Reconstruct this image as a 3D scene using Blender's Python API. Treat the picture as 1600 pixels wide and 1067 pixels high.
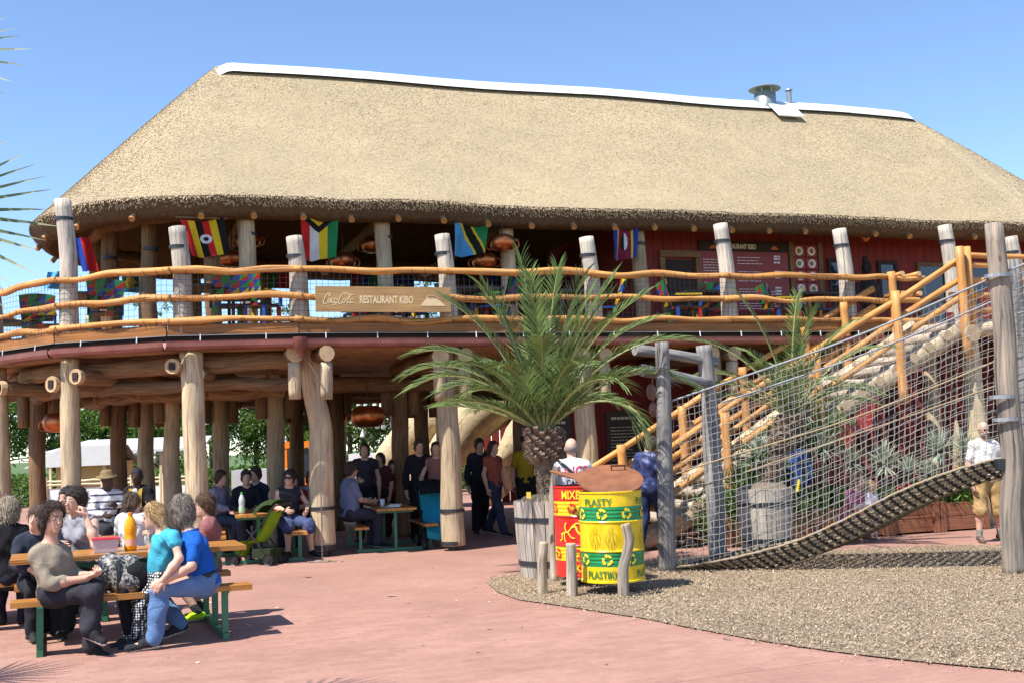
import bpy, bmesh, math, random
import numpy as np
from mathutils import Vector, Matrix
from mathutils.bvhtree import BVHTree
random.seed(7); rng = np.random.default_rng(7)
R = math.radians
for o in list(bpy.data.objects): bpy.data.objects.remove(o)
scene = bpy.context.scene
COL = scene.collection

# ------------------------------------------------------------------ camera
F = 1778.0
PITCH, ROLL, EYE = math.atan(157/1778), math.atan(.036), 1.6
_f = Vector((0, math.cos(PITCH), math.sin(PITCH)))
_r0 = Vector((1, 0, 0)); _u0 = Vector((0, -math.sin(PITCH), math.cos(PITCH)))
_r = _r0*math.cos(ROLL) - _u0*math.sin(ROLL)
_u = _u0*math.cos(ROLL) + _r0*math.sin(ROLL)
cam = bpy.data.cameras.new('camera'); camo = bpy.data.objects.new('camera', cam); COL.objects.link(camo)
cam.lens = 40.0; cam.sensor_width = 36.0; cam.clip_end = 2000; cam.clip_start = .05
M = Matrix.Identity(4)
for i in range(3):
    M[i][0] = _r[i]; M[i][1] = _u[i]; M[i][2] = -_f[i]
M[2][3] = EYE
camo.matrix_world = M
scene.camera = camo
cam.dof.use_dof = False

# ------------------------------------------------------------------ light
SUN_AZ = math.atan2(-.76, -.65)          # direction TO the sun, measured from +Y towards +X
SUN_EL = R(58)
world = bpy.data.worlds.new('World'); scene.world = world; world.use_nodes = True
nt = world.node_tree; nt.nodes.clear()
wo = nt.nodes.new('ShaderNodeOutputWorld'); bg = nt.nodes.new('ShaderNodeBackground'); sk = nt.nodes.new('ShaderNodeTexSky')
sk.sky_type = 'NISHITA'; sk.sun_disc = False; sk.sun_elevation = SUN_EL; sk.sun_rotation = SUN_AZ % (2*math.pi)
sk.altitude = 1500; sk.air_density = 1.0; sk.dust_density = .05; sk.ozone_density = 2.4
bg.inputs['Strength'].default_value = .138
mx_ = nt.nodes.new('ShaderNodeMix'); mx_.data_type = 'RGBA'; mx_.blend_type = 'MULTIPLY'; mx_.inputs[0].default_value = 1; mx_.inputs[7].default_value = (.98, 1.03, 1.08, 1)   # camera white balance of a clear May sky
nt.links.new(sk.outputs[0], mx_.inputs[6]); nt.links.new(mx_.outputs[2], bg.inputs[0]); nt.links.new(bg.outputs[0], wo.inputs[0])
sun = bpy.data.lights.new('sun', 'SUN'); suno = bpy.data.objects.new('sun', sun); COL.objects.link(suno)
sun.energy = 5.0; sun.angle = R(.5); sun.color = (1, .95, .87)
tosun = Vector((math.sin(SUN_AZ)*math.cos(SUN_EL), math.cos(SUN_AZ)*math.cos(SUN_EL), math.sin(SUN_EL)))
suno.rotation_euler = tosun.to_track_quat('Z', 'Y').to_euler(); suno.location = (-20, -20, 30)
vs = scene.view_settings
scene.display_settings.display_device = 'sRGB'
vs.view_transform = 'Standard'; vs.look = 'None'; vs.exposure = .74; vs.gamma = 1.0; vs.use_curve_mapping = False
scene.cycles.max_bounces = 6; scene.cycles.diffuse_bounces = 2; scene.cycles.transparent_max_bounces = 12
scene.cycles.caustics_reflective = False; scene.cycles.caustics_refractive = False

# ------------------------------------------------------------------ places: a pixel of the 1600x1067 photograph to a point
def ray(px, py): return _f + _r*((px-800)/F) - _u*((py-533.5)/F)
def P(px, py, Y):
    d = ray(px, py); t = Y/d.y
    return Vector((0, 0, EYE)) + d*t
def G(px, py):
    d = ray(px, py); t = -EYE/d.z
    p = d*t; return Vector((p.x, p.y, 0))
U = Vector((.9455, .3256, 0)); N = Vector((.3256, -.9455, 0)); V0 = Vector((-3.1, 16.5, 0)); Z = Vector((0, 0, 1))
def E(s, o, z=0): return V0 + U*s + N*o + Vector((0, 0, z))
def s_at(px, o, z=2.):
    lo, hi = -12, 30
    for _ in range(40):
        m = (lo+hi)/2; p = E(m, o, z) - Vector((0, 0, EYE))
        x = 800 + F*p.dot(_r)/p.dot(_f)
        if x < px: lo = m
        else: hi = m
    return lo

# ------------------------------------------------------------------ materials
def new_mat(name):
    m = bpy.data.materials.new(name); m.use_nodes = True
    nt = m.node_tree; b = nt.nodes['Principled BSDF']
    return m, nt, b
def ramp(nt, cols):
    r = nt.nodes.new('ShaderNodeValToRGB'); e = r.color_ramp.elements
    while len(e) < len(cols): e.new(.5)
    for k, (p, c) in enumerate(cols):
        e[k].position = p; e[k].color = (*c, 1)
    return r
def mix_mul(nt, a, b, fac=1.0, mode='MULTIPLY'):
    x = nt.nodes.new('ShaderNodeMix'); x.data_type = 'RGBA'; x.blend_type = mode
    x.inputs[0].default_value = fac
    nt.links.new(a, x.inputs[6]); nt.links.new(b, x.inputs[7]); return x.outputs[2]
def coords(nt, kind, scale):
    tc = nt.nodes.new('ShaderNodeTexCoord'); mp = nt.nodes.new('ShaderNodeMapping')
    mp.inputs['Scale'].default_value = scale
    nt.links.new(tc.outputs[kind], mp.inputs[0]); return mp.outputs[0]
def noise(nt, vec, scale=1, detail=4, rough=.55, dist=0):
    n = nt.nodes.new('ShaderNodeTexNoise'); n.inputs['Scale'].default_value = scale
    n.inputs['Detail'].default_value = detail; n.inputs['Roughness'].default_value = rough; n.inputs['Distortion'].default_value = dist
    nt.links.new(vec, n.inputs['Vector']); return n.outputs['Fac']
def bump(nt, b, h, strength=.4, dist=.01):
    n = nt.nodes.new('ShaderNodeBump'); n.inputs['Strength'].default_value = strength; n.inputs['Distance'].default_value = dist
    nt.links.new(h, n.inputs['Height']); nt.links.new(n.outputs[0], b.inputs['Normal'])
def rand_tint(nt, col, amt=.25):
    oi = nt.nodes.new('ShaderNodeObjectInfo'); mr = nt.nodes.new('ShaderNodeMapRange')
    mr.inputs['To Min'].default_value = 1-amt; mr.inputs['To Max'].default_value = 1+amt*.6
    nt.links.new(oi.outputs['Random'], mr.inputs['Value'])
    cb = nt.nodes.new('ShaderNodeCombineColor')
    for i in range(3): nt.links.new(mr.outputs[0], cb.inputs[i])
    return mix_mul(nt, col, cb.outputs[0])
def plain(name, col, rough=.6, metal=0, var=.18, scale=6, bmp=.15, spec=.4, coord='Object', tint=0, sheen=0):
    m, nt, b = new_mat(name)
    v = coords(nt, coord, (1, 1, 1)); n = noise(nt, v, scale, 5)
    c = [max(0, x) for x in col]
    r = ramp(nt, [(.25, [x*(1-var) for x in c]), (.75, [min(1, x*(1+var)) for x in c])])
    nt.links.new(n, r.inputs[0]); out = r.outputs[0]
    if tint: out = rand_tint(nt, out, tint)
    nt.links.new(out, b.inputs['Base Color'])
    b.inputs['Roughness'].default_value = rough; b.inputs['Metallic'].default_value = metal
    b.inputs['Specular IOR Level'].default_value = spec
    if bmp: bump(nt, b, noise(nt, v, scale*8, 3), bmp, .01)
    return m
def wood(name, dark, mid, light, ku=38, kv=2.2, rough=.75, bmp=.5, tint=.2, crack=.55, knots=True, bd=.012):
    """UV in metres: u round / across, v along the grain"""
    m, nt, b = new_mat(name)
    v = coords(nt, 'UV', (ku, kv, 1)); n1 = noise(nt, v, 1, 6, .6, .6)
    v2 = coords(nt, 'UV', (3, 1.3, 1)); n2 = noise(nt, v2, 1.3, 3, .5)
    r = ramp(nt, [(.3, dark), (.48, mid), (.7, light)]); nt.links.new(n1, r.inputs[0])
    r2 = ramp(nt, [(.3, (.72, .72, .74)), (.65, (1.08, 1.05, 1.0))]); nt.links.new(n2, r2.inputs[0])
    c = mix_mul(nt, r.outputs[0], r2.outputs[0])
    v3 = coords(nt, 'UV', (ku*.75, kv*.3, 1)); n3 = noise(nt, v3, 1, 3, .6, .5)
    r3 = ramp(nt, [(.33, (crack*.7, crack*.62, crack*.55)), (.385, (1, 1, 1))]); nt.links.new(n3, r3.inputs[0])
    c = mix_mul(nt, c, r3.outputs[0])
    if knots:
        vo = nt.nodes.new('ShaderNodeTexVoronoi'); vo.inputs['Scale'].default_value = 1.6
        nt.links.new(coords(nt, 'UV', (2.2, 1, 1)), vo.inputs['Vector'])
        r4 = ramp(nt, [(.03, (.35, .25, .18)), (.085, (1, 1, 1))]); nt.links.new(vo.outputs['Distance'], r4.inputs[0])
        c = mix_mul(nt, c, r4.outputs[0], .8)
    if tint: c = rand_tint(nt, c, tint)
    nt.links.new(c, b.inputs['Base Color']); b.inputs['Roughness'].default_value = rough
    b.inputs['Specular IOR Level'].default_value = .3
    mx = nt.nodes.new('ShaderNodeMath'); mx.operation = 'ADD'; nt.links.new(n1, mx.inputs[0]); nt.links.new(r3.outputs[0], mx.inputs[1])
    bump(nt, b, mx.outputs[0], bmp, bd)
    return m
MT = {}
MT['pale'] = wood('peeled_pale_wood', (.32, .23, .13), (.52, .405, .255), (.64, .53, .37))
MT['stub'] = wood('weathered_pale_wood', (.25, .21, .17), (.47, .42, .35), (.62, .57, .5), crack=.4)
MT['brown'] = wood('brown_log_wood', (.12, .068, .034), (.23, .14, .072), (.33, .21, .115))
MT['end'] = plain('log_end_grain', (.52, .36, .2), .8, scale=9)
MT['rail'] = wood('orange_peeled_rail_wood', (.46, .2, .05), (.62, .29, .085), (.7, .38, .14), ku=20, kv=2, rough=.5, tint=.12, crack=.7)
MT['railend'] = plain('rail_end_grain', (.62, .4, .18), .7, scale=12)
MT['grey'] = wood('weathered_grey_wood', (.1, .095, .09), (.26, .245, .235), (.42, .4, .38), ku=26, kv=1.5, bmp=.8, crack=.4)
MT['p3'] = wood('weathered_grey_brown_wood', (.09, .078, .066), (.23, .195, .165), (.4, .31, .225), ku=24, kv=1.2, bmp=.9, crack=.35)
MT['driftwood'] = wood('driftwood', (.22, .17, .12), (.42, .35, .27), (.56, .49, .4), ku=30, kv=2.5, bmp=.8, crack=.5)
MT['bench'] = wood('varnished_bench_wood', (.33, .13, .028), (.48, .21, .05), (.58, .28, .08), ku=60, kv=1.5, rough=.32, tint=.12, crack=.75, knots=False, bmp=.2, bd=.004)
MT['fascia'] = wood('stained_fascia_board', (.2, .075, .02), (.32, .13, .035), (.42, .19, .06), ku=60, kv=1, rough=.5, tint=.1, knots=False, bmp=.3, bd=.005)
MT['soffit'] = wood('soffit_boards', (.34, .18, .08), (.47, .27, .125), (.55, .34, .17), ku=40, kv=.8, knots=False, bmp=.2)
MT['stave'] = wood('grey_barrel_stave', (.27, .235, .19), (.46, .41, .35), (.58, .53, .46), ku=45, kv=1.5, tint=.2, knots=False)
MT['planter'] = wood('red_brown_planter_board', (.17, .06, .03), (.3, .12, .06), (.4, .2, .12), ku=50, kv=1.2, tint=.15, knots=False)
MT['sign'] = wood('tan_sign_board', (.38, .225, .09), (.46, .28, .115), (.53, .33, .145), ku=30, kv=1.0, rough=.5, tint=0, crack=.85, knots=False, bmp=.15, bd=.003)
MT['thatchlog'] = wood('rough_thatch_trim', (.38, .29, .17), (.56, .45, .28), (.68, .56, .37), ku=30, kv=7, tint=.05, knots=False, bmp=.9)
MT['green'] = plain('green_enamel_steel', (.03, .17, .09), .35, var=.12, scale=5, bmp=.05, spec=.5)
MT['black'] = plain('black_plastic', (.015, .015, .017), .45, bmp=.05)
MT['iron'] = plain('dark_iron', (.05, .055, .06), .5, .6, bmp=.2)
MT['gutter'] = plain('brown_copper_gutter', (.25, .09, .07), .38, .3, var=.3, scale=3, bmp=.05)
MT['zinc'] = plain('pale_zinc_sheet', (.72, .76, .78), .45, .15, var=.08, scale=2, bmp=.08)
MT['galv'] = plain('galvanised_steel', (.33, .37, .37), .4, .6, var=.15, scale=5, bmp=.05)
MT['copper'] = plain('beaten_copper', (.5, .16, .06), .28, .9, var=.3, scale=7, bmp=.35)
MT['rust'] = plain('rusty_iron', (.22, .085, .04), .75, .1, var=.35, scale=6, bmp=.2)
MT['redwall'] = plain('dark_red_boarding', (.2, .018, .014), .65, var=.15, scale=4, bmp=.1, tint=.1)
MT['redboard_lit'] = plain('sunlit_red_boarding', (.42, .035, .025), .5, var=.2, scale=4, bmp=.15, tint=.15)  # lit copy of the dark red boarding, sunshine put into the colour
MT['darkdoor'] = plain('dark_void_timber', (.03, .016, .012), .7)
MT['netwire'] = plain('black_net_cord', (.02, .022, .022), .8, bmp=0)
MT['rope'] = plain('pale_grey_rope', (.31, .295, .27), .85, var=.25, scale=30, bmp=.4)
MT['steelrope'] = plain('grey_steel_rope', (.3, .31, .33), .5, .4, var=.3, scale=60, bmp=.5)
MT['tanrope'] = plain('tan_rope', (.33, .25, .155), .85, var=.3, scale=60, bmp=.5)
MT['blackrope'] = plain('black_rope', (.025, .024, .022), .8, var=.3, scale=50, bmp=.4)
MT['soil'] = plain('dry_soil', (.2, .155, .11), .95, var=.35, scale=14, bmp=.8)
MT['white'] = plain('white_paint', (.75, .75, .74), .5, var=.05)
MT['cream'] = plain('cream_paint', (.62, .52, .33), .6, var=.08)
MT['orange'] = plain('orange_vehicle_paint', (.8, .2, .01), .3, var=.05, bmp=0)
MT['boxgrey'] = plain('grey_tarpaulin_panel', (.42, .43, .43), .5, var=.06)
MT['glassdark'] = plain('dark_glass', (.02, .03, .045), .08, bmp=0, spec=.9)
MT['stone'] = plain('pale_rough_stone', (.33, .27, .2), .9, var=.3, scale=5, bmp=.7, tint=.3)
MT['yellow'] = plain('yellow_paint', (.8, .6, .01), .3, var=.05, bmp=0)
def enamel(name, c):
    m, nt, b = new_mat(name); v = coords(nt, 'Object', (1, 1, 1))
    n = noise(nt, v, 5, 4); r = ramp(nt, [(.3, [x*.88 for x in c]), (.7, [min(1, x*1.06) for x in c])]); nt.links.new(n, r.inputs[0])
    n2 = noise(nt, coords(nt, 'Object', (1, 1, .55)), 34, 6, .7, .8); r2 = ramp(nt, [(.68, (1, 1, 1)), (.72, (.42, .3, .22))]); nt.links.new(n2, r2.inputs[0])
    n3 = noise(nt, coords(nt, 'Object', (3, 3, .4)), 9, 5, .6); r3 = ramp(nt, [(.35, (.8, .77, .72)), (.55, (1, 1, 1))]); nt.links.new(n3, r3.inputs[0])
    nt.links.new(mix_mul(nt, mix_mul(nt, r.outputs[0], r2.outputs[0]), r3.outputs[0], .7), b.inputs['Base Color'])
    r4 = ramp(nt, [(.3, (.2, .2, .2)), (.7, (.42, .42, .42))]); nt.links.new(n, r4.inputs[0]); nt.links.new(r4.outputs[0], b.inputs['Roughness'])
    bump(nt, b, noise(nt, v, 7, 2), .25, .03); return m
def colmat(name, c, rough=.6, **k):
    key = (name, tuple(c), rough)
    if key not in MT: MT[key] = plain(name, c, rough, **{'var': .08, 'bmp': .05, **k})
    return MT[key]
def fabric(c):
    m, nt, b = new_mat('cloth'); v = coords(nt, 'Object', (1, 1, .8)); n = noise(nt, v, 9, 5, .55, 2.2)
    r = ramp(nt, [(.3, [x*.86 for x in c]), (.7, [min(1, x*1.12) for x in c])]); nt.links.new(noise(nt, v, 5, 3), r.inputs[0])
    w = noise(nt, coords(nt, 'Object', (1, 1, 1)), 260, 2)
    r2 = ramp(nt, [(.3, (.86, .86, .86)), (.7, (1.1, 1.1, 1.1))]); nt.links.new(w, r2.inputs[0])
    nt.links.new(mix_mul(nt, r.outputs[0], r2.outputs[0]), b.inputs['Base Color']); b.inputs['Roughness'].default_value = .85; b.inputs['Specular IOR Level'].default_value = .15
    bump(nt, b, n, .45, .03); return m
def cloth(c, var=.12, scale=14):
    key = ('cloth', tuple(c))
    if key not in MT: MT[key] = fabric(c)
    return MT[key]

def attr_mat(name, cols, rough=.8, transl=0, spec=.3):
    """colour picked by the per-face value 'tone'"""
    m, nt, b = new_mat(name)
    a = nt.nodes.new('ShaderNodeAttribute'); a.attribute_name = 'tone'
    r = ramp(nt, cols); nt.links.new(a.outputs['Fac'], r.inputs[0])
    nt.links.new(r.outputs[0], b.inputs['Base Color']); b.inputs['Roughness'].default_value = rough
    b.inputs['Specular IOR Level'].default_value = spec
    if transl:
        t = nt.nodes.new('ShaderNodeBsdfTranslucent'); mx = nt.nodes.new('ShaderNodeMixShader'); mx.inputs[0].default_value = transl
        nt.links.new(r.outputs[0], t.inputs[0]); nt.links.new(b.outputs[0], mx.inputs[1]); nt.links.new(t.outputs[0], mx.inputs[2])
        nt.links.new(mx.outputs[0], nt.nodes['Material Output'].inputs[0])
    return m
MT['reed'] = attr_mat('reed_stubs', [(0, (.42, .31, .175)), (.3, (.55, .44, .285)), (.75, (.645, .525, .35)), (1, (.78, .64, .44))], .8)
MT['leaf'] = attr_mat('tree_leaf', [(0, (.05, .1, .016)), (.5, (.1, .19, .03)), (1, (.2, .3, .055))], .5, .35)
MT['palmleaf'] = attr_mat('palm_leaflet', [(0, (.065, .11, .03)), (.5, (.14, .21, .058)), (.85, (.26, .31, .1)), (1, (.44, .37, .17))], .4, .2, .45)
MT['fanleaf'] = attr_mat('fan_palm_blade', [(0, (.05, .075, .03)), (.5, (.14, .19, .07)), (1, (.45, .46, .28))], .4, .25, .5)
MT['yucca'] = attr_mat('pale_yucca_blade', [(0, (.12, .17, .12)), (.6, (.32, .4, .3)), (1, (.55, .55, .4))], .5, .2)
MT['chips'] = attr_mat('bark_chip', [(0, (.16, .11, .07)), (.3, (.31, .23, .15)), (.7, (.42, .32, .215)), (1, (.62, .5, .35))], .9)
MT['blossom'] = colmat('white_blossom', (.75, .72, .62))

# ground materials
def ground_mats():
    m, nt, b = new_mat('red_concrete_paving')
    v = coords(nt, 'Object', (1, 1, 1))
    mp = nt.nodes.new('ShaderNodeMapping'); mp.inputs['Rotation'].default_value = (0, 0, R(-24)); nt.links.new(v, mp.inputs[0])
    br = nt.nodes.new('ShaderNodeTexBrick'); br.inputs['Scale'].default_value = 1
    br.inputs['Brick Width'].default_value = .22; br.inputs['Row Height'].default_value = .11; br.inputs['Mortar Size'].default_value = .004
    br.inputs['Color1'].default_value = (.375, .2, .15, 1); br.inputs['Color2'].default_value = (.35, .182, .136, 1); br.inputs['Mortar'].default_value = (.31, .163, .125, 1)
    br.inputs['Bias'].default_value = .1
    nt.links.new(mp.outputs[0], br.inputs['Vector'])
    n = noise(nt, v, .5, 7, .7); r = ramp(nt, [(.3, (.82, .8, .8)), (.7, (1.1, 1.13, 1.15))]); nt.links.new(n, r.inputs[0])
    c = mix_mul(nt, br.outputs[0], r.outputs[0])
    n2 = noise(nt, v, 14, 4, .7); r2 = ramp(nt, [(.3, (.8, .8, .8)), (.7, (1.15, 1.15, 1.15))]); nt.links.new(n2, r2.inputs[0])
    c = mix_mul(nt, c, r2.outputs[0], .6)
    nt.links.new(c, b.inputs['Base Color']); b.inputs['Roughness'].default_value = .8
    bump(nt, b, n2, .25, .01)
    MT['paving'] = m
    m2, nt, b = new_mat('red_paving_block')
    v = coords(nt, 'Object', (1, 1, 1)); geo = nt.nodes.new('ShaderNodeNewGeometry')
    g = coords(nt, 'Object', (1, 1, 1))
    a = nt.nodes.new('ShaderNodeAttribute'); a.attribute_name = 'tone'
    oi = nt.nodes.new('ShaderNodeObjectInfo'); ad = nt.nodes.new('ShaderNodeMath'); ad.operation = 'ADD'
    nt.links.new(a.outputs['Fac'], ad.inputs[0]); nt.links.new(oi.outputs['Random'], ad.inputs[1])
    fr = nt.nodes.new('ShaderNodeMath'); fr.operation = 'FRACT'; nt.links.new(ad.outputs[0], fr.inputs[0])
    r = ramp(nt, [(0, (.335, .173, .13)), (.5, (.362, .191, .143)), (1, (.388, .208, .157))]); nt.links.new(fr.outputs[0], r.inputs[0])
    n = noise(nt, geo.outputs['Position'], .5, 6, .65); rr = ramp(nt, [(.3, (.84, .82, .82)), (.7, (1.1, 1.13, 1.15))]); nt.links.new(n, rr.inputs[0])
    c = mix_mul(nt, r.outputs[0], rr.outputs[0])
    n2 = noise(nt, geo.outputs['Position'], 14, 4, .7); r2 = ramp(nt, [(.3, (.8, .8, .8)), (.7, (1.15, 1.15, 1.15))]); nt.links.new(n2, r2.inputs[0])
    c = mix_mul(nt, c, r2.outputs[0], .6)
    nt.links.new(c, b.inputs['Base Color']); b.inputs['Roughness'].default_value = .8
    bump(nt, b, n2, .25, .01)
    MT['block'] = m2
    m3, nt, b = new_mat('bark_mulch')
    v = coords(nt, 'Object', (1, 1, 1)); n = noise(nt, v, 26, 8, .8, 1.0)
    r = ramp(nt, [(.3, (.18, .13, .085)), (.5, (.32, .24, .16)), (.7, (.46, .36, .25))]); nt.links.new(n, r.inputs[0])
    n2 = noise(nt, v, .8, 4); r2 = ramp(nt, [(.3, (.85, .83, .8)), (.7, (1.1, 1.1, 1.1))]); nt.links.new(n2, r2.inputs[0])
    nt.links.new(mix_mul(nt, r.outputs[0], r2.outputs[0]), b.inputs['Base Color']); b.inputs['Roughness'].default_value = .95
    bump(nt, b, n, .9, .03); MT['mulch'] = m3
    m4, nt, b = new_mat('lawn')
    v = coords(nt, 'Object', (1, 1, 1)); n = noise(nt, v, 3, 8, .7); r = ramp(nt, [(.3, (.05, .09, .02)), (.7, (.11, .17, .045))]); nt.links.new(n, r.inputs[0])
    nt.links.new(r.outputs[0], b.inputs['Base Color']); b.inputs['Roughness'].default_value = .9; bump(nt, b, n, .8, .05); MT['lawn'] = m4
    m5, nt, b = new_mat('reed_thatch')
    v = coords(nt, 'Object', (1, 1, 1)); n = noise(nt, v, 45, 6, .75, .4); r = ramp(nt, [(.3, (.45, .34, .2)), (.5, (.58, .455, .28)), (.72, (.68, .54, .35))]); nt.links.new(n, r.inputs[0])
    n2 = noise(nt, v, .7, 5, .6); r2 = ramp(nt, [(.3, (.82, .82, .85)), (.7, (1.08, 1.06, 1.0))]); nt.links.new(n2, r2.inputs[0])
    nt.links.new(mix_mul(nt, r.outputs[0], r2.outputs[0]), b.inputs['Base Color']); b.inputs['Roughness'].default_value = .9
    bump(nt, b, n, 1.0, .04); MT['thatch'] = m5
ground_mats()
# ------------------------------------------------------------------ mesh building
ORG = {}
def org(o): return ORG.get(o.name, Vector((0, 0, 0)))
class MB:
    def __init__(s): s.v = []; s.f = []; s.uv = []; s.m = []; s.tone = []
    def face(s, idx, uvs=None, m=0, t=0.): s.f.append(tuple(idx)); s.uv.append(uvs or [(0, 0)]*len(idx)); s.m.append(m); s.tone.append(t)
    def quad(s, a, b, c, d, m=0, t=0., uv=None):
        i = len(s.v); s.v += [tuple(a), tuple(b), tuple(c), tuple(d)]; s.face((i, i+1, i+2, i+3), uv or [(0, 0), (1, 0), (1, 1), (0, 1)], m, t)
    def tri(s, a, b, c, m=0, t=0.):
        i = len(s.v); s.v += [tuple(a), tuple(b), tuple(c)]; s.face((i, i+1, i+2), None, m, t)
    def box(s, c, size, ax=None, m=0, t=0., bev=0.):
        c = Vector(c); hx, hy, hz = [q/2 for q in size]
        X, Y, Zz = ax or (Vector((1, 0, 0)), Vector((0, 1, 0)), Vector((0, 0, 1)))
        L = max(range(3), key=lambda k: size[k]); off = random.random()*7
        i = len(s.v); loc = []
        for sx in (-1, 1):
            for sy in (-1, 1):
                for sz in (-1, 1):
                    l = (sx*hx, sy*hy, sz*hz); loc.append(l); s.v.append(tuple(c + X*l[0] + Y*l[1] + Zz*l[2]))
        for q in ((0, 1, 3, 2), (4, 6, 7, 5), (0, 4, 5, 1), (2, 3, 7, 6), (0, 2, 6, 4), (1, 5, 7, 3)):
            uvs = []
            oth = [k for k in range(3) if k != L]
            for a in q:
                l = loc[a]; uvs.append((l[oth[0]]+l[oth[1]]+off, l[L]+off*3))
            s.face([i+a for a in q], uvs, m, t)
    def plank(s, a, b, w, th, up=Z, m=0, t=0.):
        a = Vector(a); b = Vector(b); X = (b-a); L = X.length; X.normalize()
        Y = Vector(up).cross(X)
        if Y.length < 1e-4: Y = Vector((1, 0, 0)).cross(X)
        Y.normalize(); W = X.cross(Y)
        s.box((a+b)/2, (L, w, th), (X, Y, W), m, t)
    def tube(s, pts, rad, n=8, m=0, capm=None, jit=0., t=0., flat=None, sub=0):
        pts = [Vector(p) for p in pts]
        if not hasattr(rad, '__len__'): rad = [rad]*len(pts)
        if sub:
            q, rr = [], []
            for k in range(len(pts)-1):
                p0 = pts[max(k-1, 0)]; p1 = pts[k]; p2 = pts[k+1]; p3 = pts[min(k+2, len(pts)-1)]
                for j in range(sub):
                    x = j/sub
                    q.append(.5*((2*p1) + (p2-p0)*x + (2*p0-5*p1+4*p2-p3)*x*x + (3*p1-p0-3*p2+p3)*x**3)); rr.append(rad[k]*(1-x)+rad[k+1]*x)
            q.append(pts[-1]); rr.append(rad[-1]); pts, rad = q, rr
        tan = []
        for k in range(len(pts)):
            d = pts[min(k+1, len(pts)-1)] - pts[max(k-1, 0)]; tan.append(d.normalized())
        ref = Vector((0, 0, 1)) if abs(tan[0].z) < .9 else Vector((1, 0, 0))
        X = tan[0].cross(ref).normalized(); v = random.random()*9; u0 = random.random()*5
        base = len(s.v); ph = [random.random()*6.3 for _ in range(4)]
        for k, p in enumerate(pts):
            X = (X - tan[k]*X.dot(tan[k])).normalized(); Y = tan[k].cross(X)
            if k: v += (p-pts[k-1]).length
            for j in range(n):
                a = 2*math.pi*j/n
                r = rad[k]*(1 + jit*(.6*math.sin(2*a+ph[0]+v*1.3) + .4*math.sin(3*a+ph[1]+v*3.1) + .3*math.sin(5*v+ph[2]+a)))
                s.v.append(tuple(p + X*math.cos(a)*r + Y*math.sin(a)*r))
        vv = [0]
        for k in range(1, len(pts)): vv.append(vv[-1]+(pts[k]-pts[k-1]).length)
        for k in range(len(pts)-1):
            c = 2*math.pi*rad[k]
            for j in range(n):
                j2 = (j+1) % n; a = base+k*n
                s.face((a+j, a+j2, a+n+j2, a+n+j), [(u0+c*j/n, vv[k]+u0), (u0+c*(j+1)/n, vv[k]+u0), (u0+c*(j+1)/n, vv[k+1]+u0), (u0+c*j/n, vv[k+1]+u0)], m, t)
        if capm is not None:
            s.face([base+j for j in range(n)][::-1], [(.1*math.cos(6.28*j/n), .1*math.sin(6.28*j/n)) for j in range(n)], capm, t)
            b2 = base+(len(pts)-1)*n
            s.face([b2+j for j in range(n)], [(.1*math.cos(6.28*j/n), .1*math.sin(6.28*j/n)) for j in range(n)], capm, t)
    def lathe(s, c, prof, n=24, m=0, ax=None, t=0., a0=0., a1=2*math.pi):
        """prof = [(r,z)...]"""
        c = Vector(c); X, Y, Zz = ax or (Vector((1, 0, 0)), Vector((0, 1, 0)), Vector((0, 0, 1)))
        base = len(s.v); full = abs(a1-a0-2*math.pi) < 1e-6; nn = n if full else n+1
        L = [0]
        for k in range(1, len(prof)): L.append(L[-1]+math.hypot(prof[k][0]-prof[k-1][0], prof[k][1]-prof[k-1][1]))
        for (r, z) in prof:
            for j in range(nn):
                a = a0+(a1-a0)*j/n; s.v.append(tuple(c + X*r*math.cos(a) + Y*r*math.sin(a) + Zz*z))
        for k in range(len(prof)-1):
            rm = max(prof[k][0], prof[k+1][0])
            for j in range(n):
                j2 = (j+1) % nn; a = base+k*nn
                u = rm*(a1-a0)/n
                s.face((a+j, a+j2, a+nn+j2, a+nn+j), [(u*j, L[k]), (u*(j+1), L[k]), (u*(j+1), L[k+1]), (u*j, L[k+1])], m, t)
    def ball(s, c, r, n=8, m=0, t=0., ax=None):
        if not hasattr(r, '__len__'): r = (r, r, r)
        c = Vector(c); X, Y, Zz = ax or (Vector((1, 0, 0)), Vector((0, 1, 0)), Vector((0, 0, 1)))
        base = len(s.v); h = max(4, n//2+1)
        for k in range(h+1):
            b = math.pi*k/h
            for j in range(n):
                a = 2*math.pi*j/n
                s.v.append(tuple(c + X*r[0]*math.sin(b)*math.cos(a) + Y*r[1]*math.sin(b)*math.sin(a) - Zz*r[2]*math.cos(b)))
        for k in range(h):
            for j in range(n):
                a = base+k*n; j2 = (j+1) % n
                s.face((a+j, a+j2, a+n+j2, a+n+j), [(j/n, k/h)]*4, m, t)
    def build(s, name, mats, parent=None, smooth=False, kind=None, label=None, off=None):
        me = bpy.data.meshes.new(name)
        o0 = org(parent) if parent else Vector((0, 0, 0))
        if off is not None: o0 = o0 + off
        va = np.array(s.v, dtype=np.float32).reshape(-1, 3) - np.array(o0, dtype=np.float32)
        nf = len(s.f); cnt = np.fromiter((len(f) for f in s.f), dtype=np.int32, count=nf)
        me.vertices.add(len(va)); me.vertices.foreach_set('co', va.ravel())
        tot = int(cnt.sum()); me.loops.add(tot); me.polygons.add(nf)
        me.loops.foreach_set('vertex_index', np.fromiter((i for f in s.f for i in f), dtype=np.int32, count=tot))
        st = np.zeros(nf, dtype=np.int32); st[1:] = np.cumsum(cnt)[:-1]
        me.polygons.foreach_set('loop_start', st); me.polygons.foreach_set('loop_total', cnt)
        me.polygons.foreach_set('material_index', np.array(s.m, dtype=np.int32))
        me.polygons.foreach_set('use_smooth', (cnt <= 4) if smooth else np.zeros(nf, dtype=bool))
        uvl = me.uv_layers.new(name='UVMap')
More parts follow.
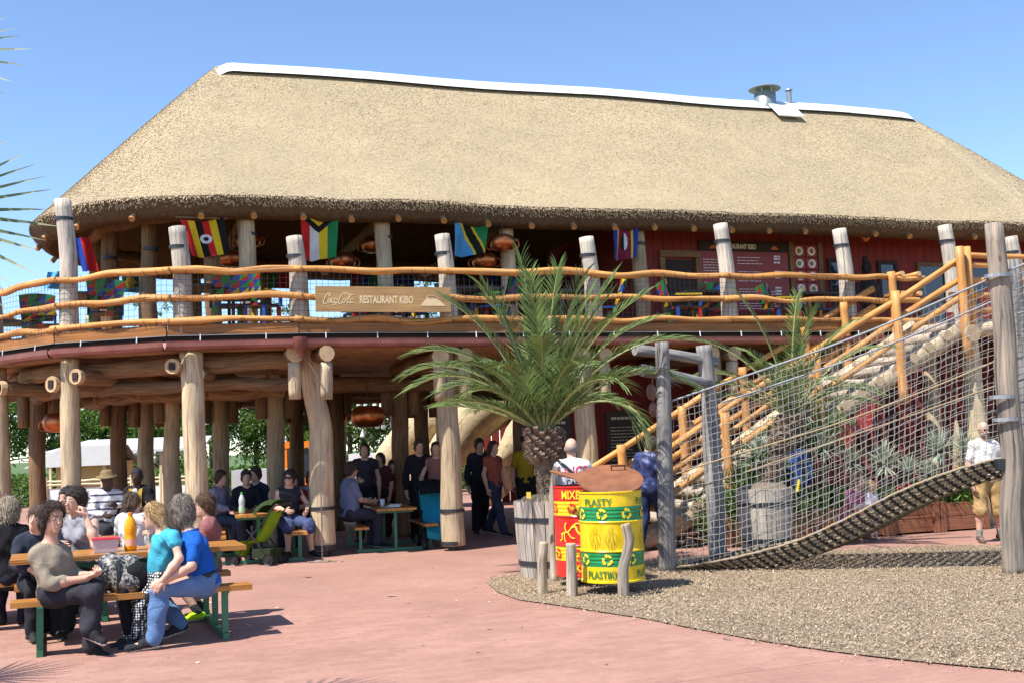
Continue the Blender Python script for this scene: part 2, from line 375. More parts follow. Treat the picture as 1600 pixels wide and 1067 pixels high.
        uvl.data.foreach_set('uv', np.array([c for f in s.uv for q in f for c in q], dtype=np.float32))
        if any(s.tone):
            at = me.attributes.new('tone', 'FLOAT', 'FACE'); at.data.foreach_set('value', np.array(s.tone, dtype=np.float32))
        if not isinstance(mats, (list, tuple)): mats = [mats]
        for m in mats: me.materials.append(MT[m] if isinstance(m, str) else m)
        me.update(calc_edges=True); me.validate()
        o = bpy.data.objects.new(name, me); COL.objects.link(o)
        if parent: o.parent = parent; ORG[o.name] = org(parent)
        if off is not None: o.location = off
        if kind: o['kind'] = kind
        if label: o['label'] = label
        return o
def tag(o, label, cat, group=None):
    o['label'] = label; o['category'] = cat
    if group: o['group'] = group
    return o
def thing(name, label, cat, loc=(0, 0, 0), group=None):
    o = bpy.data.objects.new(name, None); COL.objects.link(o); o.location = loc; o.empty_display_size = .2
    ORG[o.name] = Vector(loc); tag(o, label, cat, group); return o
def copy_tree(root, loc, rz=0, sc=1, label=None, group=None):
    def cp(o, par):
        c = o.copy(); COL.objects.link(c)
        if par is not None: c.parent = par
        for ch in o.children: cp(ch, c)
        return c
    r = cp(root, None); r.location = loc; r.rotation_euler = (0, 0, rz); r.scale = (sc, sc, sc) if not hasattr(sc, '__len__') else sc
    if label: r['label'] = label
    if group: r['group'] = group
    ORG[r.name] = Vector(loc)
    return r
def single(mb, name, mats, label, cat, smooth=False, group=None, at=None):
    o = mb.build(name, mats, None, smooth, off=Vector(at) if at is not None else None); return tag(o, label, cat, group)
def text_mesh(txt, size=1., bold=0., xs=1., shear=0.):
    """flat glyph outline as (verts, faces) centred on x, baseline y = 0"""
    cu = bpy.data.curves.new('t', 'FONT'); cu.body = txt; cu.size = size; cu.offset = bold; cu.shear = shear
    cu.align_x = 'CENTER'; cu.fill_mode = 'FRONT'; cu.resolution_u = 3
    ob = bpy.data.objects.new('t', cu); COL.objects.link(ob)
    dg = bpy.context.evaluated_depsgraph_get(); me = bpy.data.meshes.new_from_object(ob.evaluated_get(dg))
    vs_ = [(v.co.x*xs, v.co.y) for v in me.vertices]; fs = [tuple(p.vertices) for p in me.polygons]
    bpy.data.objects.remove(ob); bpy.data.curves.remove(cu); bpy.data.meshes.remove(me)
    return vs_, fs
def put_flat(mb, vf, fn, m=0):
    """maps flat 2-D geometry through fn(x, y) -> 3-D point"""
    vs_, fs = vf; i = len(mb.v)
    mb.v += [tuple(fn(x, y)) for x, y in vs_]
    for f in fs: mb.face([i+a for a in f], None, m)
def ribbon(pts, w, closed=False):
    """flat stroke of width w along 2-D points"""
    n = len(pts); vs_, fs = [], []
    for k in range(n):
        a = pts[(k-1) % n] if (closed or k) else pts[k]; b = pts[(k+1) % n] if (closed or k < n-1) else pts[k]
        dx, dy = b[0]-a[0], b[1]-a[1]; l = math.hypot(dx, dy) or 1; ww = w[k] if hasattr(w, '__len__') else w
        vs_ += [(pts[k][0]-dy/l*ww/2, pts[k][1]+dx/l*ww/2), (pts[k][0]+dy/l*ww/2, pts[k][1]-dx/l*ww/2)]
    for k in range(n if closed else n-1):
        j = (k+1) % n; fs.append((2*k, 2*k+1, 2*j+1, 2*j))
    return vs_, fs
def spl(pts, sub=6):
    out = []
    for k in range(len(pts)-1):
        p0 = pts[max(k-1, 0)]; p1 = pts[k]; p2 = pts[k+1]; p3 = pts[min(k+2, len(pts)-1)]
        for j in range(sub):
            x = j/sub
            out.append(tuple(.5*(2*p1[c]+(p2[c]-p0[c])*x+(2*p0[c]-5*p1[c]+4*p2[c]-p3[c])*x*x+(3*p1[c]-p0[c]-3*p2[c]+p3[c])*x**3) for c in range(len(p1))))
    out.append(tuple(pts[-1])); return out
def wob(a, b, n, amp):
    a = Vector(a); b = Vector(b); out = []
    for k in range(n+1):
        p = a.lerp(b, k/n)
        if 0 < k < n: p = p + Vector((random.uniform(-amp, amp), random.uniform(-amp, amp), random.uniform(-amp, amp)))
        out.append(p)
    return out
# ------------------------------------------------------------------ mass geometry from arrays
def quads_np(name, A, B, C, D, tone, mat, parent=None, kind='stuff'):
    n = len(A); o0 = np.array(org(parent) if parent else (0, 0, 0), dtype=np.float32)
    v = np.stack([A, B, C, D], 1).reshape(-1, 3).astype(np.float32) - o0
    me = bpy.data.meshes.new(name); me.vertices.add(4*n); me.vertices.foreach_set('co', v.ravel())
    me.loops.add(4*n); me.polygons.add(n); me.loops.foreach_set('vertex_index', np.arange(4*n, dtype=np.int32))
    me.polygons.foreach_set('loop_start', np.arange(0, 4*n, 4, dtype=np.int32)); me.polygons.foreach_set('loop_total', np.full(n, 4, dtype=np.int32))
    at = me.attributes.new('tone', 'FLOAT', 'FACE'); at.data.foreach_set('value', np.asarray(tone, dtype=np.float32))
    me.materials.append(MT[mat]); me.update(calc_edges=True)
    o = bpy.data.objects.new(name, me); COL.objects.link(o)
    if parent: o.parent = parent; ORG[o.name] = org(parent)
    if kind: o['kind'] = kind
    return o
def nrm(a): return a/np.maximum(np.linalg.norm(a, axis=1, keepdims=True), 1e-9)
def structure(mb, name, mat, smooth=False):
    o = mb.build(name, mat, None, smooth); o['kind'] = 'structure'; return o

# ------------------------------------------------------------------ ground
mb = MB(); mb.quad((-400, -60, -.06), (400, -60, -.06), (400, 700, -.06), (-400, 700, -.06)); structure(mb, 'lawn', 'lawn')
mb = MB(); pv = [(-26, -8), (30, -8), (34, 24), (20, 42), (-30, 40)]
for x, y in pv: mb.v.append((x, y, 0.))
mb.face(range(len(pv))); paving = structure(mb, 'red_paving', 'paving')
# nearest paving blocks, laid in running bond, each with its own edges (3 mm joints)
bd = Vector((math.cos(R(24)), math.sin(R(24)), 0)); bp = Vector((-bd.y, bd.x, 0))
bw, bh = .22, .11
cand = []
mulch_near = [G(*q) for q in ((760, 910), (778, 926), (812, 938), (870, 946), (940, 957), (1000, 966), (1090, 984), (1200, 1004), (1300, 1019), (1400, 1031), (1500, 1041), (1600, 1050))]
mulch_far = [G(*q) for q in ((1600, 851), (1500, 853), (1400, 856), (1300, 860), (1200, 864), (1100, 868), (1040, 874), (960, 884), (880, 893), (800, 899), (770, 903))]
near_r = mulch_near[-1] - mulch_near[-3]
mulch_poly = mulch_near + [mulch_near[-1]+near_r*4, Vector((24, 9, 0)), Vector((24, 17.5, 0))] + mulch_far
def inpoly(x, y, poly):
    c = False; n = len(poly)
    for i in range(n):
        a, b = poly[i], poly[(i+1) % n]
        if (a.y > y) != (b.y > y) and x < (b.x-a.x)*(y-a.y)/(b.y-a.y)+a.x: c = not c
    return c
for j in range(60, 140):
    for i in range(-60, 60):
        p = bd*((i+.5*(j % 2))*bw) + bp*(j*bh)
        q = p - Vector((0, 0, EYE)); d = q.dot(_f)
        px = 800+F*q.dot(_r)/d; py = 533.5-F*q.dot(_u)/d
        if py > 1075 or py < 950 or px < -15 or px > 1615 or inpoly(p.x, p.y, mulch_poly): continue
        cand.append((p.y, p))
cand.sort(key=lambda c: c[0])
TOP = .0022
def block_into(mb, p, t):
    x, y = bd*(bw-.0016)/2, bp*(bh-.0016)/2; e = .0012
    xi, yi = x*(1-e/(bw/2)), y*(1-e/(bh/2))
    zt = Z*(TOP+random.uniform(-.0002, .0002)); zl = Z*.0012
    i = len(mb.v)
    for (a, b, zz) in ((-x, -y, zl), (x, -y, zl), (x, y, zl), (-x, y, zl), (-xi, -yi, zt), (xi, -yi, zt), (xi, yi, zt), (-xi, yi, zt)):
        mb.v.append(tuple(p+a+b+zz))
    mb.face((i+4, i+5, i+6, i+7), None, 0, t)
    for k in range(4): mb.face((i+k, i+(k+1) % 4, i+4+(k+1) % 4, i+4+k), None, 0, t)
mb0 = MB(); block_into(mb0, Vector((0, 0, 0)), 0); blk0 = None
for k, (_, p) in enumerate(cand[:300]):
    if blk0 is None: o = blk0 = mb0.build('paving_block', 'block', paving)
    else: o = bpy.data.objects.new('paving_block', blk0.data); COL.objects.link(o); o.parent = paving
    o.location = p
mbs = MB()
for _, p in cand[300:]: block_into(mbs, p, random.random()+.001)
if cand[300:]: mbs.build('paving_blocks_beyond', 'block', paving, kind='stuff')

mb = MB()
for p in mulch_poly: mb.v.append((p.x, p.y, .012))
mb.face(range(len(mulch_poly))); mulch = structure(mb, 'mulch_bed', 'mulch')
n = 120000
xs = rng.uniform(-.5, 8.5, n*3); ys = 7.15+rng.random(n*3)**1.4*9.6
keep = np.array([inpoly(x, y, mulch_poly) for x, y in zip(xs, ys)]); xs, ys = xs[keep][:n], ys[keep][:n]; n = len(xs)
ex = rng.normal(0, .05, n)*np.where(rng.random(n) < .12, 3, 1)
ctr = np.stack([xs+ex, ys+ex*.5, .012+rng.random(n)*.022], 1)
a = rng.uniform(0, 2*np.pi, n); L = rng.uniform(.004, .013, n); W = rng.uniform(.0018, .005, n); tilt = rng.normal(0, .5, n); roll_ = rng.normal(0, .5, n)
L[rng.random(n) < .01] *= 5
dx = np.stack([np.cos(a)*np.cos(tilt), np.sin(a)*np.cos(tilt), np.sin(tilt)], 1)*L[:, None]
dy = np.stack([-np.sin(a)*np.cos(roll_), np.cos(a)*np.cos(roll_), np.sin(roll_)], 1)*W[:, None]
nl = 90; lp = [(random.uniform(-4.5, 3.5), random.uniform(8, 17)) for _ in range(nl)]
mb = MB()
for x, y in lp:
    a = random.uniform(0, 6.28); l = random.choice([.012, .015, .02, .02, .05]); w = l*random.uniform(.15, .7); c = Vector((x, y, .004)); d = Vector((math.cos(a), math.sin(a), 0)); s_ = Vector((-d.y, d.x, 0))
    mb.quad(c-d*l-s_*w, c+d*l-s_*w, c+d*l*.8+s_*w+Z*.008, c-d*l+s_*w*.7+Z*.003, random.choice([0, 0, 1, 2]))
o = mb.build('litter', [colmat('paper_scrap', (.6, .58, .54)), colmat('dry_leaf', (.2, .12, .05)), colmat('bark_bit', (.3, .22, .14))]); o['kind'] = 'stuff'
ch = quads_np('bark_chips', ctr-dx-dy, ctr+dx-dy, ctr+dx+dy, ctr-dx+dy, rng.beta(2, 2, n), 'chips'); ch['kind'] = 'stuff'

# ------------------------------------------------------------------ restaurant building
rest = thing('restaurant_building', 'large two-storey timber restaurant under a long straw-coloured thatched roof', 'building', E(6, -5))
DC = E(0, -4.75)
def ang_dir(k): a = R(-71-22.5*k); return Vector((math.cos(a), math.sin(a), 0))
def deck_path(r_off, s_end=18.5, back=True):
    """front edge from right to left, round the left end; r_off from deck edge (4.75)"""
    pts = [E(s_end, r_off), E(0, r_off)]
    for k in range(1, 8): pts.append(DC + ang_dir(k)*(4.75+r_off))
    pts.append(DC - N*(4.75+r_off))
    if back: pts.append(E(s_end, -9.5-r_off))
    return pts
# deck slab + soffit
dp = deck_path(-.06)
mb = MB(); n0 = len(dp)
for z in (3.08, 3.34):
    for p in dp: mb.v.append((p.x, p.y, z))
mb.face(list(range(n0)), [(p.x, p.y) for p in dp], 0); mb.face(list(range(n0, 2*n0))[::-1], [(p.x, p.y) for p in dp], 1)
for k in range(n0): j = (k+1) % n0; mb.face((k, j, n0+j, n0+k), None, 2)
mb.build('deck', ['soffit', 'fascia', 'darkdoor'], rest)
# fascia boards, gutter and brackets, one per edge
fp = deck_path(0, 18.5, False)
front = [E(18.5, 0), E(13.8, 0), E(9.2, 0), E(4.6, 0)] + fp[1:]
for a, b in zip(front[:-1], front[1:]):
    d = (b-a).normalized(); nn = Vector((-d.y, d.x, 0)) if (Vector((-d.y, d.x, 0))).dot(a+b-2*DC) > 0 or (a-E(10, -4.75)).dot(N) < 0 else Vector((d.y, -d.x, 0))
    nn = Vector((-d.y, d.x, 0))
    if nn.dot((a+b)/2 - (DC if (a+b).dot(U)/2 < DC.dot(U) else (DC + U*((a+b)/2-DC).dot(U)))) < 0: nn = -nn
    mb = MB(); mb.plank(a+d*.004+nn*.02+Z*3.37, b-d*.004+nn*.02+Z*3.37, .035, .155); mb.build('fascia_board', 'fascia', rest)
    mb = MB(); off = nn*.075
    prof = [(-.06, .055), (-.062, 0), (-.045, -.055), (0, -.075), (.05, -.06), (.068, -.02), (.07, .05), (.076, .058), (.062, .05), (.05, -.01), (0, -.06), (-.05, .05)]
    base = len(mb.v)
    for e in (a, b):
        for (x, z) in prof: mb.v.append(tuple(e+off+nn*x+Z*(3.145+z)))
    m_ = len(prof)
    for k in range(m_): j = (k+1) % m_; mb.face((base+k, base+j, base+m_+j, base+m_+k))
    g = mb.build('gutter', 'gutter', rest)
    mb2 = MB(); L = (b-a).length; k = int(L/.75)
    mb2.tube([a+nn*.055+Z*3.285, b+nn*.055+Z*3.285], .005, 5); mb2.build('drip_strip', 'galv', rest)
    for j in range(k):
        p = a.lerp(b, (j+.5)/k); mb3 = MB(); mb3.tube([p+off+Z*3.2, p+nn*.06+Z*3.3], .009, 5); mb3.build('gutter_bracket', 'zinc', g)
mb = MB(); c0 = E(0, .1); mb.lathe(c0+Z*2.92, [(.03, 0), (.05, .1), (.1, .16), (.11, .3)], 10); mb.build('rain_hopper', 'gutter', rest, True)
# rain chain
mb = MB()
c1 = P(500, 700, 16.42); c1 = Vector((c1.x, c1.y, 0))
for k in range(74):
    z = 2.95-k*.04; mb.lathe(c0.lerp(c1, min(1, k/9)**.6)*1+Z*z, [(.005, -.018), (.01, -.008), (.01, .008), (.005, .018)], 6)
mb.build('rain_chain', 'p3', rest)
mb = MB()
for k in range(60): mb.ball(c1+Vector((random.gauss(0, .09), random.gauss(0, .07), .012)), (.018, .015, .01), 5)
o = mb.build('drain_pebbles', 'stone', None); o['kind'] = 'stuff'

# columns
def px_of(p): q = Vector(p)-Vector((0, 0, EYE)); return 800+F*q.dot(_r)/q.dot(_f)
def column(base, h, r, lean=(0, 0), bend=.06, mat='pale', notch=None, rings=False, name='log_column', cap='end'):
    pts = []; n = 6
    bx, by = random.uniform(-bend, bend), random.uniform(-bend, bend)
    for k in range(n+1):
        t = k/n; w = math.sin(math.pi*t)
        pts.append(Vector(base) + Vector((lean[0]*t+bx*w+random.uniform(-.012, .012), lean[1]*t+by*w, h*t)))
    rad = [r*(1.07-.12*k/n+random.uniform(-.035, .035)) for k in range(n+1)]
    mb = MB(); mb.tube(pts, rad, 16, 0, 1, .075, sub=5)
    c = mb.build(name, [mat, cap], rest, True)
    return c, pts, rad
def ringband(p, r, parent, h=.06, mat='iron'):
    mb = MB(); mb.lathe(p, [(r, -h/2), (r+.012, -h/2), (r+.012, h/2), (r, h/2)], 16); mb.build('iron_band', mat, parent)
fc = [(s, E(s, -.3)) for s in (0, 2.32, 4.64, 6.96, 9.3, 11.6, 13.9)]
ends = [DC + ang_dir(k)*4.42 for k in (1, 2, 3, 4.2)] + [E(2.3, -9.2), E(4.6, -9.2)]
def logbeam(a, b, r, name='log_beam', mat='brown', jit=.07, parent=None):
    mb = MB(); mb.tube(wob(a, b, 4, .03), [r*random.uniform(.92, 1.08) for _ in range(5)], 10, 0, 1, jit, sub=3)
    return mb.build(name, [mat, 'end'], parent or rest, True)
for i, (s, p) in enumerate(fc):
    if i == 0:    # the bent front corner post
        base = G(504, 870) + Vector((0, .16, 0))
        top = P(485, 545, base.y)
        q = [base+Z*.1, P(503, 790, base.y), P(502, 700, base.y), P(500, 660, base.y), P(489, 612, base.y), P(486, 565, base.y), top+Z*.1]
        mb = MB(); mb.tube(q, [.185, .185, .18, .165, .155, .165, .17], 16, 0, 1, .045, sub=4); c = mb.build('log_column', ['pale', 'end'], rest, True)
        ringband(base+Z*.14, .19, c, .07); ringband(Vector(q[1])-Z*.03, .188, c, .05)
        mb = MB(); mb.lathe(base, [(.0, .1), (.09, .1), (.09, 0)], 12); mb.build('steel_foot', 'iron', c)
    else:
        c, pts, rad = column(p+Z*.07, 3.0, .165, (-.03, 0), .05)
        ringband(p+Z*.11, rad[0], c, .06); ringband(p+Z*.6, rad[1], c, .05)
        mb = MB(); mb.lathe(p, [(.0, .08), (.08, .08), (.08, 0)], 12); mb.build('steel_foot', 'iron', c)
    for sg in (-1, 1):
        if i > 3: continue
        x = E(s, .03) + U*(.2*sg) + Z*2.93
        if i == 0: x = P(461 if sg < 0 else 511, 552, 16.5)
        logbeam(x, x - N*3.6 + U*(-.15*sg), .125)
        mb = MB(); mb.tube([x - N*.1 - Z*.125, x - N*.1 - Z*.4, x-N*.1 - Z*.66], [.095, .1, .09], 8, 0, 1, .09, sub=2); mb.build('bracket_block', ['pale', 'end'], rest, True)
for i, p in enumerate(ends):
    lit = i < 4
    tpx = {0: 310, 1: 117, 2: 2}.get(i)
    if tpx is not None:
        kk = min([j*.01 for j in range(60, 420)], key=lambda kk: abs(px_of(DC+ang_dir(kk)*4.5+Z*1.4)-tpx)); p = DC+ang_dir(kk)*4.5
    c, pts, rad = column(p+Z*.05, 3.02, (.165, .135, .14, .14)[i] if lit else .135, (-.08 if lit else 0, 0), .05)
    ringband(p+Z*.1, rad[0], c, .06)
    d = (DC-p).normalized()
    if i < 3:
        zz = (2.86, 2.6, 2.5)[i]
        x = p - d*.3 + Vector((-d.y, d.x, 0))*(.0) + Z*zz + d.cross(Z)*(-.22 if i == 0 else (-.02 if i == 1 else .3))
        pass
    logbeam(p - d*.05 + Z*2.75, DC + (p-DC).normalized()*1.2 + Z*2.72, .12)
for px, py, py2, r_ in ((80, 600, 612, .12), (118, 588, 600, .115), (269, 572, 580, .11), (0, 606, 612, .11)):
    kk = min([j*.01 for j in range(60, 460)], key=lambda kk: abs(px_of(DC+ang_dir(kk)*4.72+Z*2.6)-px)); e0 = DC+ang_dir(kk)*4.72; a0 = P(px, py, e0.y); d = (DC-e0).normalized()
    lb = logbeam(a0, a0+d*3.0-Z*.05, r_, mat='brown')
    mb = MB(); Y_ = d.cross(Z).normalized(); mb.lathe(a0-d*.004, [(r_*.55, 0), (r_*1.0, -.006), (r_*1.03, .08)], 12, ax=(Y_, Z, d)); mb.build('end_ring', 'end', lb)
    mb = MB(); mb.box(a0-d*.012, (r_*.8, r_*1.0, .02), (Y_, Z, d)); mb.build('mortise', 'darkdoor', lb)
seq = [DC + ang_dir(k)*4.42 for k in range(1, 8)]
allp = [fc[0][1]] + seq + [E(0, -9.2)]
for a, b in zip(allp[:-1], allp[1:]):
    logbeam(a+Z*2.92 + (DC-a).normalized()*.22, b+Z*2.92 + (DC-b).normalized()*.22, .13)
    logbeam(a+Z*2.62 + (DC-a).normalized()*.5, b+Z*2.62 + (DC-b).normalized()*.5, .1)
inner = [Vector((P(px, 700, Y).x, Y, 0)) for px, Y in ((60, 19.6), (187, 20.6), (232, 22.2), (272, 19.6), (344, 21.2), (431, 19.7), (466, 23.2), (524, 22.6), (627, 20.6), (661, 22.6))] + [E(4.6, -3.4)]
for p in inner:
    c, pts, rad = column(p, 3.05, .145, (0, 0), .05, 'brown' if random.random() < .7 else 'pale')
    for sg in (-1, 1):
        mb = MB(); x = p+U*.24*sg+Z*2.75; mb.tube([x, x-Z*.3, x-Z*.6], [.1, .105, .1], 8, 0, 1, .06, sub=2); mb.build('bracket_block', ['brown', 'end'], rest, True)
for a, b in ((E(-.6, -3.4), E(6, -3.4)), (E(-1.5, -6.2), E(5, -6.2)), (E(-1, -8.9), E(7, -8.9))):
    logbeam(a+Z*2.72, b+Z*2.72, .14); 
rp = [DC+ang_dir(k)*3.0 for k in (0, 1, 2, 3, 4, 5, 6)]
for a, b in zip(rp[:-1], rp[1:]): logbeam(a+Z*2.55, b+Z*2.55, .12)

# upper roof columns
for s in (-.5, 1.75, 4.0, 6.45):
    p = E(s, -1.95)+Z*3.34; c, pts, rad = column(p, 2.25, .135, (-.05, 0), .06, 'pale'); ringband(p+Z*1.75, .13, c, .05)
    if s > 3.5 and s < 4.5:
        pass
for k in (1, 2, 3, 4, 5, 6, 7):
    p = DC + U*.1 + ang_dir(k)*2.95 + Z*3.34; c, pts, rad = column(p, 2.4, .125, (0, 0), .05, 'brown'); ringband(p+Z*1.6, .12, c, .05)
for s in (0.5, 2.9, 5.2):
    p = E(s, -8.0)+Z*3.34; column(p, 2.3, .13, (0, 0), .05, 'brown')
for k in (0, 1, 2, 3, 4, 5):
    a = DC + ang_dir(k)*2.95; b = DC + ang_dir(k+1)*2.95; logbeam(a+Z*5.45, b+Z*5.45, .1)
logbeam(E(-.6, -1.95)+Z*5.6, E(6.6, -1.95)+Z*5.6, .1); logbeam(E(-.6, -8.0)+Z*5.6, E(7, -8.0)+Z*5.6, .1)
for s in (-.5, 1.75, 4.0):
    logbeam(E(s, -2.06)+Z*5.45, E(s, -8)+Z*5.45, .1); logbeam(E(s, -2.05)+Z*4.9, E(s, -3.3)+Z*6.0, .08)

# thatched roof
SL, SR, RO = -.71, 14.9, -5.0; EW = 3.62; ZR, ZE = 8.9, 5.62
per = []
for k in range(61): per.append((SL+(SR-SL)*k/60, N.copy()))
for k in range(1, 30): a = math.pi*k/30; per.append((SR, N*math.cos(a)+U*math.sin(a)*1.32))
for k in range(61): per.append((SR-(SR-SL)*k/60, -N))
for k in range(1, 36): a = math.pi*k/36; per.append((SL, -N*math.cos(a)-U*math.sin(a)*.9))
from mathutils import noise as mn
def eav(k): p = E(per[k][0], RO)+per[k][1]*EW; return mn.noise(p*.45)*.07 + mn.noise(p*1.7)*.02
def roof_pt(k, d, z):
    s, nd = per[k]; wav = eav(k)*(d/EW)
    rz = .02*math.sin(s*1.1)*(1-d/EW)
    return E(s, RO)+nd*d+Z*(z+wav+rz)
prof = [(t*EW, ZR-(ZR-ZE)*(t**1.04)) for t in [i/14 for i in range(15)]]
prof += [(EW+.012, ZE-.03), (EW-.05, ZE-.11), (EW-.18, ZE-.25), (EW-.36, ZE-.33)]
topn = len(prof)
prof += [(EW*.6, ZE+.95), (EW*.3, ZE+1.85), (.05, ZR-.45)]
mb = MB(); m_ = len(per)
for (d, z) in prof:
    for k in range(m_): mb.v.append(tuple(roof_pt(k, d, z)))
for r_ in range(len(prof)-1):
    for k in range(m_):
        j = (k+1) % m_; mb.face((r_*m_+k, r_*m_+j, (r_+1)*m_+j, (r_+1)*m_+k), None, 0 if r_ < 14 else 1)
MT['under'] = plain('shaded_reed_underside', (.13, .09, .055), .95, var=.4, scale=18, bmp=.8)  # dark copy of the thatch, shade below the eave put into its colour
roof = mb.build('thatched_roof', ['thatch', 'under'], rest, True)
roof.data.polygons.foreach_set('use_smooth', np.array([not (14 <= k//m_ <= 15) for k in range(len(roof.data.polygons))]))
# cut reed ends standing out of the surface
n = 210000
Lf, Le = SR-SL, math.pi*EW*.5
seg = rng.random(n); kf = np.where(seg < .66, rng.random(n)*60, np.where(seg < .78, 60+rng.random(n)*18, m_-26+rng.random(n)*26))
kf = np.clip(kf, 0, m_-.001)
t = np.where(seg < .66, rng.random(n), np.sqrt(rng.random(n)))
tab = np.array([[roof_pt(k, d, z) for k in range(m_)] for (d, z) in prof[:15]])
k0 = kf.astype(int); fr = (kf-k0)[:, None]; ti = np.clip(t*14, 0, 13.99); t0 = ti.astype(int); ft = (ti-t0)[:, None]
def samp(t0, ft): return (tab[t0, k0]*(1-fr)+tab[t0, (k0+1) % m_]*fr)*(1-ft)+(tab[t0+1, k0]*(1-fr)+tab[t0+1, (k0+1) % m_]*fr)*ft
p = samp(t0, ft)
dn = nrm((tab[t0+1, k0]*(1-fr)+tab[t0+1, (k0+1) % m_]*fr) - (tab[t0, k0]*(1-fr)+tab[t0, (k0+1) % m_]*fr))
ndv = np.array([per[k][1] for k in range(m_)])[k0]
tg = nrm(np.cross(dn, ndv)); nm_ = nrm(np.cross(dn, tg)); nm_ *= np.sign(nm_[:, 2:3])
Ls = rng.uniform(.018, .055, n)[:, None]; Ws = rng.uniform(.004, .0085, n)[:, None]; lift = rng.uniform(.002, .009, n)[:, None]
dn2 = nrm(dn + tg*rng.normal(0, .35, n)[:, None])
lo = p + dn2*Ls + nm_*lift; up_ = p - nm_*.004
s2 = nrm(np.cross(dn2, nm_))*Ws
pt = .5+.5*np.sin(p[:, 0]*.9+p[:, 2]*2.1)*np.sin(p[:, 1]*1.3-p[:, 2]*1.2)
tone = np.clip(.2+rng.beta(2.2, 2.2, n)*.5+.22*(pt-.4)+.1*np.sin(p[:, 2]*9+np.sin(p[:, 0]*1.7)*2), .01, 1)
quads_np('reed_stubs', up_-s2, up_+s2, lo+s2, lo-s2, tone, 'reed', rest)
# ragged eave fringe
n = 8000
kf = np.where(rng.random(n) < .7, rng.random(n)*62, m_-34+rng.random(n)*34); kf = np.clip(kf, 0, m_-.001); k0 = kf.astype(int); fr = (kf-k0)[:, None]
rows = np.array([[roof_pt(k, d, z) for k in range(m_)] for (d, z) in prof[14:18]])
rr = rng.random(n)*2.2+.1; r0 = rr.astype(int); f2 = (rr-r0)[:, None]
p = (rows[r0, k0]*(1-fr)+rows[r0, (k0+1) % m_]*fr)*(1-f2)+(rows[r0+1, k0]*(1-fr)+rows[r0+1, (k0+1) % m_]*fr)*f2
ndv = nrm(np.array([per[k][1] for k in range(m_)])[k0]); tg = np.cross(ndv, [[0, 0, 1]])
dd = nrm(ndv*.25+np.array([[0, 0, -.9]])+rng.normal(0, .25, (n, 3)))
lo = p+dd*rng.uniform(.012, .04, n)[:, None]; s2 = tg*rng.uniform(.005, .01, n)[:, None]
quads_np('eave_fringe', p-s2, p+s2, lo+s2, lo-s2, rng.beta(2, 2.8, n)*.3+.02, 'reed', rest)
# ridge sheets
def ridge_z(s): return ZR + .02*math.sin(s*1.1)
rs = [SL-.28, SL+.4, 2, 4.3, 6.6, 8.9, 11.2, 13.2, SR+.3]
for a, b in zip(rs[:-1], rs[1:]):
    mb = MB(); steps = 6; pr = [(-.32, -.27), (-.3, -.235), (-.15, -.08), (0, .0), (.15, -.08), (.3, -.235), (.32, -.27)]
    for k in range(steps+1):
        s = a+(b-a)*k/steps + (.01 if k == steps else 0)
        dip = -.34*max(0, (SL+.25-s)/.53)**1.5 - .3*max(0, (s-SR+.1)/.4)**1.5
        for (x, z) in pr: mb.v.append(tuple(E(s, RO)+N*x*1.1+Z*(ridge_z(s)+z+.075+dip+(.004 if a in rs[::2] else 0))))
    q = len(pr)
    for k in range(steps):
        for j in range(q-1): mb.face((k*q+j, k*q+j+1, (k+1)*q+j+1, (k+1)*q+j))
    rc = mb.build('ridge_sheet', 'zinc', roof, True)
sc_ = s_at(1200, RO+.2, 8.8)
mb = MB(); sl = (Z*(ZE-ZR)+N*EW).normalized(); c = E(sc_+.25, RO+.42)+Z*(ZR-.36*.857+.12)
mb.plank(c-sl*.15, c+sl*.42, .62, .03, Z); mb.build('flashing', 'zinc', roof)
mb = MB(); c = E(sc_, RO+.1)+Z*ZR; mb.lathe(c, [(.24, -.2), (.24, .2), (.2, .2)], 20)
for k in range(6): a = k*1.047; mb.tube([c+Vector((.2*math.cos(a), .2*math.sin(a), .15)), c+Vector((.22*math.cos(a), .22*math.sin(a), .34))], .012, 4)
mb.lathe(c, [(.36, .3), (.34, .32), (.2, .37), (0, .39)], 20); mb.lathe(c, [(.36, .3), (.2, .31), (0, .31)], 20)
mb.build('roof_vent', 'galv', roof, True)
mb = MB(); c = E(sc_+.62, RO+.1)+Z*ZR; mb.lathe(c, [(.06, -.1), (.06, .3)], 12); mb.lathe(c, [(.085, .31), (.085, .34), (0, .36)], 12); mb.lathe(c, [(.085, .31), (0, .31)], 12); mb.build('vent_pipe', 'galv', roof, True)
# rafters with pale ends under the eave
for k in list(range(1, 60, 3)) + list(range(152, 186, 4)):
    a = roof_pt(k, EW-.12, ZE-.32); b = roof_pt(k, .5, ZR-.75); mb = MB(); mb.tube([a, a.lerp(b, .5), b], .048, 8, 0, 1, .04)
    rf = mb.build('rafter', ['brown', 'end'], rest, True)
    d = (a-b).normalized(); mb = MB(); c = a+d*.012; X = d.cross(Z).normalized(); Y = X.cross(d)
    mb.lathe(c+Z*.0, [(.026, 0), (.05, 0), (.052, -.03)], 9, ax=(X, Y, d)); mb.build('bamboo_end', 'rail', rf)

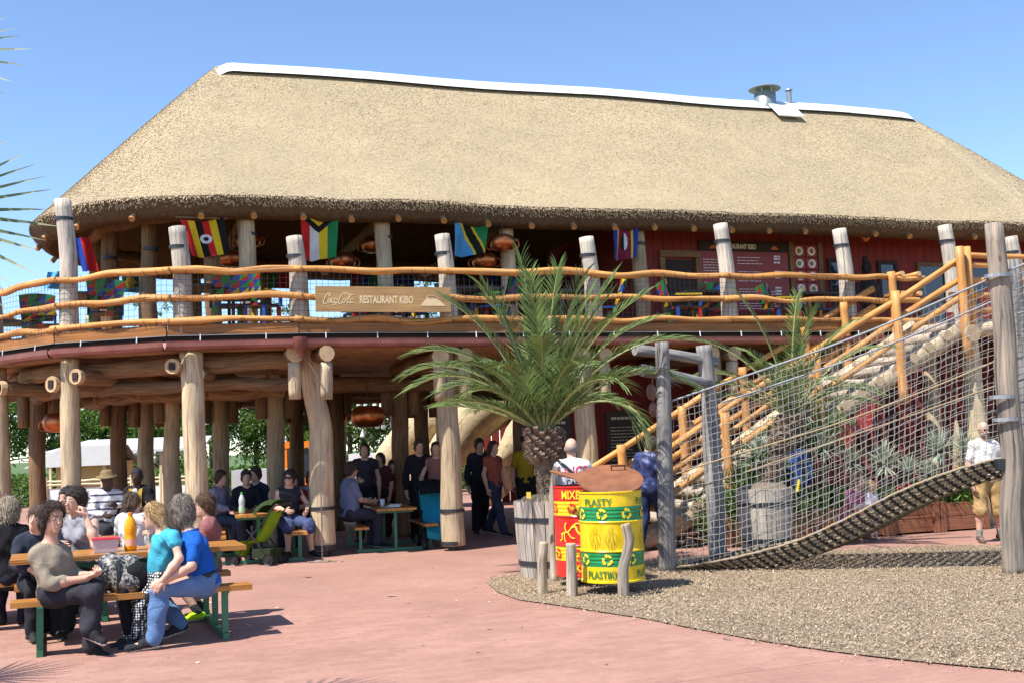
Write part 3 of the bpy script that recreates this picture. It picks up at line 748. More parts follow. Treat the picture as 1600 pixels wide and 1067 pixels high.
# red walls: upper storey and ground floor, board by board
def board_wall(s0, s1, o, z0, z1, w, mat, name='wall_board'):
    k = int((s1-s0)/w)
    for i in range(k):
        a = s0+i*w; mb = MB(); mb.box(E(a+w/2, o+random.uniform(-.003, .003), (z0+z1)/2), (w-.008, .04, z1-z0), (U, N, Z)); mb.build(name, mat, rest)
    mb = MB(); mb.box(E((s0+s1)/2, o-.045, (z0+z1)/2), (s1-s0, .03, z1-z0-.01), (U, N, Z)); mb.build('wall_backing', 'darkdoor', rest)
board_wall(6.7, 17.9, -2.7, 3.35, 5.7, .2, 'redwall')
mb = MB(); mb.box(E(6.72, -5, 4.6), (.05, 4.5, 2.5), (U, N, Z)); mb.build('side_wall', 'redwall', rest)
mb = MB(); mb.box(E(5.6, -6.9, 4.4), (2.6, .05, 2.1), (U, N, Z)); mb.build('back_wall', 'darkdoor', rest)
board_wall(4.75, 17.9, -2.9, 0, 3.05, .2, 'redwall')
mb = MB(); mb.box(E(13.4, -9.3, 3.0), (9.2, .08, 6), (U, N, Z)); mb.build('back_wall', 'redwall', rest)
def wall_window(px0, px1, z0, z1, o, door=False):
    a, b = s_at(px0, o, 4.5), s_at(px1, o, 4.5); w = b-a; c = (a+b)/2
    mb = MB(); f = .07; zc = (z0+z1)/2
    for x in (a+f/2, b-f/2): mb.box(E(x, o+.035, zc), (f, .06, z1-z0), (U, N, Z))
    for z in (z0+f/2, z1-f/2): mb.box(E(c, o+.035, z), (w-2*f-.004, .06, f), (U, N, Z))
    if door: mb.box(E(c, o+.035, z0+.85), (w-2*f-.004, .05, .1), (U, N, Z))
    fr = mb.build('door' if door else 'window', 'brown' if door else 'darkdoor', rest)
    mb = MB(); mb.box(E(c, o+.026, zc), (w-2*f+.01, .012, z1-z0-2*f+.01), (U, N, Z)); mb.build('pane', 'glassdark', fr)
    if door: mb = MB(); mb.tube([E(a+.12, o+.1, z0+.95), E(a+.12, o+.1, z0+1.12)], .012, 6); mb.build('handle', 'galv', fr)
wall_window(1293, 1330, 4.15, 5.02, -2.7); wall_window(1371, 1402, 4.15, 5.0, -2.7)
wall_window(1432, 1478, 3.36, 4.98, -2.7, True); wall_window(1508, 1560, 3.36, 5.0, -2.7, True)
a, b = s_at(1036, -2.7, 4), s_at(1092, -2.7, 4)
mb = MB(); mb.box(E((a+b)/2, -2.69, 4.15), (b-a-.16, .06, 1.58), (U, N, Z)); dw = mb.build('doorway', 'darkdoor', rest)  # solid panel on the boards, dark colour stands in for the shade inside
mb = MB()
for x in (a, b): mb.box(E(x, -2.66, 4.17), (.1, .1, 1.62), (U, N, Z))
mb.box(E((a+b)/2, -2.66, 5.05), (b-a+.1, .11, .12), (U, N, Z)); mb.build('door_frame', 'brown', dw)

# ------------------------------------------------------------------ balcony railing
rail = thing('balcony_railing', 'orange peeled-log balcony railing with pale stub posts and black netting along the upper deck', 'railing', E(0, 0, 3.35))
post_px = [(108, 312), (287, 355), (468, 370), (700, 367), (926, 371), (1138, 350), (1324, 358), (1490, 352), (1592, 370)]
stubs = []
def stub(p, ztop, r=.125):
    mb = MB(); h = ztop-3.3
    mb.tube([p+Z*3.3, p+Z*(3.3+h*.3)+Vector((-.01, 0, 0)), p+Z*(3.3+h*.62)+Vector((-.02, 0, 0)), p+Z*ztop+Vector((-.07*h/1.4, 0, 0))], [r*1.2, r*1.12, r*1.04, r*.95], 14, 0, 1, .05, sub=4)
    o = mb.build('stub_post', ['stub', 'end'], rail, True)
    mb = MB(); c = p+Z*(ztop-.3)+Vector((-.055*h/1.4, 0, 0)); mb.lathe(c, [(r*.99, -.025), (r*1.09, -.025), (r*1.09, .025), (r*.99, .025)], 16); mb.build('iron_band', 'iron', o)
for k, (px, py) in enumerate(post_px):
    if k < 2: p = DC + ang_dir(2-k+.0)*4.6; 
    else: p = E(s_at(px, -.14, 4.2), -.14)
    if k < 2:      # slide along the rim until the pixel column fits
        best = min((abs(800+F*(q-Vector((0, 0, EYE))).dot(_r)/(q-Vector((0, 0, EYE))).dot(_f)-px), kk) for kk in [j*.02 for j in range(0, 200)] for q in [DC+ang_dir(kk)*4.6+Z*4.2])
        p = DC + ang_dir(best[1])*4.6
    zt = P(px, py, p.y).z; stub(p, zt); stubs.append(p)
for k in (3.2, 4.2, 5.2, 6.2): p = DC+ang_dir(k)*4.6; stub(p, 4.5)
path = [E(11.0, .03)] + [E(s, .03) for s in (9.36, 7.06, 4.63, 2.25)] + [E(0, .03)] + [DC + ang_dir(k)*4.78 for k in range(1, 8)] + [DC-N*4.78]
for a, b in zip(path[:-1], path[1:]):
    for z, r in ((4.23, .05), (3.83, .046), (3.49, .05)):
        e = (b-a).normalized()*.06
        mb = MB(); pts = wob(a-e+Z*(z+random.uniform(-.02, .02)), b+e+Z*(z+random.uniform(-.02, .02)), 4, .035); pts[0] = a-e+Z*z; pts[-1] = b+e+Z*(z+.004)
        mb.tube(pts, [r*random.uniform(.84, 1.18) for _ in pts], 11, 0, 1, .1, sub=6); mb.build('rail', ['rail', 'railend'], rail, True)
mb = MB()
for a, b in zip(path[:-1], path[1:]):
    L = (b-a).length; k = int(L/.085); d = (a-DC); 
    for i in range(k):
        p = a.lerp(b, i/k); sag = .012*math.sin(i*1.7)
        mb.tube([p+Z*3.42+N*.02, p+Z*3.83+N*(.045+sag), p+Z*4.2+N*.03], .0028, 3)
    for j in range(10):
        z = 3.44+j*.082; mb.tube([a.lerp(b, q/6)+Z*(z+.01*math.sin(q*2+j))+N*(.03+.01*math.sin(q)) for q in range(7)], .0028, 3)
    for z in (4.23, 3.83, 3.49):
        for i in range(int(L/.2)):
            p = a.lerp(b, (i+.5)/int(L/.2))+Z*z; d2 = (b-a).normalized(); Y = d2.cross(Z)
            mb.tube([p+d2*(.02*q-.05)+ (Z*math.cos(q*1.05)+Y*math.sin(q*1.05))*.056 for q in range(6)], .0032, 3)
mb.build('safety_net', 'netwire', rail, kind='stuff')
# ------------------------------------------------------------------ people: bodies grown from a smooth distance field round a posed skeleton
class Field:
    def __init__(s, lo, hi, h):
        s.h = h; s.lo = np.array(lo, dtype=np.float32); s.n = np.ceil((np.array(hi)-np.array(lo))/h).astype(int)+2
        s.D = np.full(s.n, .3, dtype=np.float32)
    def sub(s, a, b, mg):
        i0 = np.clip(np.floor((np.minimum(a, b)-mg-s.lo)/s.h).astype(int), 0, s.n-1); i1 = np.clip(np.ceil((np.maximum(a, b)+mg-s.lo)/s.h).astype(int)+1, 1, s.n)
        sl = tuple(slice(i0[k], i1[k]) for k in range(3))
        g = [s.lo[k]+s.h*np.arange(i0[k], i1[k], dtype=np.float32) for k in range(3)]
        return sl, g[0][:, None, None], g[1][None, :, None], g[2][None, None, :]
    def smin(s, sl, d, k):
        c = s.D[sl]; hh = np.clip(.5+.5*(c-d)/k, 0, 1); s.D[sl] = c*(1-hh)+d*hh-k*hh*(1-hh)
    def cone(s, a, b, ra, rb, k=.03):
        a = np.array(a, dtype=np.float32); b = np.array(b, dtype=np.float32)
        sl, x, y, z = s.sub(a, b, max(ra, rb)+k+.02)
        ba = b-a; L2 = float(ba@ba)+1e-9
        t = np.clip(((x-a[0])*ba[0]+(y-a[1])*ba[1]+(z-a[2])*ba[2])/L2, 0, 1)
        d = np.sqrt((x-a[0]-t*ba[0])**2+(y-a[1]-t*ba[1])**2+(z-a[2]-t*ba[2])**2)-(ra+(rb-ra)*t)
        s.smin(sl, d, k)
    def ell(s, c, ax, r, k=.03, cut=False):
        c = np.array(c, dtype=np.float32); m = max(r)
        sl, x, y, z = s.sub(c, c, m+k+.02)
        q = []
        for A in ax: q.append((x-c[0])*A[0]+(y-c[1])*A[1]+(z-c[2])*A[2])
        k0 = np.sqrt((q[0]/r[0])**2+(q[1]/r[1])**2+(q[2]/r[2])**2); k1 = np.sqrt((q[0]/r[0]**2)**2+(q[1]/r[1]**2)**2+(q[2]/r[2]**2)**2)+1e-6
        d = k0*(k0-1)/k1
        if cut:
            cc = s.D[sl]; hh = np.clip(.5-.5*(cc+d)/k, 0, 1); s.D[sl] = cc*(1-hh)+(-d)*hh+k*hh*(1-hh)
        else: s.smin(sl, d, k)
    def plane(s, p, nv):   # keep the side the normal points away from
        p = np.array(p, dtype=np.float32); sl, x, y, z = s.sub(s.lo, s.lo+s.h*s.n, 0)
        s.D = np.maximum(s.D, (x-p[0])*nv[0]+(y-p[1])*nv[1]+(z-p[2])*nv[2])
    def folds(s, amp, f=1., seed=0.):
        sl, x, y, z = s.sub(s.lo, s.lo+s.h*s.n, 0)
        s.D = s.D + amp*(np.sin(23*f*(z+.35*x+seed)+3*np.sin(9*(x+y)+seed))*.6 + np.sin(37*f*(x-.5*z)+4*np.sin(7*y+seed*3))*.4 + .9*(np.abs(np.sin(26*f*(z*.8+.6*x-.3*y)+3.5*np.sin(8*x+5*z+seed)))-.6))
    def mesh(s):
        D = s.D; S = D < 0; nx, ny, nz = D.shape
        D = np.where(np.abs(D) < 1e-6, 1e-6, D)
        cn = np.zeros((nx-1, ny-1, nz-1), dtype=np.int8); acc = np.zeros((nx-1, ny-1, nz-1, 3), dtype=np.float32); cnt = np.zeros((nx-1, ny-1, nz-1), dtype=np.float32)
        def cs(o): return (slice(o[0], nx-1+o[0]), slice(o[1], ny-1+o[1]), slice(o[2], nz-1+o[2]))
        for o in [(a, b, c) for a in (0, 1) for b in (0, 1) for c in (0, 1)]: cn += S[cs(o)]
        act = np.argwhere((cn > 0) & (cn < 8))
        if len(act) == 0: return np.zeros((0, 3)), []
        av = np.zeros((len(act), 3), dtype=np.float32); ac = np.zeros(len(act), dtype=np.float32)
        for ax in range(3):
            for b in (0, 1):
                for c in (0, 1):
                    o = [0, 0, 0]; oth = [k for k in range(3) if k != ax]; o[oth[0]] = b; o[oth[1]] = c
                    i0 = act+np.array(o); i1 = i0.copy(); i1[:, ax] += 1
                    d0 = D[i0[:, 0], i0[:, 1], i0[:, 2]]; d1 = D[i1[:, 0], i1[:, 1], i1[:, 2]]
                    cr = (d0 < 0) != (d1 < 0); t = np.where(cr, d0/np.where(d0 == d1, 1, d0-d1), 0)
                    p = np.tile(np.array(o, dtype=np.float32), (len(act), 1)); p[:, ax] = t
                    av += p*cr[:, None]; ac += cr
        vtx = (act+av/np.maximum(ac, 1)[:, None])*s.h+s.lo
        idx = np.full((nx-1, ny-1, nz-1), -1, dtype=np.int32); idx[act[:, 0], act[:, 1], act[:, 2]] = np.arange(len(act))
        faces = []
        for ax in range(3):
            o1, o2 = [k for k in range(3) if k != ax]
            if ax == 1: o1, o2 = o2, o1
            sl0 = [slice(1, -1)]*3; sl0[ax] = slice(0, -1); sl1 = list(sl0); sl1[ax] = slice(1, None)
            A = S[tuple(sl0)]; B = S[tuple(sl1)]; e = np.argwhere(A != B)
            if len(e) == 0: continue
            off = np.ones(3, int); off[ax] = 0; g = e+off
            ins = A[e[:, 0], e[:, 1], e[:, 2]]
            def at(d1, d2):
                q = g.copy(); q[:, o1] -= d1; q[:, o2] -= d2; return idx[q[:, 0], q[:, 1], q[:, 2]]
            f = np.stack([at(1, 1), at(0, 1), at(0, 0), at(1, 0)], 1); f[~ins] = f[~ins][:, ::-1]
            faces.append(f[(f >= 0).all(1)])
        return vtx, np.concatenate(faces) if faces else []
def np_mesh(name, v, f, mats, parent, mi=None):
    me = bpy.data.meshes.new(name); o0 = np.array(org(parent), dtype=np.float32)
    f = np.asarray(f); us = np.unique(f); rm = np.zeros(len(v), dtype=np.int64); rm[us] = np.arange(len(us)); v = v[us]; f = rm[f]
    v = v.astype(np.float32)-o0; n = len(f)
    me.vertices.add(len(v)); me.vertices.foreach_set('co', v.ravel()); me.loops.add(4*n); me.polygons.add(n)
    me.loops.foreach_set('vertex_index', np.asarray(f, dtype=np.int32).ravel()); me.polygons.foreach_set('loop_start', np.arange(0, 4*n, 4, dtype=np.int32)); me.polygons.foreach_set('loop_total', np.full(n, 4, dtype=np.int32))
    me.polygons.foreach_set('use_smooth', np.ones(n, dtype=bool))
    if mi is not None: me.polygons.foreach_set('material_index', np.asarray(mi, dtype=np.int32))
    for m in mats: me.materials.append(MT[m] if isinstance(m, str) else m)
    me.update(calc_edges=True)
    o = bpy.data.objects.new(name, me); COL.objects.link(o); o.parent = parent; ORG[o.name] = org(parent); return o
def taubin(v, f, it=3):
    f = np.asarray(f); n = len(v); e = np.concatenate([f[:, [0, 1]], f[:, [1, 2]], f[:, [2, 3]], f[:, [3, 0]]])
    a = np.concatenate([e[:, 0], e[:, 1]]); b = np.concatenate([e[:, 1], e[:, 0]]); c = np.bincount(a, minlength=n)[:, None]
    for lam in (.5, -.52)*it:
        s = np.stack([np.bincount(a, weights=v[b, k], minlength=n) for k in range(3)], 1)
        v = v + lam*(s/np.maximum(c, 1)-v)
    return v
def main_piece(v, f):
    """the largest connected piece of a mesh"""
    f = np.asarray(f); n = len(v)
    if n == 0 or len(f) == 0: return v, f
    lab = np.arange(n); e = np.concatenate([f[:, [0, 1]], f[:, [1, 2]], f[:, [2, 3]], f[:, [3, 0]]])
    while True:
        m = np.minimum(lab[e[:, 0]], lab[e[:, 1]]); l2 = lab.copy(); np.minimum.at(l2, e[:, 0], m); np.minimum.at(l2, e[:, 1], m); l2 = l2[l2]; l2 = l2[l2]
        if (l2 == lab).all(): break
        lab = l2
    b = np.bincount(lab).argmax(); k = lab == b
    if k.all(): return v, f
    new = np.cumsum(k)-1; return v[k], new[f[k[f[:, 0]]]]
SKIN = lambda c=(.56, .33, .23): colmat('skin', c, .55, var=.06, scale=20)
STAND = dict(head=(0, .03, 1.585), neck=(0, -.01, 1.44), pelvis=(0, 0, .94), shR=(.162, -.01, 1.37), shL=(-.162, -.01, 1.37), elR=(.235, -.03, 1.11), elL=(-.235, -.03, 1.11), wrR=(.25, .06, .86), wrL=(-.25, .06, .86),
             hipR=(.09, 0, .91), hipL=(-.09, 0, .91), knR=(.1, .03, .49), knL=(-.1, .03, .49), anR=(.105, -.02, .085), anL=(-.105, -.02, .085), toR=(.135, .15, .03), toL=(-.135, .15, .03))
SIT = dict(head=(0, .05, 1.21), neck=(0, 0, 1.06), pelvis=(0, 0, .57), shR=(.162, .01, .985), shL=(-.162, .01, .985), elR=(.23, .1, .76), elL=(-.23, .1, .76), wrR=(.13, .33, .72), wrL=(-.13, .33, .72),
           hipR=(.09, .02, .54), hipL=(-.09, .02, .54), knR=(.12, .43, .52), knL=(-.12, .43, .52), anR=(.12, .4, .085), anL=(-.12, .4, .085), toR=(.14, .56, .03), toL=(-.14, .56, .03))
def person(label, base=(0, 0), face=0., tall=1.72, pose='stand', J=None, W=None, gaze=None, look=0., h=.014, skin=(.56, .33, .23), hair=(.05, .03, .02), hairstyle='short',
           shirt=((.5, .5, .5), 'short'), pants=((.05, .06, .09), 'long'), shoes=(.03, .03, .03), wide=1., belly=1., female=False, group=None, face_detail=False, glasses=False,
           grip={}, socks=None, headr=1., shirtmat=None, pantmat=None, hem=-.07, zoff=0., bald=False):
    """J: joint changes in the person's own frame; W: joints given as points in the place"""
    sc = tall/1.72; S_ = dict(STAND if pose == 'stand' else SIT)
    if J: S_.update(J)
    ca, sa = math.cos(R(face)), math.sin(R(face))     # face = 0 looks towards +Y, positive turns left
    def tw(p): return np.array([base[0]+(p[0]*ca-p[1]*sa)*sc, base[1]+(p[0]*sa+p[1]*ca)*sc, p[2]*sc+zoff])
    j = {k: tw(v) for k, v in S_.items()}
    if W: j.update({k: np.array(v) for k, v in W.items()})
    un = lambda v: v/np.linalg.norm(v)
    up = un(j['neck']-j['pelvis']); side = j['shR']-j['shL']; side = un(side-up*(side@up)); fwd = np.cross(up, side)
    hu = un(j['head']-j['neck']); 
    g = tw((math.sin(R(-look)), math.cos(R(-look)), 0))-tw((0, 0, 0)) if gaze is None else np.array(gaze, float)
    hf = un(g - .3*hu*(g@hu)); hs = un(np.cross(hf, hu)); hu = np.cross(hs, hf)
    ctr = j['pelvis']*.5+j['neck']*.5
    root = thing('person', label, 'person', (float(j['pelvis'][0]), float(j['pelvis'][1]), zoff), group)
    allj = np.array(list(j.values())); lo = allj.min(0)-.24*sc; hi = allj.max(0)+.24*sc
    w, b = wide*sc, belly*sc
    hr = sc**.55*headr
    def torso(Fd, inf, k=.05):
        c1 = j['pelvis']*.3+j['neck']*.7-up*.02*sc; c2 = j['pelvis']*.68+j['neck']*.32; ax = (side, fwd, up)
        Fd.ell(c1, ax, (.155*w+inf, .108*sc+inf, .18*sc+inf), k); Fd.ell(c2+fwd*.012*b, ax, (.14*w*(.5+.5*belly)+inf, .098*b+inf, .17*sc+inf), k)
        Fd.ell(j['pelvis']+up*.0, ax, (.158*w+inf, .112*(.5+.5*belly)*sc+inf, .125*sc+inf), k)
        Fd.cone(j['shR'], j['shL'], .05*sc+inf, .05*sc+inf, k)
        for q in ('shR', 'shL'): Fd.cone(j['neck']-up*.02, j[q]*.75+j['neck']*.25, .05*sc+inf*.5, .045*sc+inf*.7, k)
        if female:
            for sg in (-1, 1): Fd.ell(c1+fwd*.085*sc+side*.07*sg*sc-up*.015, ax, (.056*sc+inf, .045*sc+inf, .055*sc+inf), .04)
    def arm(Fd, sd, inf, t1=1., t2=1., k=.03):
        a, e, r_ = j['sh'+sd], j['el'+sd], j['wr'+sd]
        ee = a+(e-a)*min(t1, 1); Fd.cone(a, ee, .046*sc+inf, (.05-.012*min(t1, 1))*sc+inf, k)
        if t1 >= 1 and t2 > 0: rr = e+(r_-e)*t2; Fd.cone(e, e*.6+rr*.4, .038*sc+inf, .04*sc+inf, k); Fd.cone(e*.6+rr*.4, rr, .04*sc+inf, (.04-.014*t2)*sc+inf*.8, k)
    def leg(Fd, sd, inf, t1=1., t2=1., k=.035, flare=0.):
        a, e, r_ = j['hip'+sd], j['kn'+sd], j['an'+sd]
        ee = a+(e-a)*min(t1, 1); Fd.cone(a, ee, .082*w*.5+.082*sc*.5+inf, (.082-.026*min(t1, 1))*sc+inf+flare*(t1 < 1), k)
        if t1 >= 1 and t2 > 0:
            rr = e+(r_-e)*t2; m_ = e*.65+rr*.35; bk = np.cross(un(r_-e), side); bk = un(bk)*(1 if bk@fwd < 0 else -1)
            Fd.cone(e, m_+bk*.014*sc, .056*sc+inf, .054*sc+inf, k); Fd.cone(m_+bk*.014*sc, rr, .054*sc+inf, (.054-.018*t2)*sc+inf+flare, k)
    # body
    Fd = Field(lo, hi, h); torso(Fd, 0); 
    for sd in 'RL':
        arm(Fd, sd, 0); leg(Fd, sd, 0); Fd.cone(j['an'+sd], j['to'+sd], .036*sc, .028*sc, .02)
    Fd.cone(j['neck']-up*.06*sc, j['neck']+(j['head']-j['neck'])*.6, .056*sc, .05*sc, .03)
    H0 = j['head']; hx = (hs, hf, hu)
    Fd.ell(H0+hu*.03*hr-hf*.012*hr, hx, (.073*hr, .093*hr, .093*hr), .02)
    Fd.ell(H0+hf*.022*hr-hu*.045*hr, hx, (.054*hr, .066*hr, .072*hr), .035)
    Fd.cone(H0+hf*.088*hr+hu*.012*hr, H0+hf*.106*hr-hu*.022*hr, .009*hr, .014*hr, .015)
    for sg in (-1, 1):
        Fd.ell(H0+hs*.075*sg*hr-hf*.01*hr-hu*.005*hr, hx, (.011*hr, .021*hr, .032*hr), .008)
        Fd.ell(H0+hf*.1*hr+hs*.032*sg*hr+hu*.014*hr, hx, (.02*hr, .018*hr, .014*hr), .018, cut=True)
    Fd.cone(H0+hf*.083*hr-hu*.06*hr-hs*.016*hr, H0+hf*.083*hr-hu*.06*hr+hs*.016*hr, .011*hr, .011*hr, .012)
    Fd.ell(H0+hf*.078*hr-hu*.092*hr, hx, (.022*hr, .016*hr, .018*hr), .02)
    bv, bf = main_piece(*Fd.mesh()); bv = taubin(bv, bf, 2)
    vs_, fs_ = [bv], [bf]; nv = len(bv)
    for sd, sg in (('R', 1), ('L', -1)):      # hands: palm, four unequal bent fingers, thumb from the side of the palm
        a, e = j['wr'+sd], j['el'+sd]; d = un(a-e); gp = grip.get(sd, {})
        if 'dir' in gp: d = un(np.array(gp['dir'], float))
        pn = np.array(gp.get('palm', -side*sg*1.0), float); pn = un(pn-d*(pn@d)); ac = np.cross(pn, d)*sg   # ac: towards the thumb
        if ac@fwd < 0 and 'palm' not in gp: ac = -ac
        curl = gp.get('curl', .45); q = sc**.7
        Hf = Field(a-.2*q, a+.2*q, .0055 if h < .016 else .008)
        Hf.cone(a-d*.03*q, a+d*.02*q, .026*q, .026*q, .01)
        Hf.ell(a+d*.055*q, (d, ac, pn), (.05*q, .041*q, .016*q), .015)
        for fi in range(4):
            o = a+d*(.092-.006*abs(fi-1))*q+ac*(.03-.02*fi)*q; ln = (.072, .08, .074, .058)[fi]*q
            a1 = curl*(.55+.1*fi); a2 = curl*1.7
            m1 = o+(d*math.cos(a1)+pn*math.sin(a1))*ln*.5; m2 = m1+(d*math.cos(a1+a2)+pn*math.sin(a1+a2))*ln*.5
            Hf.cone(o-d*.03*q, o, .011*q, .0105*q, .006); Hf.cone(o, m1, .0105*q, .0092*q, .004); Hf.cone(m1, m2, .0092*q, .0075*q, .004)
        tb = a+d*.03*q+ac*.03*q; t1 = tb+(ac*.75+d*.65+pn*.35*curl)*.034*q; t2 = t1+(d*.85+ac*.25+pn*.7*curl)*.032*q
        Hf.cone(tb, t1, .0145*q, .011*q, .008); Hf.cone(t1, t2, .011*q, .0085*q, .004)
        hv, hfc = main_piece(*Hf.mesh())
        if len(hfc): vs_.append(hv); fs_.append(hfc+nv); nv += len(hv)
    av, af = np.concatenate(vs_), np.concatenate(fs_); nb0 = len(bv)
    for q, (hv, hfc) in enumerate(zip(vs_[1:], fs_[1:])):      # weld each hand to its wrist
        i0 = int(hfc.min()); wr = j['wr'+'RL'[q]]; ci = np.argsort(((hv-wr)**2).sum(1))[:10]; cb = np.where(((bv-wr)**2).sum(1) < .07**2)[0]
        if len(cb) == 0: continue
        for c in ci:
            t_ = cb[np.argmin(((bv[cb]-hv[c])**2).sum(1))]; af[af == i0+c] = t_
    body = np_mesh('body', av, af, [SKIN(skin)], root)
    # shirt
    if shirt:
        c, sl = shirt; Fd = Field(lo, hi, h); torso(Fd, .014*sc+.003)
        t1, t2 = {'none': (.12, 0), 'cap': (.3, 0), 'short': (.72, 0), 'three': (1, .42), 'long': (1, .93)}[sl]
        for sd in 'RL': arm(Fd, sd, .012*sc+.004, t1, t2)
        Fd.folds(.0075, 1.5, base[0]); Fd.plane(j['pelvis']+up*hem*sc, -up)
        Fd.cone_cut = None
        nb = j['neck']+up*.035*sc; Fd.ell(nb+fwd*.03*sc, (side, fwd, up), ((.066 if not female else .085)*sc, .075*sc, .075*sc), .008, cut=True)
        if sl == 'none':
            for sd in 'RL': Fd.ell(j['sh'+sd]+side*(.045*sc if sd == 'R' else -.045*sc), (side, fwd, up), (.05*sc, .09*sc, .09*sc), .01, cut=True)
        v, f = Fd.mesh(); v = taubin(v, f, 1); root['_s'] = 1; shirt_o = np_mesh('shirt', v, f, [shirtmat or cloth(c)], root); del root['_s']
    if pants:
        c, ln = pants; Fd = Field(lo, hi, h); ax = (side, fwd, up); inf = .014*sc+.004
        Fd.ell(j['pelvis'], ax, (.158*w+inf, .112*(.5+.5*belly)*sc+inf, .125*sc+inf), .04)
        for sd in 'RL':
            leg(Fd, sd, inf+(.012 if ln == 'shorts' else .004), 1., {'long': .97, 'leggings': .9, 'shorts': .12, 'mid': .5}[ln], .03, {'long': .012, 'shorts': .022}.get(ln, 0))
        Fd.folds(.0065, 1.3, base[1]); Fd.plane(j['pelvis']+up*.075*sc, up)
        v, f = Fd.mesh(); v = taubin(v, f, 1); np_mesh('trousers' if ln != 'shorts' else 'shorts', v, f, [pantmat or cloth(c)], root)
    for sd in 'RL':
        an, to = j['an'+sd], j['to'+sd]; d = un(to-an); fl = un(np.array([to[0]-an[0], to[1]-an[1], (to[2]-an[2])*.35])); 
        Fd = Field(np.minimum(an, to)-.14, np.maximum(an, to)+.14, min(h, .011))
        heel = an-np.array([0, 0, .045*sc])-fl*.035*sc
        dn = un(np.cross(np.cross(fl, [0, 0, 1]), fl))
        toe = to+fl*.03*sc
        Fd.cone(heel+dn*.012, toe, .038*sc, .033*sc, .02); Fd.cone(an-dn*.01, an*.5+to*.5+dn*.012, .043*sc, .032*sc, .03); Fd.plane((heel+toe)/2-dn*.034*sc, -dn)
        v, f = Fd.mesh(); v = taubin(v, f, 1); cz = v[f].mean(1); mi = ((cz-(heel+toe)/2)@dn < -.010*sc).astype(int)
        np_mesh('shoe', v, f, [cloth(shoes), colmat('shoe_sole', (.6, .58, .55))], root, mi)
        if socks:
            Fd = Field(an-.12, an+.14, .012); e = j['kn'+sd]; Fd.cone(an, an+(e-an)*.2, .043*sc, .045*sc, .01); v, f = Fd.mesh(); np_mesh('sock', v, f, [cloth(socks)], root)
    # hair
    if hairstyle and not bald:
        Fd = Field(H0-.32*hr, H0+.26*hr, min(h, .011)); q = .014*hr if hairstyle != 'buzz' else .005
        if hairstyle == 'curly': q = .024*hr
        Fd.ell(H0+hu*.034*hr-hf*.016*hr, hx, (.074*hr+q, .094*hr+q, .094*hr+q), .02)
        Fd.ell(H0-hf*.045*hr-hu*.02*hr, hx, (.07*hr+q, .055*hr+q, .075*hr+q), .03)
        if hairstyle in ('bob', 'curly'): Fd.ell(H0-hf*.04*hr-hu*.06*hr, hx, (.082*hr+q*.6, .06*hr+q*.6, .075*hr), .03)
        if hairstyle == 'long':
            for sg in (-1, 0, 1): Fd.cone(H0-hf*.06*hr+hs*.045*sg*hr, H0-hf*.085*hr+hs*.05*sg*hr-hu*.24*hr, .045*hr, .03*hr, .03)
        if hairstyle in ('pony', 'bun'):
            Fd.ell(H0-hf*.115*hr+hu*.03*hr, hx, (.035*hr, .035*hr, .035*hr), .02)
            if hairstyle == 'pony': Fd.cone(H0-hf*.11*hr-hu*.0*hr, H0-hf*.12*hr-hu*.2*hr, .032*hr, .02*hr, .02)
        nvf = un(hf*.8-hu*.62); fr = .06 if hairstyle not in ('bob', 'long') else .05
        Fd.plane(H0+hf*(fr+.012)*hr+hu*.055*hr, un(hf*.87-hu*.5)) if hairstyle not in ('bob', 'long', 'pony', 'curly') else Fd.plane(H0+hf*.045*hr+hu*.05*hr, un(hf*.93-hu*.37))
        Fd.folds(.004 if hairstyle != 'curly' else .007, 2.6, 1.3)
        v, f = Fd.mesh(); v = taubin(v, f, 1)
        hm = colmat('hair', hair, .55, var=.45, scale=60, bmp=.8); np_mesh('hair', v, f, [hm], root)
        if h < .0165 and len(v):      # loose locks break the smooth outline
            n = 900 if hairstyle != 'buzz' else 60; i = rng.integers(0, len(v), n); p = v[i]; o_ = nrm(p-(H0+hu*.02)); dn = -hu-hf*.35
            if hairstyle in ('pony', 'bun'): dn = -hf-hu*.25
            t = nrm(dn[None, :]-o_*(o_@dn)[:, None]*.85+rng.normal(0, .2, (n, 3))+o_*(.16 if hairstyle == 'curly' else .06)); L_ = rng.uniform(.03, .075, n)[:, None]*hr; sw = nrm(np.cross(t, o_))*rng.uniform(.0012, .0036, n)[:, None]
            keep = ((p+t*L_-H0)@hf < .075*hr) | ((p-H0)@hu > .06*hr); p, t, L_, sw, o_ = p[keep], t[keep], L_[keep], sw[keep], o_[keep]
            m1 = p+t*L_*.55+o_*.004; e1 = p+t*L_-o_*.004
            A = np.concatenate([p-sw*.7, m1-sw]); B = np.concatenate([p+sw*.7, m1+sw]); C = np.concatenate([m1+sw, e1+sw*.15]); D_ = np.concatenate([m1-sw, e1-sw*.15])
            q = quads_np('hair_locks', A, B, C, D_, np.zeros(len(A)), 'black', root); q.data.materials[0] = hm
    elif bald == 'fringe':
        Fd = Field(H0-.2, H0+.2, .01); Fd.ell(H0-hf*.02*hr+hu*.0, hx, (.08*hr, .092*hr, .07*hr), .02); Fd.plane(H0+hu*.045*hr, un(hu-hf*.2)); Fd.plane(H0-hf*.02*hr, un(hf)); v, f = Fd.mesh(); np_mesh('hair', v, f, [colmat('hair', hair, .6)], root)
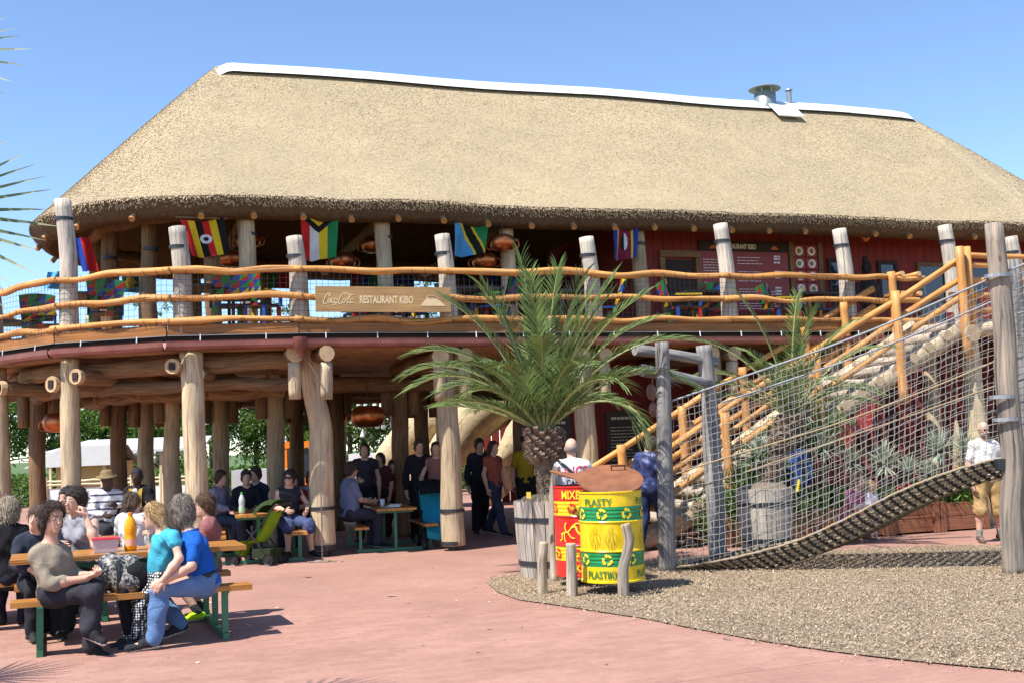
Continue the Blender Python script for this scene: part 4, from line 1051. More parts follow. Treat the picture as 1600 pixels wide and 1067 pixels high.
    if face_detail:
        for sg in (-1, 1):
            mb = MB(); mb.ball(H0+hf*.0785*hr+hs*.032*sg*hr+hu*.011*hr, (.0115*hr, .0105*hr, .0075*hr), 10, ax=tuple(Vector(a) for a in (hs, hf, hu))); mb.ball(H0+hf*.0855*hr+hs*.031*sg*hr+hu*.011*hr, .0056*hr, 8, 1); mb.build('eye', [colmat('eye_white', (.5, .46, .42), .4), colmat('iris', (.04, .03, .02), .2)], root, True)
            mb = MB(); mb.tube([H0+hf*.097*hr+hs*.015*sg*hr+hu*.031*hr, H0+hf*.096*hr+hs*.034*sg*hr+hu*.037*hr, H0+hf*.083*hr+hs*.053*sg*hr+hu*.032*hr], [.004*hr, .005*hr, .002*hr], 6); mb.build('eyebrow', colmat('hair', [c*.8 for c in hair], .6), root, True)
        mb = MB(); mb.ball(H0+hf*.092*hr-hu*.058*hr, (.02*hr, .005*hr, .005*hr), 10, ax=tuple(Vector(a) for a in (hs, hf, hu))); mb.build('lips', colmat('lips', (.42, .19, .15), .5), root, True)
    if glasses:
        mb = MB(); ax = tuple(Vector(a) for a in (hs, hf, hu))
        for sg in (-1, 1):
            mb.ball(H0+hf*.101*hr+hs*.034*sg*hr+hu*.012*hr, (.029*hr, .009*hr, .022*hr), 12, ax=ax)
            mb.tube([H0+hf*.095*hr+hs*.06*sg*hr+hu*.018*hr, H0-hf*.01*hr+hs*.085*sg*hr+hu*.01*hr], .004, 5)
        mb.tube([H0+hf*.108*hr-hs*.01*hr+hu*.018*hr, H0+hf*.108*hr+hs*.01*hr+hu*.018*hr], .004, 5); mb.build('sunglasses', colmat('sunglasses', (.01, .01, .012), .1), root, True)
    root['joints'] = 1; del root['joints']
    person.last = dict(j=j, H0=H0, hx=hx, up=up, side=side, fwd=fwd, hr=hr, sc=sc, shirt=shirt_o if shirt else None)
    return root
# ------------------------------------------------------------------ hanging sign on the railing
def sign_frame(px0, px1, o, z):
    a, b = s_at(px0, o, z), s_at(px1, o, z); return a, b
a, b = sign_frame(493, 704, .14, 3.7); zt, zb = 3.96, 3.585
sg = thing('sign', 'long tan wooden restaurant sign with carved pale lettering hung on the balcony railing', 'sign', E((a+b)/2, .14, 3.77))
mb = MB(); mb.box(E((a+b)/2, .14, (zt+zb)/2), (b-a, .035, zt-zb), (U, N, Z)); mb.build('sign_board', 'sign', sg)
w_ = b-a; carve = colmat('carved_cream_lettering', (.78, .58, .33), .6)
def on_sign(cx, cz, sx=1.): return lambda x, y: E(a+cx*w_+x, .1605, zb+cz*(zt-zb)+y)
mb = MB(); put_flat(mb, text_mesh('RESTAURANT KIBO', .155, .006, .60), on_sign(.515, .345)); mb.build('lettering', carve, sg)
S_ = w_/1.0
script = [ # flowing script strokes in a 2.95 x 1 box
 [(.52, .82), (.42, .97), (.25, .9), (.08, .55), (.02, .2), (.12, .02), (.3, .08), (.45, .3)], [(.5, .95), (.42, .85), (.45, .72), (.55, .74)],
 [(.5, .5), (.42, .4), (.38, .2), (.46, .1), (.58, .2), (.62, .4), (.52, .5), (.56, .42), (.75, .42)], [(.92, .45), (.82, .52), (.72, .4), (.7, .18), (.8, .1), (.92, .25)],
 [(1.16, .46), (1.05, .52), (.95, .35), (.96, .15), (1.06, .12), (1.18, .35), (1.2, .5), (1.14, .2), (1.2, .1), (1.3, .2)],
 [(.85, .0), (1.0, -.06), (1.12, .0), (1.2, -.04)],
 [(1.82, .78), (1.72, .95), (1.55, .88), (1.38, .55), (1.33, .2), (1.42, .02), (1.58, .08), (1.72, .3)], [(1.6, .98), (1.9, .99), (2.2, .86), (2.45, .84), (2.62, .92)],
 [(1.8, .5), (1.72, .4), (1.68, .2), (1.76, .1), (1.88, .2), (1.92, .4), (1.82, .5), (1.95, .44), (2.08, .5)],
 [(2.1, .3), (2.3, .7), (2.34, .9), (2.24, .85), (2.12, .4), (2.1, .15), (2.2, .1), (2.3, .2)],
 [(2.56, .46), (2.45, .52), (2.35, .35), (2.36, .15), (2.46, .12), (2.58, .35), (2.6, .5), (2.54, .2), (2.6, .1), (2.72, .2)]]
mb = MB(); fn = on_sign(.05, .3)
for st in script:
    p = spl(st, 5); ws = [.05+.045*math.sin(math.pi*k/(len(p)-1)) for k in range(len(p))]
    put_flat(mb, ribbon(p, ws), lambda x, y: fn(x*.165*S_/2.0+y*.03, y*.165))
mb.build('script_lettering', carve, sg)
mb = MB(); fn2 = on_sign(.86, .25)
pk = [(-.19, 0), (-.13, .075), (-.095, .11), (-.08, .135), (-.06, .10), (-.05, .128), (-.03, .095), (-.015, .118), (.0, .1), (.015, .125), (.035, .098), (.06, .112), (.09, .09), (.12, .075), (.16, .035), (.2, 0)]
i = len(mb.v); mb.v += [tuple(fn2(x, y)) for x, y in pk] + [tuple(fn2(x, -.003)) for x, y in pk]
for k in range(len(pk)-1): mb.face((i+k, i+k+1, i+len(pk)+k+1, i+len(pk)+k))
put_flat(mb, ribbon(spl([(-.1, .125), (-.06, .155), (0, .158), (.06, .14), (.12, .1)], 5), .008), fn2)
mb.build('mountain_emblem', carve, sg)
mb = MB()
for s in (a+.12, b-.12): mb.tube([E(s, .11, zt-.05), E(s, .1, 3.86), E(s, .02, 3.83)], .006, 5)
mb.build('hanging_wire', 'iron', sg)

# menu boards on the walls
def lines_panel(mb, fn, x0, x1, z, n, dz, th=.012, rag=.6, m=0):
    for k in range(n):
        x = x0; xe = x0+(x1-x0)*random.uniform(rag, 1); y = z-k*dz
        while x < xe:
            l = random.uniform(.03, .12); 
            i = len(mb.v); mb.v += [tuple(fn(x, y)), tuple(fn(min(x+l, xe), y)), tuple(fn(min(x+l, xe), y+th)), tuple(fn(x, y+th))]; mb.face((i, i+1, i+2, i+3), None, m); x += l+.015
a, b = s_at(1097, -2.6, 4.3), s_at(1236, -2.6, 4.3); zt, zb = 5.32, 3.95
mbd = thing('menu_board', 'big dark red menu board with white price lines on the upper wall', 'menu board', E((a+b)/2, -2.6, 4.6))
panel = colmat('menu_red_panel', (.26, .03, .025), .4)
mid = a+(b-a)*.36
for x0, x1 in ((a, mid-.01), (mid+.01, b)):
    mb = MB(); mb.box(E((x0+x1)/2, -2.655, (zb+zt-.2)/2), (x1-x0, .03, zt-.2-zb), (U, N, Z)); mb.build('menu_panel', panel, mbd)
mb = MB(); mb.box(E((a+b)/2, -2.65, zt-.1), (b-a, .035, .19), (U, N, Z)); mb.build('header_panel', 'darkdoor', mbd)
cream = colmat('cream_print', (.75, .68, .5), .6); wht = colmat('white_print', (.8, .8, .8), .6)
mb = MB(); put_flat(mb, text_mesh('RESTAURANT KIBO', .13, .005, .62), lambda x, y: E(a+(b-a)*.46+x, -2.631, zt-.145+y)); mb.build('lettering', cream, mbd)
mb = MB()
for cx in (.16, .85):
    mb = MB(); i = len(mb.v); mb.v += [tuple(E(a+(b-a)*cx+x, -2.631, zt-.15+y)) for x, y in ((-.09, 0), (-.03, .07), (.03, .07), (.09, 0))]; mb.face((i, i+1, i+2, i+3)); mb.build('mountain_emblem', colmat('orange_print', (.6, .15, .04)), mbd)
mb = MB(); fn = lambda x, y: E(x, -2.638, y)
lines_panel(mb, fn, a+.08, mid-.1, 4.95, 7, .055); lines_panel(mb, fn, a+.08, mid-.1, 4.5, 9, .05)
lines_panel(mb, fn, mid+.12, mid+.85, 5.0, 3, .06); lines_panel(mb, fn, mid+.12, mid+.7, 4.72, 4, .06); lines_panel(mb, fn, mid+.12, mid+1.2, 4.38, 5, .05); lines_panel(mb, fn, mid+.12, mid+1.1, 4.1, 3, .05)
for z in (5.02, 4.97, 4.9, 4.72, 4.66, 4.6, 4.4, 4.34, 4.28): lines_panel(mb, fn, b-.32, b-.18, z, 1, .05, .035, 1)
mb.build('lettering', wht, mbd, kind='stuff')
a2, b2 = s_at(1243, -2.6, 4.5), s_at(1283, -2.6, 4.5)
pb = thing('picture_board', 'wooden framed board with ten small plate pictures beside the red menu', 'menu board', E((a2+b2)/2, -2.6, 4.5))
for x in (a2-.04, b2+.04): mb = MB(); mb.box(E(x, -2.645, 4.64), (.09, .06, 1.4), (U, N, Z)); mb.build('frame_post', 'brown', pb)
for r_ in range(5):
    for c in range(2):
        cx = a2+(b2-a2)*(.26+.48*c); cz = 5.16-r_*.25
        mb = MB(); mb.box(E(cx, -2.65, cz), ((b2-a2)*.44, .02, .225), (U, N, Z)); tl = mb.build('picture_tile', colmat('tile_red', (.33, .05, .04)), pb)
        mb = MB(); mb.lathe(E(cx, -2.638, cz), [(.0, .003), (.05, .003), (.085, .006), (.09, .0)], 14, ax=(U, Z, N)); mb.lathe(E(cx+random.uniform(-.02, .02), -2.63, cz), [(.0, .008), (.04, .004), (.05, .0)], 9, 1, ax=(U, Z, N)); mb.build('plate', [wht, colmat('food', random.choice([(.3, .2, .05), (.2, .25, .06), (.4, .15, .05)]))], tl)
for k, (p0, p1, z0, z1) in enumerate(((812, 893, 2.05, 1.25), (948, 1008, 2.1, 1.0), (1090, 1150, 2.2, 1.2))):
    a, b = s_at(p0, -2.8, 2), s_at(p1, -2.8, 2)
    mb_ = thing('menu_board', ('dark menu board on the ground-floor wall right behind the palm crown', 'dark menu board on the ground-floor wall behind the stair foot', 'dark menu board on the ground-floor wall under the stairs')[k], 'menu board', E((a+b)/2, -2.8, 1.6))
    mb = MB(); mb.box(E((a+b)/2, -2.85, (z0+z1)/2), (b-a, .03, z0-z1), (U, N, Z)); mb.build('menu_panel', colmat('dark_menu_panel', (.07, .045, .035), .5), mb_)
    mb = MB(); fn = lambda x, y: E(x, -2.83, y); lines_panel(mb, fn, a+.1, b-.1, z0-.15, 1, .1, .05, 1); lines_panel(mb, fn, a+.08, b-.08, z0-.3, int((z0-z1-.4)/.06), .06, .014)
    mb.build('lettering', cream, mb_, kind='stuff')

# ------------------------------------------------------------------ log staircase
S0, S1, ZS = 4.25, 10.55, 3.35; OB, OF = .12, 1.5
def tz(s): return (s-S0)/(S1-S0)*ZS
st = thing('log_staircase', 'log staircase with orange peeled-log railings climbing right to the upper deck', 'staircase', E(5, .8))
for o in (OB, OF+.04):
    pts = [E(S0-.15+(S1-S0+.3)*k/7, o, max(.06, tz(S0-.15+(S1-S0+.3)*k/7)-.12)+random.uniform(-.04, .04)) for k in range(8)]
    mb = MB(); mb.tube(pts, [.15, .17, .155, .165, .15, .16, .15, .15], 12, 0, 1, .07, sub=3); mb.build('stringer', ['pale', 'end'], st, True)
nst = 19
for k in range(nst):
    s = S0+(S1-S0)*(k+.5)/nst; z = tz(s)+.02
    mb = MB(); mb.tube(wob(E(s, OB+.08, z-.06), E(s, OF+.16+random.uniform(0, .1), z-.06), 3, .015), .085, 9, 0, 1, .08, sub=2); t_ = mb.build('tread', ['driftwood', 'end'], st, True)
    mb = MB(); mb.box(E(s+.14, (OB+OF)/2, z-.03), (.2, OF-OB-.1, .05), (U, N, Z)); mb.build('step_board', 'brown', t_)
# landing
mb = MB()
for k in range(19):
    s = S1+.1+k*.19; mb = MB(); mb.box(E(s+.09, .78, 3.31), (.18, 1.44, .05), (U, N, Z)); mb.build('landing_board', 'stub', st)
mb = MB(); mb.tube(wob(E(S1-.1, OF+.05, 3.16), E(S1+3.7, OF+.05, 3.16), 5, .03), .13, 12, 0, 1, .06, sub=3); mb.build('landing_beam', ['pale', 'end'], st, True)
mb = MB(); mb.tube(wob(E(S1-.05, OF+.3, 3.08), E(S1-.05, -.1, 3.1), 3, .01), .14, 12, 0, 1, .05, sub=3); mb.build('landing_beam', ['pale', 'end'], st, True)
fposts = [(955, 2, .95), (1138, 1, 1.0), (1280, 1, 1.), (1405, 1, 1.15), (1505, 1, 1.2)]
for px, _, hgt in fposts:
    s = s_at(px, OF+.22, max(.3, tz(s_at(px, OF, 1.5))+.4)); z = max(0, tz(s)); top = z+hgt
    s = s_at(px, OF+.22, (top+z)/2); z = max(0, tz(s)); lo_ = max(0., z-.62)
    mb = MB(); mb.tube([E(s, OF+.22, lo_), E(s-.01, OF+.22, (lo_+z+hgt)/2), E(s-.03, OF+.22, z+hgt)], [.075, .072, .068], 12, 0, 1, .03, sub=3); mb.build('rail_post', ['rail', 'railend'], st, True)
for px in (975, 1070, 1165, 1262, 1323, 1398):
    s = s_at(px, OB-.05, max(.3, tz(s_at(px, OB, 2.))+.6)); z = max(0, tz(s))
    mb = MB(); mb.tube([E(s, OB-.06, max(0, z-.3)), E(s, OB-.06, z+.5), E(s-.03, OB-.06, z+1.08)], [.075, .072, .07], 12, 0, 1, .03, sub=3); mb.build('rail_post', ['rail', 'railend'], st, True)
for o, sa, sb in ((OF+.12, S0-.2, S1+.02), (OB-.15, S0-.35, S1-.55)):
    for h in (1.0, .68, .36):
        pts = [E(sa+(sb-sa)*k/6, o+random.uniform(-.015, .015), tz(sa+(sb-sa)*k/6)+h+random.uniform(-.025, .025)) for k in range(7)]
        mb = MB(); mb.tube(pts, [.052*random.uniform(.88, 1.14) for _ in pts], 10, 0, 1, .09, sub=5); mb.build('rail', ['rail', 'railend'], st, True)
for s in (S1+.05, S1+1.75, S1+3.3):
    mb = MB(); mb.tube([E(s, OF+.16, 3.2), E(s, OF+.16, 4.5)], [.07, .065], 10, 0, 1, .03); mb.build('rail_post', ['rail', 'railend'], st, True)
for h in (1.02, .85, .62, .35, .1):
    pts = wob(E(S1-.25 if h in (.85, .35) else S1, OF+.06, 3.35+h+random.uniform(-.04, .04)), E(S1+3.7, OF+.06, 3.35+h+random.uniform(-.05, .05)), 4, .025); mb = MB(); mb.tube(pts, .048, 9, 0, 1, .06, sub=3); mb.build('rail', ['rail', 'railend'], st, True)
for s in (S1+.0, S1+.35):
    for h in (.95, .6): mb = MB(); mb.tube(wob(E(s, .1, 3.35+h), E(s, -.4, 3.35+h), 2, .01), .045, 8, 0, 1); mb.build('rail', ['rail', 'railend'], st, True)
# columns that carry the landing
for px, o, zt, r in ((1527, OF-.1, 3.1, .17), (1498, OF+.05, 1.7, .13), (1462, .4, 3.05, .13)):
    s = s_at(px, o, 1.8); p = E(s, o); hh = zt
    rad = [r*1.02, r*1.08, r, r*.9, r*.85] if zt > 2 else [r*.95, r*1.1, r*1.05, r*.7, r*.12]
    mb = MB(); mb.tube([p+Z*(hh*k/4)+Vector((-.05*k/4, 0, 0)) for k in range(5)], rad, 14, 0, 1, .04, sub=3)
    o_ = mb.build('support_log', [wood('yellow_peeled_log', (.42, .33, .19), (.54, .44, .27), (.62, .52, .35), bmp=.5) if 'ylog' not in MT else MT['ylog'], 'end'], st, True); MT['ylog'] = o_.data.materials[0]
# red boards under the stairs
rb = thing('red_board_screen', 'screen of leaning red boards filling the space under the staircase', 'screen', E(9, .6))
for k in range(34):
    s = 6.9+k*.17; hgt = max(.5, tz(s)-.35); mb = MB(); ln = random.uniform(-.12, .02)
    mb.plank(E(s, .35+random.uniform(-.02, .02), 0.02), E(s+ln*hgt, .3, hgt), .13, .03, N); mb.build('board', 'redwall', rb)
for k, (px, y0, y1, lean) in enumerate(((1262, 705, 655, .25), (1280, 712, 662, .3), (1298, 716, 655, .35), (1318, 712, 650, .3), (1286, 792, 735, .25), (1302, 790, 728, .3), (1316, 775, 738, .3), (1330, 680, 622, .4), (1352, 672, 600, .25), (1258, 690, 650, .1))):
    p0 = P(px, y0, E(s_at(px, 1.64, 1.5), 1.64).y); p1 = p0+U*lean+Z*((y0-y1)*17.3/F); mb = MB(); mb.plank(p0, p1, .15, .03, N); mb.build('slanted_board', 'redboard_lit', rb)
for k in range(5):
    mb = MB(); p = E(12.1+k*.42, 1.3, 0); mb.plank(p+Z*1.9, p+Z*3.05-U*.06, .4, .03, N); mb.build('board', 'redboard_lit', rb)
# stone plinth far right under the landing
pl = thing('stone_plinth', 'pale rough stone wall with a flat cap behind the standing man', 'wall', E(13.5, 1.1))
for r_ in range(6):
    x = 11.75+(.2 if r_ % 2 else 0)
    while x < 15.5:
        w = random.uniform(.3, .55); mb = MB(); mb.box(E(x+w/2, 1.0+random.uniform(-.02, .02), .14+r_*.285), (w-.02, .4, .265), (U, N, Z)); mb.build('stone', 'stone', pl); x += w
mb = MB(); mb.box(E(13.5, 1.0, 1.81), (3.9, .55, .08), (U, N, Z)); mb.build('capstone', 'stone', pl)
# rubble stones down the stair flank
for k in range(40):
    s = random.uniform(4.5, 7.4); z = max(.05, tz(s)-random.uniform(.22, .9)); mb = MB(); q = random.uniform(.035, .075)
    ax = (U, N, Z); mb.ball(E(s, OF+.02+random.uniform(-.2, .12), z), (q*1.3, q, q*.75), 8, ax=ax); 
    mb.build('flank_stone', 'stone', st, True)

# ------------------------------------------------------------------ flags under the eave
def flag(label, px, py0, py1, w, o, fill, tilt=0.):
    s = s_at(px, o, 5.2); top = E(s, o); ztop = P(px, py0, top.y).z; zbot = P(px, py1, top.y).z; H = ztop-zbot
    th = thing('flag', label, 'flag', top+Z*ztop, 'national flags hanging below the thatched eave')
    mats = []; mi = {}
    mb = MB(); nx, ny = 72, 54
    def pt(i, j):
        x, y = i/nx, j/ny; ww = w*(1-.12*y)
        return top+U*((x-.5)*ww+tilt*y*H)+N*(.05*math.sin(7*x+2.5*y)+.03*math.sin(13*x+1)*y)+Z*(ztop-y*H-.05*math.sin(3.2*x+.5)-.06*abs(x-.5)*y)
    for j in range(ny):
        for i in range(nx):
            c = fill((i+.5)/nx, (j+.5)/ny)
            if c not in mi: mi[c] = len(mats); mats.append(cloth(c))
            mb.quad(pt(i, j+1), pt(i+1, j+1), pt(i+1, j), pt(i, j), mi[c])
    mb.build('flag_cloth', mats, th, True)
    mb = MB(); mb.tube([top+Z*(ztop+.01)-U*w*.6, top+Z*(ztop+.01)+U*w*.6], .015, 6); mb.build('flag_pole', 'brown', th)
Rd, Yl, Bk, Gn, Bl, Wt, Lb, Mr = (.5, .02, .02), (.65, .45, .02), (.012, .012, .012), (.02, .2, .07), (.02, .05, .3), (.6, .6, .6), (.08, .3, .55), (.2, .02, .05)
def f_ug(x, y):
    if (x-.5)**2*1.6+(y-.5)**2*2.0 < .035: return Wt if (x-.5)**2+(y-.5)**2 > .004 else Bk
    return (Rd, Yl, Bk, Rd, Yl, Bk)[int(x*6)]
def f_sa(x, y):
    v = abs(x-.5)*.8+.12
    if y < .3-v*.8: return Yl
    if y < .46-v*.8: return Bk
    return Rd if x < .24 else (Wt if x < .5 else (Yl if x < .74 else Gn))
def f_tz(x, y):
    d = x*.9-(y*.6+.12)
    return Lb if d < -.13 else (Yl if d < -.06 else (Bk if d < .16 else (Yl if d < .22 else Gn)))
def f_sz(x, y):
    d = abs(x-.5)
    if (x-.5)**2*3+(y-.5)**2 < .06: return Bk if x < .5 else Wt
    return Mr if d < .26 else (Yl if d < .34 else Bl)
def f_rb(x, y): return Rd if x > .5 else Bl
def f_kz(x, y): return Lb if y < .3 or y > .75 else (Yl if (x-.5)**2+(y-.5)**2 < .09 else Gn)
flag('flag with red, yellow and black stripes and a white disc, hung below the eave', 315, 342, 396, .66, -1.72, f_ug, .25)
flag('flag with red, white, yellow and green stripes below a black chevron', 499, 336, 402, .62, -1.72, f_sa, -.02)
flag('blue, black and green flag with thin yellow diagonal bands', 738, 332, 396, .62, -1.72, f_tz, -.1)
flag('dark red and blue flag with a small shield, hung nearest the red menu board', 977, 346, 402, .5, -1.72, f_sz, -.05)
p = P(140, 385, 18.0)
def flag_at(label, p, w, H, fill, tilt):
    th = thing('flag', label, 'flag', p, 'national flags hanging below the thatched eave'); mats = []; mi = {}; mb = MB(); nx, ny = 12, 14
    def pt(i, j): x, y = i/nx, j/ny; return p+Vector((1, .2, 0))*((x-.5)*w+tilt*y*H)+Vector((0, 1, 0))*(.05*math.sin(7*x+2*y))+Z*(-y*H)
    for j in range(ny):
        for i in range(nx):
            c = fill((i+.5)/nx, (j+.5)/ny)
            if c not in mi: mi[c] = len(mats); mats.append(cloth(c))
            mb.quad(pt(i, j+1), pt(i+1, j+1), pt(i+1, j), pt(i, j), mi[c])
    mb.build('flag_cloth', mats, th, True)
flag_at('narrow red and dark blue flag behind the tallest stub post at far left', P(126, 372, 18.2), .25, .55, f_rb, .25)
flag_at('light blue flag with a sagging fold left of the tallest stub post', P(88, 425, 19.5), .28, .3, lambda x, y: Lb, -.3)
flag_at('green flag with a yellow disc behind the left railing', P(203, 425, 22.5), .32, .42, f_kz, 0)
flag_at('green and red patterned flag hung over the far railing', P(430, 428, 24.2), .75, .32, lambda x, y: Gn if x < .55 else Rd, -.1)
flag_at('dark purple and green flag hanging at the back of the deck above the sign', P(575, 428, 24.5), .75, .34, lambda x, y: Mr if x < .35 else (Bl if x < .6 else Gn), -.1)
flag_at('dark blue flag with yellow shapes at the back of the deck', P(628, 432, 24.5), .5, .36, lambda x, y: Yl if abs(x-.5)+abs(y-.8) < .25 else Bl, 0)
flag_at('crumpled dark red flag at the back of the deck right of the sign', P(760, 430, 24.5), .55, .3, lambda x, y: Mr if x < .6 else Bl, -.2)

# ------------------------------------------------------------------ copper kettle lamps
def kettle(label, p, r):
    th = thing('copper_lamp', label, 'lamp', p, 'hammered copper kettle lamps')
    mb = MB(); mb.lathe(p, [(.0, r*.62), (r*.6, r*.6), (r*.86, r*.45), (r, r*.1), (r*.97, -r*.2), (r*.8, -r*.5), (r*.55, -r*.62), (0, -r*.64)], 22); mb.build('lamp_shade', 'copper', th, True)
    for sg in (-1, 1):
        mb = MB(); mb.tube([p+Vector((sg*r*.98, 0, .05)), p+Vector((sg*r*1.25, 0, .0)), p+Vector((sg*r*1.2, 0, -r*.4)), p+Vector((sg*r*.8, 0, -r*.5))], .013, 6, sub=3); mb.build('handle', 'copper', th)
    mb = MB(); mb.tube([p+Z*r*.6, p+Z*(r*.6+.45)], .008, 5); mb.build('chain', 'iron', th)
kettle('round copper lamp hanging under the deck between the front posts', P(575, 650, 19.8), .3)
kettle('round copper lamp hanging under the deck at far left', P(91, 660, 18.6), .25)
for k, (px, py, lab) in enumerate(((362, 405, 'copper kettle lamp right of the striped flag'), (388, 375, 'upper copper kettle lamp beside the roof post near the striped flag'), (536, 408, 'lower copper kettle lamp right of the chevron flag'), (584, 383, 'copper kettle lamp left of the middle roof post'), (785, 380, 'upper copper kettle lamp right of the blue and green flag'), (757, 408, 'lower copper kettle lamp under the blue and green flag'))):
    kettle(lab, P(px, py, 19.3+.3*(k % 2)), .22)

# ------------------------------------------------------------------ deck furniture: painted chairs and black tables
pc = [colmat('chair_paint', c, .4) for c in ((.45, .02, .015), (.5, .36, .015), (.015, .07, .32), (.02, .2, .05), (.015, .015, .015))]
def chair_proto():
    th = thing('chair', 'x', 'chair', (0, 0, 0)); m = lambda k: pc[k % 5]
    for k, (x, y) in enumerate(((-.22, -.2), (.22, -.2), (-.22, .2), (.22, .2))):
        mb = MB(); mb.box((x, y, .22), (.05, .05, .44), None); mb.build('leg', m(k), th)
    for k in range(4): mb = MB(); mb.box((-.18+.12*k, 0, .455), (.115, .46, .03)); mb.build('seat_slat', pc[(4, 0, 4, 2)[k]], th)
    mb = MB(); rr_ = random.Random(5)
    def bp2(i, j, off): x = -.24+.12*i; z = .5+.1*j; return Vector((x*(1+.04*j)+(.03*rr2.get((i, j), 0)), .22+.03*j+off+.03*(i-2)**2*.5, z+(.05*math.cos(x*6) if j == 4 else 0)))
    rr2 = {(i, j): rr_.uniform(-1, 1) for i in range(1, 4) for j in range(1, 4)}
    for off, fl in ((0, 0), (.025, 1)):
        for i in range(4):
            for j in range(4):
                q = [bp2(i, j, off), bp2(i+1, j, off), bp2(i+1, j+1, off), bp2(i, j+1, off)]
                if fl: q = q[::-1]
                c = rr_.choice([0, 1, 2, 2, 3, 4, 4, 4, 4]), rr_.choice([0, 1, 2, 3, 4, 4, 4])
                mb.tri(q[0], q[1], q[2], c[0]); mb.tri(q[0], q[2], q[3], c[1])
    mb.build('backrest', pc, th)
    for sg in (-1, 1):
        mb = MB(); mb.box((sg*.25, 0, .66), (.06, .46, .03)); mb.build('armrest', m(2+sg), th)
        mb = MB(); mb.box((sg*.25, -.2, .55), (.045, .045, .2)); mb.build('arm_support', m(3+sg), th)
    return th
chair0 = chair_proto(); used = [False]
def deck_spot(px, o, z):
    for k in range(60):
        s = s_at(px, o, z); p = E(s, o, 3.345)
        if s > 0 or Vector((p.x-DC.x, p.y-DC.y)).length < 3.9: break
        o -= .08
    return p
def dchair(px, o, rz, lab):
    p = deck_spot(px, o, 3.8)
    if o < -20: return
    c = chair0 if not used[0] else copy_tree(chair0, p, 0)
    c.location = p; c.rotation_euler = (0, 0, R(rz)); c['label'] = lab; c['group'] = 'painted wooden chairs on the balcony'; used[0] = True
def dtable(px, o, lab):
    p = deck_spot(px, o, 4.); th = thing('table', lab, 'table', p, 'black tables on the balcony')
    mb = MB(); mb.box(p+Z*.74, (.8, .8, .04), (U, N, Z)); mb.build('tabletop', 'black', th)
    for a, b in ((-1, -1), (1, -1), (-1, 1), (1, 1)): mb = MB(); mb.box(p+U*a*.34+N*b*.34+Z*.36, (.05, .05, .72), (U, N, Z)); mb.build('leg', 'black', th)
dtable(325, -1.0, 'black table behind the railing right of the second stub post')
dtable(150, -1.9, 'black table behind the railing right of the tallest stub post')
dtable(740, -1.1, 'black table behind the railing just right of the sign')
dtable(895, -1.3, 'black table behind the big palm crown on the deck')
dtable(1090, -1.2, 'black table in front of the doorway on the deck')
dtable(1262, -1.3, 'black table below the plate pictures on the deck')
dtable(590, -1.4, 'black table hidden behind the restaurant sign')
dtable(30, -1.2, 'black table at the far left end of the deck')
cl = [(358, -.75, 200, 'painted chair with its back to the railing beside the second stub post'), (405, -.9, 160, 'painted chair left of the third stub post'), 
       (165, -1.1, 200, 'painted chair in the middle of the left railing bay'),  (565, -1.9, 30, 'painted chair behind the left half of the sign'), (640, -1.9, 330, 'painted chair behind the right half of the sign'),
      (720, -1.6, 90, 'painted chair right of the sign'), (770, -1.0, 250, 'painted chair left of the tallest palm frond'), (940, -1.1, 270, 'painted chair behind the fifth stub post'), (1070, -.9, 100, 'painted chair in front of the dark doorway'), (1112, -1.5, 180, 'painted chair behind the black table by the doorway'), (1225, -1.2, 100, 'painted chair left of the table under the plate pictures'), (1298, -1.2, 260, 'painted chair right of the table under the plate pictures'), (60, -1.0, 200, 'painted chair at the far left end of the railing')]
for c in cl: dchair(*c)

# carved statue beside the door
p = E(s_at(1357, -2.1, 4.2), -2.1, 3.345); th = thing('statue', 'tall dark carved wooden figure standing between the two wall windows', 'statue', p)
dk = wood('dark_carved_wood', (.015, .01, .008), (.03, .02, .015), (.06, .04, .03))
mb = MB(); mb.tube([p, p+Z*.3, p+Z*.7, p+Z*1.0, p+Z*1.22], [.2, .17, .14, .2, .1], 12, 0, 0, .12, sub=3); mb.build('figure_body', dk, th, True)
mb = MB(); mb.ball(p+Z*1.4, (.1, .12, .16), 12); mb.ball(p+Z*1.39+N*.11, (.025, .04, .04), 8); mb.ball(p+Z*1.56+U*-.03, (.06, .07, .1), 8); mb.build('figure_head', dk, th, True)
for sg in (-1, 1): mb = MB(); mb.tube([p+U*.2*sg+Z*1.1, p+U*.25*sg+Z*.8, p+U*.1*sg+N*.17+Z*.65], [.06, .055, .045], 8, 0, 0, .05, sub=3); mb.build('arm', dk, th, True)
p = P(1352, 368, E(12, -2.55).y-.6); th = thing('mask', 'orange carved face mask on the red wall below the eave', 'mask', p)
mb = MB(); mb.ball(p, (.1, .05, .14), 12); mb.build('mask_face', 'copper', th, True)
mb = MB()
for sg in (-1, 1): mb.ball(p+Vector((sg*.035, -.045, .03)), (.02, .01, .012), 6)
mb.ball(p+Vector((0, -.045, -.06)), (.03, .01, .012), 6); mb.build('mask_hole', 'black', th)
